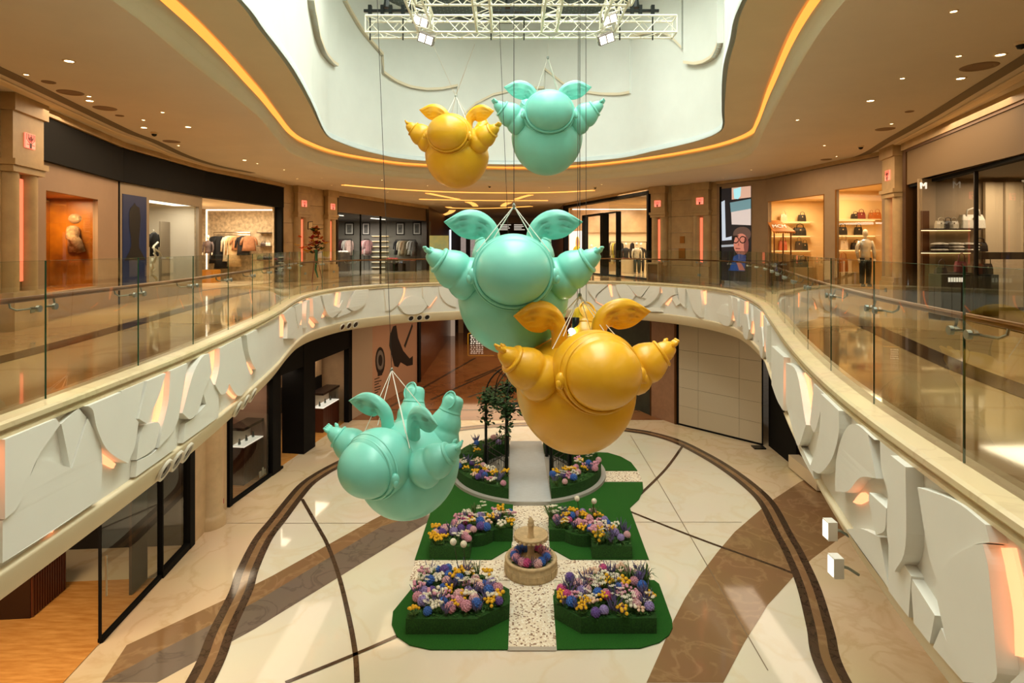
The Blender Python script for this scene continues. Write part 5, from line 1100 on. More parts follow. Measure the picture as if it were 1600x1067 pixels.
# corridor sides and end on the ground floor
t = thing('wall_lower_corridor', 'brown lacquer walls of the ground floor corridor', 'wall', (0, 58, 0), kind='structure'); brn = mat('brown_lacquer', (110, 62, 34), 0.25, var=0.2, vscale=0.7)
g = G(); g.box(-6.4, -6.03, 38.2, 66, 0, LH); make('side_wall', g, brn, t); g = G(); g.box(4.5, 4.8, 36.5, 66, 0, LH); make('side_wall', g, brn, t); g = G(); g.box(-7, 6, 66, 66.3, 0, LH); make('end_wall', g, brn, t)
for k, (x, dd) in enumerate(((653, 42), (664, 53), (676, 53), (720, 60))):
    p = PT(x, 520, dd); g = G(); g.box(p.x-0.25, p.x+0.25, dd, dd+0.5, 0, LH); tag(make('lacquer_column', g, (black_m, bronze, black_m, mat('pale_column', (196, 160, 120), 0.3))[k]), ('black', 'bronze', 'second black', 'pale')[k]+' square column in the ground floor corridor', 'column')
g = G(); p0 = PT(686, 536, 58); p1 = PT(711, 500, 58); g.box(p0.x, p1.x, 57.9, 58.0, 0.02, LH-0.05); s_ = tag(make('video_screen', g, mat('screen_teal', (190, 170, 150), 0.4, emit=(190, 170, 150), estr=0.35)), 'tall screen with a person in blue in the ground floor corridor', 'screen')
g = G(); a = PT(687, 536, 57.88); b = PT(703, 514, 57.88); g.add([(a.x, 57.88, a.z), (b.x, 57.88, a.z), (b.x-0.3, 57.88, b.z-0.2), (a.x+0.3, 57.88, b.z)], [(0, 1, 2, 3)]); make('screen_image', g, mat('screen_blue2', (20, 130, 206), 0.4, emit=(20, 130, 206), estr=0.9), s_)
g = G(); p0 = PT(732, 545, 53); p1 = PT(772, 521, 53); g.box(p0.x, p1.x, 52.9, 53.0, p0.z, p1.z); s_ = tag(make('info_board', g, mat('board_dark', (40, 26, 14), 0.4)), 'dark information board with yellow edge and rows of lettering', 'sign')
g = G(); ym = mat('board_edge', (190, 130, 20), 0.5, emit=(200, 140, 20), estr=0.4); g.box(p0.x-0.06, p0.x, 52.88, 53.0, p0.z, p1.z); g.box(p0.x, p1.x, 52.88, 53.0, p1.z, p1.z+0.06); make('edge_light', g, ym, s_)
for i in range(6):
    g = G(); z = p1.z-0.14-i*0.17
    for j in range(5):
        x = p0.x+0.18+j*0.24+(0.05 if i % 2 else 0); g.box(x, x+R.uniform(0.1, 0.2), 52.87, 52.9, z-0.1, z)
    make('lettering', g, lw, s_)
# right side: green panel, pilaster, pale panelled hoarding, black pillar, plinth
B1 = F((4.52, 36.54), (7.19, 30.51), 0.0); B2 = F((7.19, 30.51), (8.18, 28.88), 0.0); B3 = F((8.18, 28.88), (10.97, 25.87), 0.0); B4 = F((10.97, 25.87), (10.85, 21.34), 0.0)
t = thing('wall_green', 'dark green marble wall panel beside the right pilaster', 'wall', B1.at(B1.L/2, 0, 0), kind='structure')
part(t, 'wall_panel', B1, mat('green_marble', (52, 62, 53), 0.3, var=0.3, vscale=1.5), (0, B1.L, 0, 0.2, 0, LH))
t = thing('wall_pilaster', 'brown stone pilaster beside the pale hoarding', 'wall', B2.at(B2.L/2, 0, 0), kind='structure')
part(t, 'stone_panel', B2, mat('brown_stone', (150, 112, 84), 0.4, var=0.12), (0.06, B2.L-0.25, -0.03, 0.2, 0, LH)); part(t, 'trim', B2, bronze, (0, 0.06, -0.06, 0.2, 0, LH), (B2.L-0.25, B2.L-0.12, -0.05, 0.2, 0, LH)); part(t, 'shadow_gap', B2, black_m, (B2.L-0.12, B2.L, 0, 0.2, 0, LH))
t = thing('wall_hoarding', 'pale grey beige panelled hoarding closing a shop on the right', 'wall', B3.at(B3.L/2, 0, 0), kind='structure')
hm = mat('hoarding_panel', (186, 172, 146), 0.35); c0 = [0.0, B3.u(1091), B3.u(1155), B3.L]; r0 = [0.1, 0.98, 1.88, 2.78, 3.7, LH]
for i in range(3):
    for j in range(5): part(t, 'panel', B3, hm, (c0[i]+0.006, c0[i+1]-0.006, 0.0, 0.1, r0[j]+0.006, r0[j+1]-0.006))
part(t, 'skirting', B3, black_m, (0, B3.L, 0.03, 0.15, 0, LH))
t = thing('wall_right_lower', 'black portal and white plinth of the lower right shop', 'wall', B4.at(B4.L/2, 0, 0), kind='structure')
part(t, 'portal', B4, black_m, (0, B4.u(1232), 0.3, 0.7, 0, LH)); part(t, 'plinth', B4, mat('plinth_pale', (214, 198, 168), 0.4), (B4.u(1232), B4.L+0.4, 0.0, 0.7, 0.06, 0.55)); part(t, 'shop_glass_wall', B4, mat('shop_dark_glass', (40, 32, 26), 0.1), (B4.u(1232), B4.L+6.0, 0.4, 0.6, 0.5, LH), (B4.L+0.4, B4.L+14.0, 0.2, 0.6, 0.0, LH))
g = B4.g(); g.box(0.1, 0.5, -0.5, 0.0, 0.01, 0.06); make('door_track', g, blackmetal, t)
# ================================================================ INFLATABLE FIGURES
def infl(name, col):
    m = mat(name, col, 0.36, var=0.04, vscale=1.5, spec=0.5, coat=0.12); return m
TEAL = infl('inflatable_teal', (136, 226, 208)); YEL = infl('inflatable_yellow', (244, 184, 36))
def ell_ring(c, rx, rz, r, n=48, tilt=0.0, m=8):
    pts = []
    for i in range(n):
        a = 2*PI*i/n; x = rx*math.cos(a); z = rz*math.sin(a); pts.append(Vector(c)+Vector((x, math.sin(tilt)*z, math.cos(tilt)*z)))
    g = G(); g.tube(pts, r, m, closed=True); return g
def axis_lathe(g, p, d, prof, n=24):
    """prof: (t along, radius); p start, d direction vector (length = unit of t)"""
    p = Vector(p); d = Vector(d); ax = d.normalized(); x = ax.cross(Vector((0, 0, 1))).normalized(); y = x.cross(ax); rows = []
    for t, r in prof: rows.append([p+d*t+x*(r*math.cos(2*PI*i/n))+y*(r*math.sin(2*PI*i/n)) for i in range(n)])
    g.grid(rows, True)
def figure(label, m, loc, yaw, pitch, roll, k, army=(-0.04, -0.04)):
    t = thing('inflatable_figure', label, 'inflatable figure', loc, 'hanging inflatable figures')
    M = Matrix.Translation(Vector(loc)) @ Matrix.Rotation(yaw, 4, 'Z') @ Matrix.Rotation(pitch, 4, 'X') @ Matrix.Rotation(roll, 4, 'Y') @ Matrix.Scale(k, 4)
    def gg(): g = G(); g.M = M; return g
    def put(name, g, parent=t):
        g2 = G(); g2.M = M; g2.add(g.v, g.f); return make(name, g2, m, parent, True)
    # body: pear shaped, heavier below
    g = G(); n, mm = 48, 32; rows = []
    for j in range(mm+1):
        a = PI*j/mm; row = []
        for i in range(n):
            b = 2*PI*i/n; x = math.sin(a)*math.cos(b); y = math.sin(a)*math.sin(b); z = math.cos(a)
            s = 1.0-0.10*max(0, z); row.append((0.89*x*s, 0.62+0.98*y*s, -0.24+(0.78 if z > 0 else 0.97)*z))
        rows.append(row)
    g.grid(rows, True); body = put('body', g)
    # hood and face
    g = G(); g.ball((0, -0.10, 0.15), (0.625, 0.58, 0.575), 48, 30); hood = put('hood', g)
    g = G(); g.ball((0, -0.34, 0.16), (0.545, 0.50, 0.485), 48, 30); put('face', g)
    put('hood_rim', ell_ring((0, -0.37, 0.155), 0.560, 0.505, 0.026, 56, 0.10), hood)
    put('hood_seam', ell_ring((0, -0.28, 0.155), 0.600, 0.552, 0.016, 56, 0.10), hood)
    for s in (-1, 1):
        g = G(); g.ball((s*0.60, -0.33, 0.10), (0.07, 0.075, 0.115), 16, 12); g.ball((s*0.635, -0.36, 0.06), (0.045, 0.05, 0.07), 14, 10); put('ear', g, hood)
        # arm
        p0 = Vector((s*0.56, 0.20, -0.06)); p1 = Vector((s*1.32, army[0 if s < 0 else 1], 0.46)); d = (p1-p0).normalized()*0.955; g = G()
        axis_lathe(g, p0, d, [(-0.05, 0.14), (0.0, 0.26), (0.08, 0.325), (0.18, 0.345), (0.27, 0.33), (0.335, 0.30), (0.36, 0.285), (0.385, 0.295), (0.44, 0.305), (0.52, 0.295), (0.60, 0.265), (0.68, 0.222), (0.72, 0.195)], 28); arm = put('arm', g)
        g = G(); axis_lathe(g, p0, d, [(0.70, 0.18), (0.715, 0.212), (0.735, 0.218), (0.755, 0.205), (0.765, 0.16), (0.75, 0.12)], 28); put('cuff', g, arm)
        g = G(); axis_lathe(g, p0, d, [(0.74, 0.155), (0.80, 0.150), (0.86, 0.128), (0.92, 0.098), (0.95, 0.07), (0.965, 0.0)], 20); hand = put('hand', g, arm)
        ax = d.normalized(); x = ax.cross(Vector((0, 0, 1))).normalized(); y = x.cross(ax); c = p0+d*0.92
        for q in range(4):
            o = x*((q-1.5)*0.042)+y*0.02; g = G(); g.tube([c+o, c+o*1.25+ax*0.07, c+o*1.35+ax*0.115+y*0.012], [0.036, 0.034, 0.016], 8); g.ball(c+o*1.35+ax*0.115+y*0.012, 0.022, 8, 6); put('finger', g, hand)
        g = G(); o = x*(-s*0.09)+y*0.06; cc = p0+d*0.85; g.tube([cc+o, cc+o*1.5+ax*0.06, cc+o*1.6+ax*0.10], [0.04, 0.036, 0.015], 8); put('finger', g, hand)
        # leg
        p0 = Vector((s*0.34, 1.02, -0.05)); p1 = Vector((s*0.50, 1.46, 0.84)); d = p1-p0; g = G()
        axis_lathe(g, p0, d, [(-0.12, 0.2), (0.0, 0.33), (0.14, 0.37), (0.27, 0.355), (0.36, 0.31), (0.40, 0.292), (0.44, 0.297), (0.52, 0.292), (0.60, 0.265), (0.68, 0.225), (0.72, 0.205)], 28); leg = put('leg', g)
        g = G(); axis_lathe(g, p0, d, [(0.705, 0.19), (0.715, 0.214), (0.73, 0.216), (0.745, 0.205), (0.78, 0.200), (0.88, 0.198), (0.96, 0.185), (1.0, 0.155), (1.02, 0.10), (1.025, 0.0)], 28); foot = put('foot', g, leg)
        ax = d.normalized(); nrm = (Vector((0, -0.80, 0.60))).normalized(); u = Vector((1, 0, 0)); v = nrm.cross(u).normalized(); c = p0+d*0.93+Vector((0, -0.135, 0.06)); pts = []
        for i in range(28):
            a = 2*PI*i/28; pts.append(c+u*(0.135*math.cos(a))+v*(0.165*math.sin(a)))
        g = G(); g.tube(pts, 0.016, 6, closed=True); g.ball(c-nrm*0.03, (0.135, 0.155, 0.05), 16, 8, Matrix(((u.x, v.x, nrm.x), (u.y, v.y, nrm.y), (u.z, v.z, nrm.z)))); put('sole', g, foot)
        # wing: leaf between a fat leading edge and a thin lower edge, ribbed on the face
        TE = spline([(0.20, 0.47, 0.38), (0.21, 0.47, 0.72), (0.31, 0.45, 0.94), (0.52, 0.41, 1.09), (0.78, 0.35, 1.10), (1.08, 0.27, 0.92)], 7)
        BE = spline([(0.44, 0.47, 0.38), (0.44, 0.47, 0.62), (0.50, 0.45, 0.68), (0.63, 0.41, 0.64), (0.85, 0.35, 0.70), (1.08, 0.27, 0.91)], 7)
        g = G(); rows = []; K = 30; mN = len(TE)
        for i in range(mN):
            tt = i/(mN-1); p = Vector((s*TE[i].x, TE[i].y, TE[i].z)); q_ = Vector((s*BE[i].x, BE[i].y, BE[i].z)); wv = q_-p; W_ = max(1e-3, wv.length); wv = wv/W_; nf = Vector((0, -1, 0))
            e = min(1.0, max(0.0, (tt-0.3)/0.3)); th = 0.115 if tt < 0.6 else max(0.012, 0.115*math.cos((tt-0.6)/0.4*PI/2)); row = []
            for q in range(K):
                a = 2*PI*q/K; ca = math.cos(a); sa = math.sin(a); u_ = (1-ca)/2
                pf = th*(1.0-0.75*e*max(0.0, (u_-0.25)/0.75))
                if sa > 0 and u_ > 0.2: pf *= 1.0+0.5*e*math.cos(u_*W_/0.095*2*PI)
                row.append(p+wv*(u_*W_)+nf*(sa*pf))
            rows.append(row)
        g.grid(rows, True); g.f.append(list(range(len(g.v)-K, len(g.v)))); put('wing', g)
    return t, M
ropem = mat('rope_white', (232, 228, 216), 0.7); wirem = mat('wire_dark', (44, 42, 40), 0.5)
TRZ = EYE+4.95
FIG = []
for label, m, px, py, D, yaw, pitch, roll, k in (
        ('large teal inflatable winged figure facing forward in the middle of the void', TEAL, 802, 440, 8.9, 0.0, 0.0, 0.0, 1.0),
        ('yellow inflatable winged figure in front, turned slightly to the right', YEL, 925, 594, 8.35, 0.28, 0.0, 0.0, 1.0),
        ('teal inflatable winged figure low on the left, turned to the left', TEAL, 600, 730, 10.35, -0.58, 0.16, 0.05, 1.0),
        ('small looking yellow inflatable winged figure high up near the ceiling opening', YEL, 705, 221, 16.0, -0.20, -0.02, 0.06, 1.0),
        ('teal inflatable winged figure high up to the right of the yellow one', TEAL, 857, 190, 14.2, 0.0, -0.02, 0.0, 1.0)):
    FIG.append(figure(label, m, PT(px, py, D), yaw, pitch, roll, k, (-0.10, 0.62) if yaw < -0.5 else (0.12, -0.04) if yaw > 0.2 else (-0.04, -0.04))+(px,))
def rig(i, hub_px, hub_py, D, tops, label, n=4):
    t, M, px = FIG[i]; hub = PT(hub_px, hub_py, D)
    c = thing('suspension_rope', label, 'rope', hub)
    for a in ((-0.34, 0.25, 0.60), (0.34, 0.25, 0.60), (-0.42, 0.95, 0.50), (0.42, 0.95, 0.50), (-0.56, 0.10, 0.45), (0.56, 0.10, 0.45))[:n]:
        g = G(); g.bar(hub, M @ Vector(a), 0.008, 5); make('rope_leg', g, ropem, c)
    g = G(); g.ball(hub, (0.03, 0.03, 0.05), 8, 6); make('shackle', g, steel, c)
    for tp in tops: g = G(); g.bar(hub, tp, 0.006, 5); make('wire', g, wirem if i not in (3, 4) else ropem, c)
def top(px, D, z=TRZ): return Vector(((px-800)/FPX*D, D, z))
rig(0, 803, 322, 9.45, [top(803, 9.45, EYE+9.4)], 'white rope bridle above the large teal figure', 6)
rig(1, 906, 462, 9.1, [top(906, 9.1, EYE+9.4)], 'white rope bridle above the front yellow figure', 6)
rig(2, 612, 578, 11.5, [Vector((-2.9, 11.9, EYE+9.4))], 'white rope bridle above the low left teal figure', 6)
rig(3, 712, 150, 16.8, [top(676, 14.3), top(742, 14.3)], 'white rope bridle above the high yellow figure', 4)
rig(4, 856, 90, 14.5, [top(856, 14.3)], 'white rope bridle above the high teal figure', 4)
for k, (x0, x1, D, z0) in enumerate(((640, 590, 13.0, 0.3), (700, 650, 13.6, 2.0), (905, 902, 12.2, EYE-1.3), (915, 916, 12.6, EYE-1.3), (768, 800, 13.4, EYE-1.7))):
    a = Vector(((x0-800)/FPX*D, D, EYE+9.4)); b = Vector(((x1-800)/FPX*D, D, z0)) if k > 1 else None
    if k < 2: continue
    g = G(); g.bar(Vector(a), Vector(b), 0.006, 5); tag(make('tether_wire', g, wirem), ('thin dark wire hanging right of the high teal figure', 'outer thin dark wire right of the high teal figure', 'thin slanting wire between the two high figures')[k-2], 'wire')
# spotlight on the front yellow figure
p = PT(894, 520, 9.6); t = thing('spotlight', 'small black spotlight shining beside the front yellow wing', 'spotlight', p)
g = G(); g.tube([p+Vector((0.06, 0, 0.25)), p+Vector((0.05, 0, -0.05)), p+Vector((0.02, -0.05, -0.22))], 0.06, 10); make('housing', g, blackmetal, t, True)
g = G(); g.ball(p+Vector((-0.02, -0.10, 0.04)), 0.05, 12, 8); make('lens', g, emis('spot_bulb', (255, 246, 230), 30), t, True)
# ================================================================ ROOF TRUSS
def truss(a, b, s, label, up=Vector((0, 0, 1))):
    a = Vector(a); b = Vector(b); d = (b-a); L = d.length; d.normalize(); x = d.cross(up).normalized(); y = x.cross(d).normalized()
    t = thing('lighting_truss', label, 'truss', (a+b)/2, 'roof truss beams'); C = [x*s/2*i+y*s/2*j for i, j in ((-1, -1), (1, -1), (1, 1), (-1, 1))]
    for c in C: g = G(); g.bar(a+c, b+c, 0.026, 6); make('chord', g, trussm, t)
    g = G(); n = max(2, int(L/(s*0.9)))
    for i in range(n):
        p, q = a+d*(L*i/n), a+d*(L*(i+1)/n)
        for f in range(4):
            c0, c1 = C[f], C[(f+1) % 4]; g.bar(p+c0, q+c1, 0.011, 4) if i % 2 == 0 else g.bar(p+c1, q+c0, 0.011, 4)
    for p in (a, b):
        for f in range(4): g.bar(p+C[f], p+C[(f+1) % 4], 0.018, 5)
    make('lattice', g, trussm, t); return t
zt = EYE+(HOR-42)/FPX*14.3; X = lambda px, D: (px-800)/FPX*D
truss((X(574, 14.3), 14.3, zt), (X(1054, 14.3), 14.3, zt), 0.40, 'long white box truss beam across the dome front')
truss((X(648, 12.4), 12.4, zt), (X(990, 12.4), 12.4, zt), 0.36, 'shorter white box truss beam nearer the viewer')
for k, (xb, xt) in enumerate(((665, 648), (757, 749), (858, 865), (949, 966))):
    truss((X(xb, 14.1), 14.1, zt), (X(xb, 14.1), 7.0, zt), 0.36, ('leftmost', 'inner left', 'inner right', 'rightmost')[k]+' white truss beam running towards the viewer')
for k, px in enumerate((604, 793, 994)):
    c = Vector((X(px, 14.3), 14.3, zt+0.36)); t = thing('chain_hoist', ('left', 'middle', 'right')[k]+' black chain hoist with clamp bar on the long truss', 'hoist', c)
    g = G(); g.box(c.x-0.55, c.x+0.55, c.y-0.03, c.y+0.03, c.z, c.z+0.06); make('clamp_bar', g, blackmetal, t)
    for s in (-0.4, -0.1, 0.1, 0.4): g = G(); g.box(c.x+s-0.04, c.x+s+0.04, c.y-0.05, c.y+0.05, c.z-0.06, c.z+0.16); make('clamp', g, blackmetal, t)
    for s in (-0.4, 0.4): g = G(); g.bar((c.x+s, c.y, c.z), (c.x+s, c.y, c.z-0.68), 0.018, 6); make('strap', g, blackmetal, t)
    g = G(); g.tube([(c.x, c.y, c.z+0.1), (c.x, c.y, c.z+0.35), (c.x, c.y, c.z+0.36), (c.x, c.y, ROOF)], [0.09, 0.05, 0.025, 0.02], 8); make('chain', g, blackmetal, t)
for k, (px, py, D, rz) in enumerate(((657, 33, 13.9, 0.35), (665, 61, 13.9, 0.35), (953, 31, 13.9, -0.35), (948, 61, 13.9, -0.35))):
    c = PT(px, py, D); t = thing('floodlight', ('upper left', 'lower left', 'upper right', 'lower right')[k]+' twin floodlight clamped to the roof truss', 'floodlight', c)
    M = Matrix.Translation(c) @ Matrix.Rotation(rz, 4, 'Y') @ Matrix.Rotation(0.5, 4, 'X')
    g = G(); g.M = M; g.box(-0.19, 0.19, 0.0, 0.16, -0.11, 0.11); make('housing', g, mat('flood_grey', (120, 110, 100), 0.5), t)
    for s in (-0.09, 0.09): g = G(); g.M = M; g.box(s-0.07, s+0.07, -0.012, 0.0, -0.085, 0.085); make('led_panel', g, emis('flood_led%d%d' % (k, s > 0), (255, 250, 240), 5), t)
    g = G(); g.M = M; g.tube([(-0.2, 0.08, 0.0), (-0.2, 0.08, 0.22), (0.2, 0.08, 0.22), (0.2, 0.08, 0.0)], 0.02, 5); g.bar((0, 0.08, 0.22), (0, 0.1, 0.36), 0.03, 6); make('yoke', g, trussm, t)
# ================================================================ CEILING FITTINGS
trimw = mat('fitting_trim', (236, 214, 180), 0.5); greyf = mat('speaker_grille', (140, 112, 84), 0.7)
def downlight(px, py, r=0.09, lit=True, label='', group=None, name='downlight'):
    x, y = CL(px, py, CZ-EYE); c = (x, y, CZ)
    t = thing(name, label, 'downlight' if lit else 'ceiling speaker', (x, y, CZ), group)
    g = G(); g.lathe([(r*0.75, -0.001), (r*0.8, -0.014), (r*1.08, -0.012), (r*1.15, -0.001)], 20, c); make('trim_ring', g, trimw if lit else greyf, t, True)
    g = G(); g.lathe([(0.0, -0.006), (r*0.78, -0.006)], 20, c); make('lamp' if lit else 'grille', g, bulb if lit else greyf, t)
LL = [(108, 95), (41, 116), (139, 150), (140, 157), (224, 187), (225, 199), (254, 175), (294, 198), (279, 227), (382, 250), (402, 255), (444, 265), (464, 279), (502, 278), (518, 289)]
LR = [(1490, 17), (1498, 87), (1563, 85), (1501, 122), (1410, 122), (1360, 157), (1393, 193), (1246, 187), (1288, 227), (1307, 244), (1174, 265), (1130, 278)]
LF = [(597, 281), (668, 290), (606, 300), (647, 306), (858, 293), (940, 288), (868, 306), (738, 305), (828, 317)]
ORD = ('nearest', 'second nearest', 'third nearest', 'fourth nearest', 'fifth nearest', 'sixth nearest', 'seventh nearest', 'eighth nearest', 'ninth nearest', 'tenth nearest', 'eleventh nearest', 'twelfth nearest', 'third farthest', 'second farthest', 'farthest')
LL.sort(key=lambda q: q[1]); LR.sort(key=lambda q: q[1]); LF.sort(key=lambda q: q[0])
for i, (px, py) in enumerate(LL): downlight(px, py, 0.085 if (px, py) in ((108, 95), (140, 157), (225, 199), (294, 198), (382, 250)) else 0.05, True, ORD[i]+' glowing downlight in the left gallery ceiling', 'left gallery downlights')
for i, (px, py) in enumerate(LR): downlight(px, py, 0.085 if (px, py) in ((1563, 85), (1501, 122), (1360, 157)) else 0.05, True, ORD[i]+' glowing downlight in the right gallery ceiling', 'right gallery downlights')
for i, (px, py) in enumerate(LF): downlight(px, py, 0.06, True, ('first', 'second', 'third', 'fourth', 'fifth', 'sixth', 'seventh', 'eighth', 'ninth')[i]+' downlight from the left in the far gallery ceiling', 'far gallery downlights')
for px, py, r, w_ in ((110, 144.5, 0.2, 'nearest left'), (164, 169, 0.2, 'second left'), (268, 221, 0.2, 'third left'), (76, 128, 0.1, 'small near left'), (187, 180.5, 0.08, 'small mid left'), (1530, 104, 0.24, 'nearest right'), (1383, 201.5, 0.2, 'second right'), (1421, 174, 0.08, 'small right'), (1291, 249, 0.16, 'far right')):
    downlight(px, py, r, False, w_+' round flush grille in the gallery ceiling', 'ceiling grilles', 'ceiling_speaker')
for px, py, w_ in ((241, 207, 'left'), (1345, 228, 'right'), (1596, 66, 'near right'), (765, 290, 'far centre'), (930, 292, 'far right')):
    x, y = CL(px, py, CZ-EYE); t = thing('security_camera', w_+' small dome camera on the gallery ceiling', 'camera', (x, y, CZ-0.12)); g = G(); g.lathe([(0.0, -0.11), (0.05, -0.09), (0.07, -0.04), (0.07, -0.03)], 14, (x, y, CZ)); make('dome', g, blackmetal, t, True); g = G(); g.lathe([(0.075, -0.045), (0.09, -0.03), (0.09, 0.0)], 14, (x, y, CZ)); make('collar', g, trimw, t, True)
# linear slot diffusers near the shopfronts
slotm = mat('slot_grey', (120, 104, 80), 0.6)
SLL = Curve([CL(a, b, CZ-EYE) for a, b in ((-200, 20), (0, 109), (100, 157), (200, 205), (240, 220), (290, 243), (340, 259), (395, 270))], sm=3)
SLR = Curve([CL(a, b, CZ-EYE) for a, b in ((1260, 263), (1340, 245), (1390, 218), (1440, 190), (1520, 141), (1600, 92), (1760, -10))], sm=3)
for c, w_ in ((SLL, 'left'), (SLR, 'right')):
    g = G(); sweep(g, c, [(-0.13, CZ-0.004), (-0.12, CZ-0.012), (0.12, CZ-0.012), (0.13, CZ-0.004)]); tag(make('air_slot', g, slotm, origin=(0, 0, CZ-0.02)), 'long grey linear air slot in the %s gallery ceiling' % w_, 'air slot')
    g = G(); sweep(g, c, [(-0.55 if w_ == 'left' else -0.55, CZ-0.01), (-0.5, CZ-0.03), (-0.35, CZ-0.03), (-0.30, CZ-0.01)]); make('slot_bead', g, trimw, [o for o in bpy.data.objects if o.name.startswith('air_slot')][-1])
# amber ceiling lines over the far gallery and corridor
def cline(pts, label, wd=0.14):
    c = Curve([CL(a, b, CZ-EYE) for a, b in pts], 0.3); g = G(); sweep(g, c, [(-wd, CZ-0.004), (-wd, CZ-0.03), (wd, CZ-0.03), (wd, CZ-0.004)]); tag(make('ceiling_light_line', g, emis('amber_line_%d' % len(MATS), (255, 184, 92), 1.1), origin=(0, 0, CZ-0.04)), label, 'light line')
cline([(536, 288.5), (600, 294), (700, 299.5), (800, 301), (870, 300), (928, 297)], 'longest amber light line on the far gallery ceiling')
cline([(655, 311), (760, 313), (856, 313)], 'second amber light line on the far gallery ceiling', 0.16)
cline([(700, 323), (712, 325), (770, 325), (830, 322)], 'third amber light line towards the corridor', 0.2)
cline([(668, 301.5), (690, 306), (716, 311)], 'left diagonal amber light line', 0.14); cline([(806, 311), (818, 307), (830, 304)], 'right diagonal amber light line', 0.14)
cline([(731, 315), (739, 318), (743, 322)], 'short left curved amber light line', 0.2); cline([(795, 316), (789, 319), (786, 322)], 'short right curved amber light line', 0.2)
cline([(677, 339), (692, 336), (703, 332), (707, 328)], 'hooked amber light line beside the menswear shop', 0.25)
# round spotlights set in the soffit lip, in threes
for k, L in enumerate((((537, 508), (547, 507), (557, 506)), ((643, 496), (656, 495), (668, 494)), ((264, 724), (282, 709), (298, 695)), ((376, 631), (388, 622), (399, 613)))):
    for i, (px, py) in enumerate(L):
        D, s = VOID.hit(px); z = ZB1-0.20; c = Z(VOID.at(s, -0.055), z); nr = ((VOID.at(s, 1.0)-VOID.at(s, 0.0)).normalized()-Vector((0, 0, 0.45))).normalized()
        t = thing('lip_spotlight', '%s of three round spotlights in the soffit lip, %s trio' % (('left', 'middle', 'right')[i], ('second farthest', 'farthest', 'nearest', 'second nearest')[k]), 'spotlight', c, 'soffit lip spotlights')
        x = Vector((-nr.y, nr.x, 0)).normalized(); up = nr.cross(x); M = Matrix(((x.x, up.x, nr.x, c.x), (x.y, up.y, nr.y, c.y), (x.z, up.z, nr.z, c.z), (0, 0, 0, 1)))
        g = G(); g.M = M; g.lathe([(0.10, 0.008), (0.125, 0.012), (0.14, 0.022), (0.16, 0.02), (0.165, -0.02)], 20); make('ring', g, mat('spot_ring', (220, 210, 190), 0.4), t, True)
        g = G(); g.M = M; g.lathe([(0.0, 0.01), (0.115, 0.012)], 20); make('lens', g, mat('spot_lens', (40, 34, 30), 0.2), t)
        g = G(); g.M = M; g.lathe([(0.0, 0.02), (0.05, 0.018)], 12); make('reflector', g, mat('spot_core', (10, 10, 10), 0.2), t)
# square floodlights below the right gallery
for k, (px, py) in enumerate(((1297, 827), (1306, 884))):
    D = 6.4-0.5*k; c = PT(px, py, D); t = thing('floodlight', ('farther', 'nearer')[k]+' white square floodlight below the right gallery edge', 'floodlight', c)
    g = G(); g.box(c.x-0.05, c.x+0.05, c.y-0.06, c.y+0.06, c.z-0.10, c.z+0.10); make('housing', g, mat('flood_white', (230, 226, 214), 0.4), t); g = G(); g.box(c.x-0.056, c.x-0.05, c.y-0.05, c.y+0.05, c.z-0.085, c.z+0.085); make('led_panel', g, whiteled, t)
    g = G(); g.tube([c+Vector((0.05, 0, 0)), c+Vector((0.12, 0.0, -0.02)), c+Vector((0.24, 0.02, -0.10))], 0.015, 6); make('bracket', g, steel, t)
# ================================================================ GARDEN
turf = mat('artificial_turf', (28, 108, 10), 0.95, var=0.35, vscale=40, col2=(14, 78, 4), bump=0.8, bscale=180)
hedge_m = mat('hedge_turf', (40, 96, 22), 0.95, var=0.45, vscale=30, col2=(14, 52, 8), bump=0.9, bscale=120)
pebble = speckle('pebble_carpet', (232, 220, 196), (140, 110, 84), (246, 240, 224), 26)
greyplat = mat('platform_grey', (168, 166, 158), 0.6); runner = mat('runner_grey', (196, 202, 204), 0.6, var=0.1, vscale=4, stretch=(1, 10, 1))
def fpoly(name, pts, z0, z1, m, label, cat, group=None, par=None):
    g = G(); g.poly([FL(a, b, z1) for a, b in pts], z0, z1)
    o = make(name, g, m, par)
    return tag(o, label, cat, group) if par is None else o
fpoly('pebble_path', [(801, 790), (857, 790), (859, 875), (1013, 875), (1023, 906), (866, 906), (869, 1015), (793, 1015), (797, 906), (640, 906), (649, 875), (800, 875)], 0.010, 0.020, pebble, 'cross shaped pale pebble carpet path through the garden', 'path')
fpoly('pebble_path', [(942, 736), (997, 736), (1004, 752), (942, 752)], 0.010, 0.020, pebble, 'short pebble carpet strip right of the gazebo platform', 'path')
fpoly('pebble_path', [(655, 752), (664, 736), (718, 736), (712, 752)], 0.010, 0.020, pebble, 'short pebble carpet strip left of the gazebo platform', 'path')
fpoly('turf_carpet', [(654, 906), (762, 906), (797, 930), (794, 1014), (672, 1014), (640, 1007), (620, 993), (612, 975), (614, 955)], 0.010, 0.034, turf, 'green turf carpet below the front left flower bed', 'turf carpet')
fpoly('turf_carpet', [(898, 906), (1022, 906), (1030, 912), (1050, 968), (1051, 980), (1045, 992), (1030, 1003), (1000, 1012), (870, 1014), (864, 930)], 0.010, 0.034, turf, 'green turf carpet below the front right flower bed', 'turf carpet')
fpoly('turf_carpet', [(648, 874), (767, 874), (790, 860), (799, 858), (802, 780), (730, 752), (655, 752), (652, 766), (660, 780), (676, 790)], 0.010, 0.034, turf, 'green turf carpet below the middle left flower bed', 'turf carpet')
fpoly('turf_carpet', [(893, 874), (1014, 874), (984, 793), (998, 780), (1005, 766), (1004, 753), (930, 753), (857, 780), (859, 858), (868, 860)], 0.010, 0.034, turf, 'green turf carpet below the middle right flower bed', 'turf carpet')
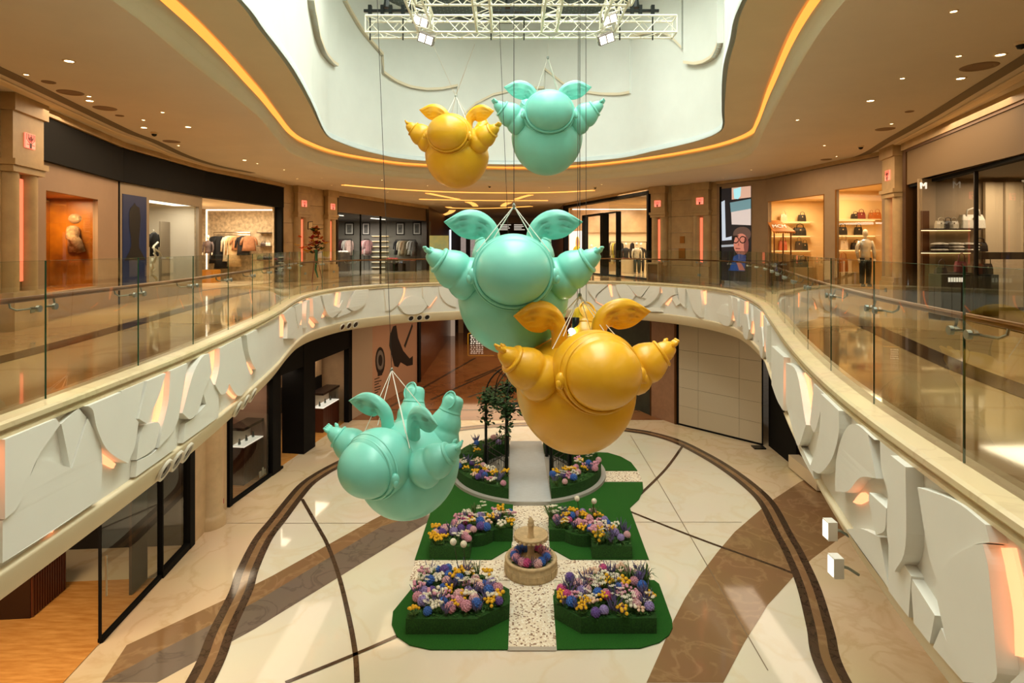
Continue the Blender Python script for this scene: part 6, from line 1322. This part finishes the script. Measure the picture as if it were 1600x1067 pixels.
fpoly('turf_carpet', [(940, 735), (996, 735), (986, 722), (970, 713), (950, 707), (900, 705), (905, 735)], 0.010, 0.034, turf, 'green turf carpet behind the right side of the gazebo', 'turf carpet')
fpoly('turf_carpet', [(665, 735), (720, 735), (752, 705), (712, 706), (690, 713), (675, 722)], 0.010, 0.034, turf, 'green turf carpet behind the left side of the gazebo', 'turf carpet')
fpoly('path_threshold', [(794, 1010), (869, 1010), (869, 1016), (793, 1016)], 0.012, 0.026, mat('threshold_grey', (176, 168, 156), 0.5), 'grey threshold strip at the near end of the pebble path', 'threshold')
# ---------------------------------------------------------------- flowers
def leafm(c): return mat('leaf_%d_%d_%d' % c, c, 0.7, var=0.2, vscale=20)
def petal_mat(c): return mat('petal_%d_%d_%d' % c, c, 0.7, var=0.22, vscale=30)
PROTO = {}
HID = Vector((0, -30, -30))
def proto(kind, col):
    """one flower of a kind at the origin; copied afterwards"""
    key = (kind, col)
    if key in PROTO: return PROTO[key]
    rr = random.Random(len(PROTO)+3); t = bpy.data.objects.new(kind, None); t.empty_display_size = 0.05
    def mk(name, g, m):
        me = bpy.data.meshes.new(name); me.from_pydata([tuple(p) for p in g.v], [], g.f); me.update(); me.materials.append(m)
        return (name, me)
    parts = []
    if kind == 'hydrangea':
        g = G()
        for i in range(46):
            z = 1-2*(i+0.5)/60; a = i*2.399; r = math.sqrt(max(0, 1-z*z)); d = Vector((r*math.cos(a), r*math.sin(a), z)); c = d*0.092+Vector((0, 0, 0.11)); x = d.orthogonal().normalized(); y = d.cross(x); s = 0.026
            tw = rr.uniform(0, 1.5); x2 = x*math.cos(tw)+y*math.sin(tw); y2 = d.cross(x2)
            g.add([c+x2*s+d*0.004, c+(x2+y2)*s*0.5, c+y2*s+d*0.004, c+(y2-x2)*s*0.5, c-x2*s+d*0.004, c-(x2+y2)*s*0.5, c-y2*s+d*0.004, c+(x2-y2)*s*0.5, c+d*0.012], [(8, 7, 0, 1), (8, 1, 2, 3), (8, 3, 4, 5), (8, 5, 6, 7)])
        g.ball((0, 0, 0.11), 0.082, 10, 6); parts.append(mk('bloom', g, petal_mat(col)))
        g = G()
        for i in range(5):
            a = i*1.26+rr.random(); d = Vector((math.cos(a), math.sin(a), 0.25)); x = Vector((-math.sin(a), math.cos(a), 0))*0.035; o = Vector((0, 0, 0.02)); g.add([o, o+d*0.07+x, o+d*0.14-Vector((0, 0, 0.02)), o+d*0.07-x], [(0, 1, 2, 3)])
        parts.append(mk('leaves', g, leafm((46, 92, 30))))
    elif kind == 'posy':
        g = G()
        for i in range(8):
            a = i*2.4; r = 0.02+0.028*math.sqrt(i)*1.1; g.ball((r*math.cos(a), r*math.sin(a), 0.13+rr.uniform(-0.03, 0.03)), (0.033, 0.033, 0.028), 8, 5)
        parts.append(mk('bloom', g, petal_mat(col))); g = G()
        for i in range(8):
            a = i*0.8; d = Vector((math.cos(a), math.sin(a), 0.5)); x = Vector((-math.sin(a), math.cos(a), 0))*0.02; o = Vector((0, 0, 0.0)); g.add([o, o+d*0.08+x, o+d*0.13, o+d*0.08-x], [(0, 1, 2, 3)])
        parts.append(mk('leaves', g, leafm((70, 112, 34))))
    elif kind == 'lavender':
        g = G(); g2 = G()
        for i in range(18):
            a = rr.uniform(0, 2*PI); l = rr.uniform(0.16, 0.28); o = Vector((rr.uniform(-0.04, 0.04), rr.uniform(-0.04, 0.04), 0)); d = Vector((math.cos(a)*0.5, math.sin(a)*0.5, 1)).normalized(); g2.bar(o, o+d*l*0.5, 0.004, 3); g.bar(o+d*l*0.45, o+d*l, 0.013, 4, 0.004)
        parts.append(mk('spikes', g, petal_mat(col))); parts.append(mk('stems', g2, leafm((78, 96, 70))))
    elif kind == 'allium':
        g = G(); g.ball((0, 0, 0.55), 0.065, 10, 7); parts.append(mk('bloom', g, petal_mat(col))); g = G(); g.bar((0, 0, 0), (0.01, 0, 0.55), 0.008, 4); parts.append(mk('stem', g, leafm((60, 70, 34))))
    elif kind == 'daisy':
        g = G(); g2 = G()
        for i in range(7):
            a = i*0.9; o = Vector((0.09*math.cos(a), 0.09*math.sin(a), 0.16+rr.uniform(0, 0.14)))
            for q in range(6):
                b = q*PI/3; g.add([o, o+Vector((math.cos(b-0.3), math.sin(b-0.3), 0.2))*0.03, o+Vector((math.cos(b), math.sin(b), 0.1))*0.05, o+Vector((math.cos(b+0.3), math.sin(b+0.3), 0.2))*0.03], [(0, 1, 2, 3)])
            g2.bar((0, 0, 0), o, 0.004, 3)
        parts.append(mk('bloom', g, petal_mat(col))); parts.append(mk('stems', g2, leafm((86, 130, 50))))
    elif kind == 'grass_tuft':
        g = G()
        for i in range(34):
            a = rr.uniform(0, 2*PI); l = rr.uniform(0.18, 0.34); d = Vector((math.cos(a), math.sin(a), 0)); x = Vector((-math.sin(a), math.cos(a), 0))*0.006
            p0 = d*0.02; p1 = d*l*0.35+Vector((0, 0, l*0.8)); p2 = d*l*0.8+Vector((0, 0, l*0.75)); g.add([p0-x, p0+x, p1+x, p1-x, p2], [(0, 1, 2, 3), (3, 2, 4)])
        parts.append(mk('blades', g, leafm(col)))
    PROTO[key] = parts; return parts
def flower(kind, col, loc, sc_, label, group):
    parts = proto(kind, col); t = bpy.data.objects.new(kind, None); COL.objects.link(t); t.location = loc; t.rotation_euler = (R.uniform(-0.2, 0.2), R.uniform(-0.2, 0.2), R.uniform(0, 6.28)); t.scale = (sc_*KG,)*3; t.empty_display_size = 0.05
    tag(t, label, 'flower' if kind != 'grass_tuft' else 'grass', group)
    for nm, me in parts:
        o = bpy.data.objects.new(nm, me); COL.objects.link(o); o.parent = t
        if kind != 'hydrangea' and nm != 'stem': o['kind'] = 'stuff'
BLUE, PURP, LILA, PINK, ROSE, MAG, YELL, WHI, PEACH, LAV, GRS = (58, 112, 206), (112, 84, 168), (166, 148, 212), (232, 164, 186), (240, 190, 196), (222, 84, 150), (246, 190, 20), (246, 240, 218), (244, 206, 176), (104, 96, 140), (70, 104, 36)
NAMES = {BLUE: 'blue', PURP: 'purple', LILA: 'lilac', PINK: 'pink', ROSE: 'pale pink', MAG: 'magenta', YELL: 'yellow', WHI: 'ivory', PEACH: 'peach', LAV: 'violet grey', GRS: 'green'}
KN = {'hydrangea': 'hydrangea head', 'posy': 'small flower posy', 'lavender': 'lavender spikes', 'allium': 'allium ball on a stem', 'daisy': 'starry flower spray', 'grass_tuft': 'grass tuft'}
MIX = [('hydrangea', BLUE, 4), ('hydrangea', PURP, 2), ('hydrangea', LILA, 2), ('hydrangea', PINK, 3), ('hydrangea', ROSE, 2), ('hydrangea', MAG, 1), ('posy', YELL, 6), ('posy', WHI, 5), ('posy', PEACH, 3), ('lavender', LAV, 7), ('daisy', WHI, 4), ('grass_tuft', GRS, 2), ('posy', PINK, 3)]
POOL = [(k, c) for k, c, n in MIX for _ in range(n)]
def inside(p, P):
    r = False; j = len(P)-1
    for i in range(len(P)):
        if (P[i][1] > p[1]) != (P[j][1] > p[1]) and p[0] < (P[j][0]-P[i][0])*(p[1]-P[i][1])/(P[j][1]-P[i][1])+P[i][0]: r = not r
        j = i
    return r
def fill(P, z, n, where, mind=0.108, sc_=(0.85, 1.15), pool=None):
    xs = [p[0] for p in P]; ys = [p[1] for p in P]; cx, cy = sum(xs)/len(xs), sum(ys)/len(ys); Q = [(cx+(x-cx)*0.93, cy+(y-cy)*0.93) for x, y in P]; pts = []; tr = 0
    while len(pts) < n and tr < 4000:
        tr += 1; p = (R.uniform(min(xs), max(xs)), R.uniform(min(ys), max(ys)))
        if inside(p, Q) and all((p[0]-q[0])**2+(p[1]-q[1])**2 > (mind*KG)**2 for q in pts): pts.append(p)
    PK = [R.choice(pool or POOL) for _ in pts]; SHORT = {'hydrangea': 'hydrangea', 'posy': 'posy', 'lavender': 'lavender', 'allium': 'allium', 'daisy': 'spray', 'grass_tuft': 'grass'}
    for i, p in enumerate(pts):
        k, c = PK[i]; nm = NAMES[c]+' '+KN[k]
        nb = sorted((j for j in range(len(pts)) if PK[j] != PK[i]), key=lambda j: (pts[j][0]-p[0])**2+(pts[j][1]-p[1])**2)
        by = ' by '+NAMES[PK[nb[0]][1]].split()[-1]+' '+SHORT[PK[nb[0]][0]] if nb else ''
        fx_ = (p[0]-min(xs))/(max(xs)-min(xs)); fy_ = (p[1]-min(ys))/(max(ys)-min(ys))
        zone = ('front', 'middle', 'back')[min(2, int(fy_*3))]+' '+('left', 'centre', 'right')[min(2, int(fx_*3))]
        flower(k, c, (p[0], p[1], z+R.uniform(-0.04, 0.03)), R.uniform(*sc_)*(1.0 if k == 'hydrangea' else 1.15), '%s%s, %s of %s' % (nm, by, zone, where), '%s, %s' % (nm, where))
    # low foliage filling the bed
    g = G()
    for i in range(n*16):
        p = (R.uniform(min(xs), max(xs)), R.uniform(min(ys), max(ys)))
        if not inside(p, Q): continue
        a = R.uniform(0, 6.28); l = R.uniform(0.06, 0.12); o = Vector((p[0], p[1], z-0.01)); d = Vector((math.cos(a), math.sin(a), R.uniform(0.3, 1.2))).normalized()*l; x = Vector((-math.sin(a), math.cos(a), 0))*l*0.3; g.add([o, o+d*0.5+x, o+d, o+d*0.5-x], [(0, 1, 2, 3)])
    tag(make('bed_foliage', g, leafm((58, 104, 34))), 'low green leaves between the flowers in the %s' % where, 'foliage', kind='stuff')
def hedge(pxs, hz, label, base=0.034):
    P = [FL(a, b, base) for a, b in pxs]; g = G(); g.poly(P, base, base+hz); return tag(make('hedge_box', g, hedge_m), label, 'hedge planter'), P
HZ = 0.35
o, P1 = hedge([(634, 991), (745, 991), (796, 966), (796, 943), (765, 926), (735, 912), (655, 912)], HZ, 'angular hedge planter of the front left flower bed')
fill(P1, 0.034+HZ, 78, 'front left flower bed')
o, P2 = hedge([(866, 966), (908, 990), (1026, 990), (1012, 912), (950, 912), (900, 926), (866, 944)], HZ, 'angular hedge planter of the front right flower bed')
fill(P2, 0.034+HZ, 80, 'front right flower bed')
for px, py in ((717, 910), (730, 912)): q = FL(px, py); flower('allium', WHI, (q[0], q[1]-0.12, 0.385), 1.15, ('left' if px < 720 else 'right')+' tall white allium at the back of the front left bed', 'tall alliums')
o, Q1 = hedge([(671, 873), (734, 873), (739, 842), (682, 842)], HZ, 'square hedge planter at the left of the middle left bed')
o, Q2 = hedge([(772, 846), (801, 846), (802, 815), (770, 815)], HZ, 'small square hedge planter beside the path in the middle left bed')
o, Q3 = hedge([(925, 873), (988, 873), (980, 842), (922, 842)], HZ, 'square hedge planter at the right of the middle right bed')
o, Q4 = hedge([(858, 846), (887, 846), (888, 815), (857, 815)], HZ, 'small square hedge planter beside the path in the middle right bed')
def drum(px, py, r, label):
    c = FL(px, py, 0.034); g = G(); g.lathe([(r, 0), (r, HZ-0.02), (r-0.03, HZ), (0, HZ)], 28, (c[0], c[1], 0.034)); o = tag(make('hedge_drum', g, hedge_m), label, 'hedge planter'); return [(c[0]+r*math.cos(2*PI*i/16), c[1]+r*math.sin(2*PI*i/16)) for i in range(16)]
D1 = drum(740, 836, 0.72, 'round hedge planter in the middle left flower bed'); D2 = drum(912, 836, 0.72, 'round hedge planter in the middle right flower bed')
zf = 0.034+HZ
fill(Q1, zf, 22, 'square middle left planter', 0.11); fill(D1, zf, 24, 'round middle left planter', 0.12); fill(Q2, zf, 11, 'small middle left planter', 0.11)
fill(Q3, zf, 22, 'square middle right planter', 0.11); fill(D2, zf, 24, 'round middle right planter', 0.12); fill(Q4, zf, 11, 'small middle right planter', 0.11)
for px, py in ((908, 835), (925, 836)): q = FL(px, py); flower('allium', WHI, (q[0], q[1], 0.38), 1.1, ('left' if px < 915 else 'right')+' tall white allium in the round middle right planter', 'tall alliums')
# ---------------------------------------------------------------- fountain
fc = FL(829.5, 893); fx, fy = fc; stone_f = mat('fountain_stone', (206, 180, 136), 0.7, var=0.15, vscale=8, bump=0.2, bscale=50)
t = thing('fountain', 'two tier cream stone garden fountain filled with flowers', 'fountain', (fx, fy, 0.02)); kf = 41.0*fy/FPX
g = G(); g.lathe([(kf, 0.023), (kf, 0.255), (kf*0.97, 0.290), (kf*0.98, 0.348), (kf*1.0, 0.383), (kf*0.97, 0.418), (kf*0.88, 0.418), (kf*0.86, 0.348), (0, 0.325)], 40, (fx, fy, 0)); basin = make('basin', g, stone_f, t, True)
for i in range(20):
    a = 2*PI*i/20; g = G(); M = Matrix.Translation((fx, fy, 0)) @ Matrix.Rotation(a, 4, 'Z'); g.M = M; g.box(kf*0.985, kf*1.015, -kf*0.12, kf*0.12, 0.07, 0.22); make('carved_block', g, stone_f, basin)
g = G(); g.lathe([(0.2, 0.325), (0.13, 0.418), (0.09, 0.534), (0.10, 0.696), (0.15, 0.766), (0.17, 0.812)], 20, (fx, fy, 0)); make('pedestal', g, stone_f, t, True)
g = G(); kr = 26.5*fy/FPX; g.lathe([(0.1, 0.789), (kr*0.6, 0.835), (kr*0.92, 0.928), (kr, 0.974), (kr, 1.021), (kr*0.92, 1.021), (kr*0.85, 0.974), (0.12, 0.928), (0.0, 0.928)], 36, (fx, fy, 0)); bowl = make('bowl', g, stone_f, t, True)
for i in range(22): a = 2*PI*i/22; g = G(); g.ball((fx+kr*0.92*math.cos(a), fy+kr*0.92*math.sin(a), 0.93), (0.055, 0.055, 0.04), 8, 5); make('scallop', g, stone_f, bowl, True)
g = G(); g.lathe([(0.10, 0.928), (0.075, 0.998), (0.07, 1.183), (0.085, 1.230), (0.095, 1.276), (0.07, 1.299), (0.085, 1.346), (0.06, 1.392), (0.04, 1.438), (0.0, 1.473)], 20, (fx, fy, 0)); make('finial', g, stone_f, t, True)
ring = []
for i in range(20):
    a = PI*1.02+2*PI*i/20; r = kf*0.62; k, c = [('hydrangea', BLUE), ('hydrangea', PINK), ('lavender', LAV), ('hydrangea', PINK), ('hydrangea', MAG), ('lavender', LAV), ('hydrangea', ROSE), ('hydrangea', BLUE), ('lavender', LAV)][i % 9]
    nm = NAMES[c]+' '+KN[k]; ca, sa = math.cos(a), math.sin(a); sd = ('left' if ca < -0.4 else 'right' if ca > 0.4 else 'centre'); fb = ('front' if sa < -0.3 else 'back' if sa > 0.3 else 'middle'); flower(k, c, (fx+r*ca, fy+r*sa, 0.31), 1.05, '%s at the %s %s of the fountain basin' % (nm, fb, sd), nm+', fountain basin')
# ---------------------------------------------------------------- gazebo
gx, gy, GR = 0.53*KG, 19.65*KG, 2.57*KG; gc = Vector((gx, gy, 0))
g = G(); g.lathe([(GR, 0.0), (GR, 0.12), (0, 0.12)], 72, (gx, gy, 0.012)); plat = tag(make('gazebo_platform', g, greyplat), 'low round grey platform under the gazebo', 'platform')
g = G(); g.box(gx-0.70, gx+0.70, gy-GR+0.05, gy+GR+0.3, 0.133, 0.14); tag(make('runner_carpet', g, runner), 'pale grey runner carpet through the gazebo', 'carpet')
PZ = 0.132
def sector(a0, a1, r0, r1, label, where, n, hz=0.36):
    P = [(gx+r1*math.cos(math.radians(a0+(a1-a0)*i/14)), gy+r1*math.sin(math.radians(a0+(a1-a0)*i/14))) for i in range(15)]+[(gx+r0*math.cos(math.radians(a1+(a0-a1)*i/10)), gy+r0*math.sin(math.radians(a1+(a0-a1)*i/10))) for i in range(11)]
    P = [(p[0] if abs(p[0]-gx) > 0.73 else gx+math.copysign(0.73, p[0]-gx), p[1]) for p in P]
    g = G(); g.poly(P, PZ, PZ+hz); tag(make('hedge_planter', g, hedge_m), label, 'hedge planter'); fill(P, PZ+hz, n, where, 0.14)
sector(185, 255, 1.55*KG, 2.42*KG, 'curved hedge planter at the front left of the gazebo', 'front left gazebo planter', 30)
sector(285, 355, 1.55*KG, 2.42*KG, 'curved hedge planter at the front right of the gazebo', 'front right gazebo planter', 30)
sector(105, 170, 1.55*KG, 2.42*KG, 'curved hedge planter at the back left of the gazebo', 'back left gazebo planter', 13, 0.45)
sector(10, 75, 1.55*KG, 2.42*KG, 'curved hedge planter at the back right of the gazebo', 'back right gazebo planter', 11, 0.45)
t = thing('gazebo', 'black wrought iron gazebo with leafy garland and domed top', 'gazebo', (gx, gy, PZ)); rg = 1.40*KG; zr = 2.62*KG; irn = mat('wrought_iron', (18, 26, 20), 0.35, metal=0.5)
V = [Vector((gx+rg*math.cos(PI/3*i), gy+rg*math.sin(PI/3*i), 0)) for i in range(6)]
for v in V:
    g = G(); g.bar(Z(v, PZ), Z(v, zr), 0.055, 8); post = make('post', g, irn, t); g = G(); g.lathe([(0.075, 0), (0.075, 0.9), (0.05, 0.98), (0.05, 1.0)], 10, (v.x, v.y, PZ)); make('post_base', g, irn, post)
g = G()
for i in range(6): g.bar(Z(V[i], zr), Z(V[(i+1) % 6], zr), 0.04, 6); g.bar(Z(V[i], zr-0.22), Z(V[(i+1) % 6], zr-0.22), 0.025, 6)
make('ring_beam', g, irn, t)
for i in range(6):
    pts = [Vector((gx+rg*math.cos(PI/3*i)*math.cos(b), gy+rg*math.sin(PI/3*i)*math.cos(b), zr+1.25*math.sin(b))) for b in [PI/2*k/10 for k in range(11)]]; g = G(); g.tube(pts, 0.032, 6); make('dome_rib', g, irn, t, True)
for i in range(6):
    a = PI/3*i+PI/6; pts = [Vector((gx+rg*0.9*math.cos(a)*math.cos(b), gy+rg*0.9*math.sin(a)*math.cos(b), zr+1.23*math.sin(b))) for b in [PI/2*k/10 for k in range(11)]]; g = G(); g.tube(pts, 0.02, 5); make('dome_rib', g, irn, t, True)
g = G(); g.lathe([(0.08, 0.0), (0.12, 0.06), (0.05, 0.12), (0.02, 0.3), (0, 0.32)], 10, (gx, gy, zr+1.23)); make('finial', g, irn, t, True)
for i in (0, 2, 3, 5, 1, 4):
    a, b = V[i], V[(i+1) % 6]
    if i in (1, 4): continue
    r_ = bpy.data.objects.new('railing', None)
    g = G(); d = b-a; L = d.length
    for z in (0.12, 0.75, 0.95): g.bar(Z(a, PZ+z), Z(b, PZ+z), 0.018, 5)
    rail = make('railing', g, irn, t)
    g = G()
    for k in range(1, 8):
        p = a+d*(k/8); g.bar(Z(p, PZ+0.12), Z(p, PZ+0.95), 0.009, 4)
    for k in range(4):
        p = a+d*((k+0.5)/4); g.tube([Z(p+d.normalized()*0.1*math.cos(2*PI*q/10), PZ+0.43+0.12*math.sin(2*PI*q/10)) for q in range(10)], 0.009, 4, closed=True)
    make('scrollwork', g, irn, rail)
gm = mat('garland_leaf', (52, 92, 40), 0.7, var=0.5, vscale=6, col2=(22, 48, 18))
def leafcloud(c, r, n, g):
    for i in range(n):
        d = Vector((R.gauss(0, 1), R.gauss(0, 1), R.gauss(0, 1))); d = d.normalized()*r*R.random()**0.4; o = Vector(c)+d; a = R.uniform(0, 6.28); l = R.uniform(0.12, 0.20); u = Vector((math.cos(a), math.sin(a), R.uniform(-0.8, 0.6))).normalized()*l; x = Vector((-math.sin(a), math.cos(a), 0))*l*0.35; g.add([o, o+u*0.5+x, o+u, o+u*0.5-x], [(0, 1, 2, 3)])
g = G()
for i in range(6):
    for k in range(5):
        p = V[i].lerp(V[(i+1) % 6], k/5); leafcloud((p.x, p.y, zr-0.02-0.12*math.sin(PI*k/5)), 0.32, 76, g)
    leafcloud((V[i].x, V[i].y, zr-0.25), 0.33, 110, g)
    for k in range(5): leafcloud((V[i].x+R.uniform(-0.15, 0.15), V[i].y+R.uniform(-0.1, 0.1), zr-0.45-0.16*k), 0.15, 20, g)
gl = make('leaf_garland', g, gm, t); gl['kind'] = 'stuff'
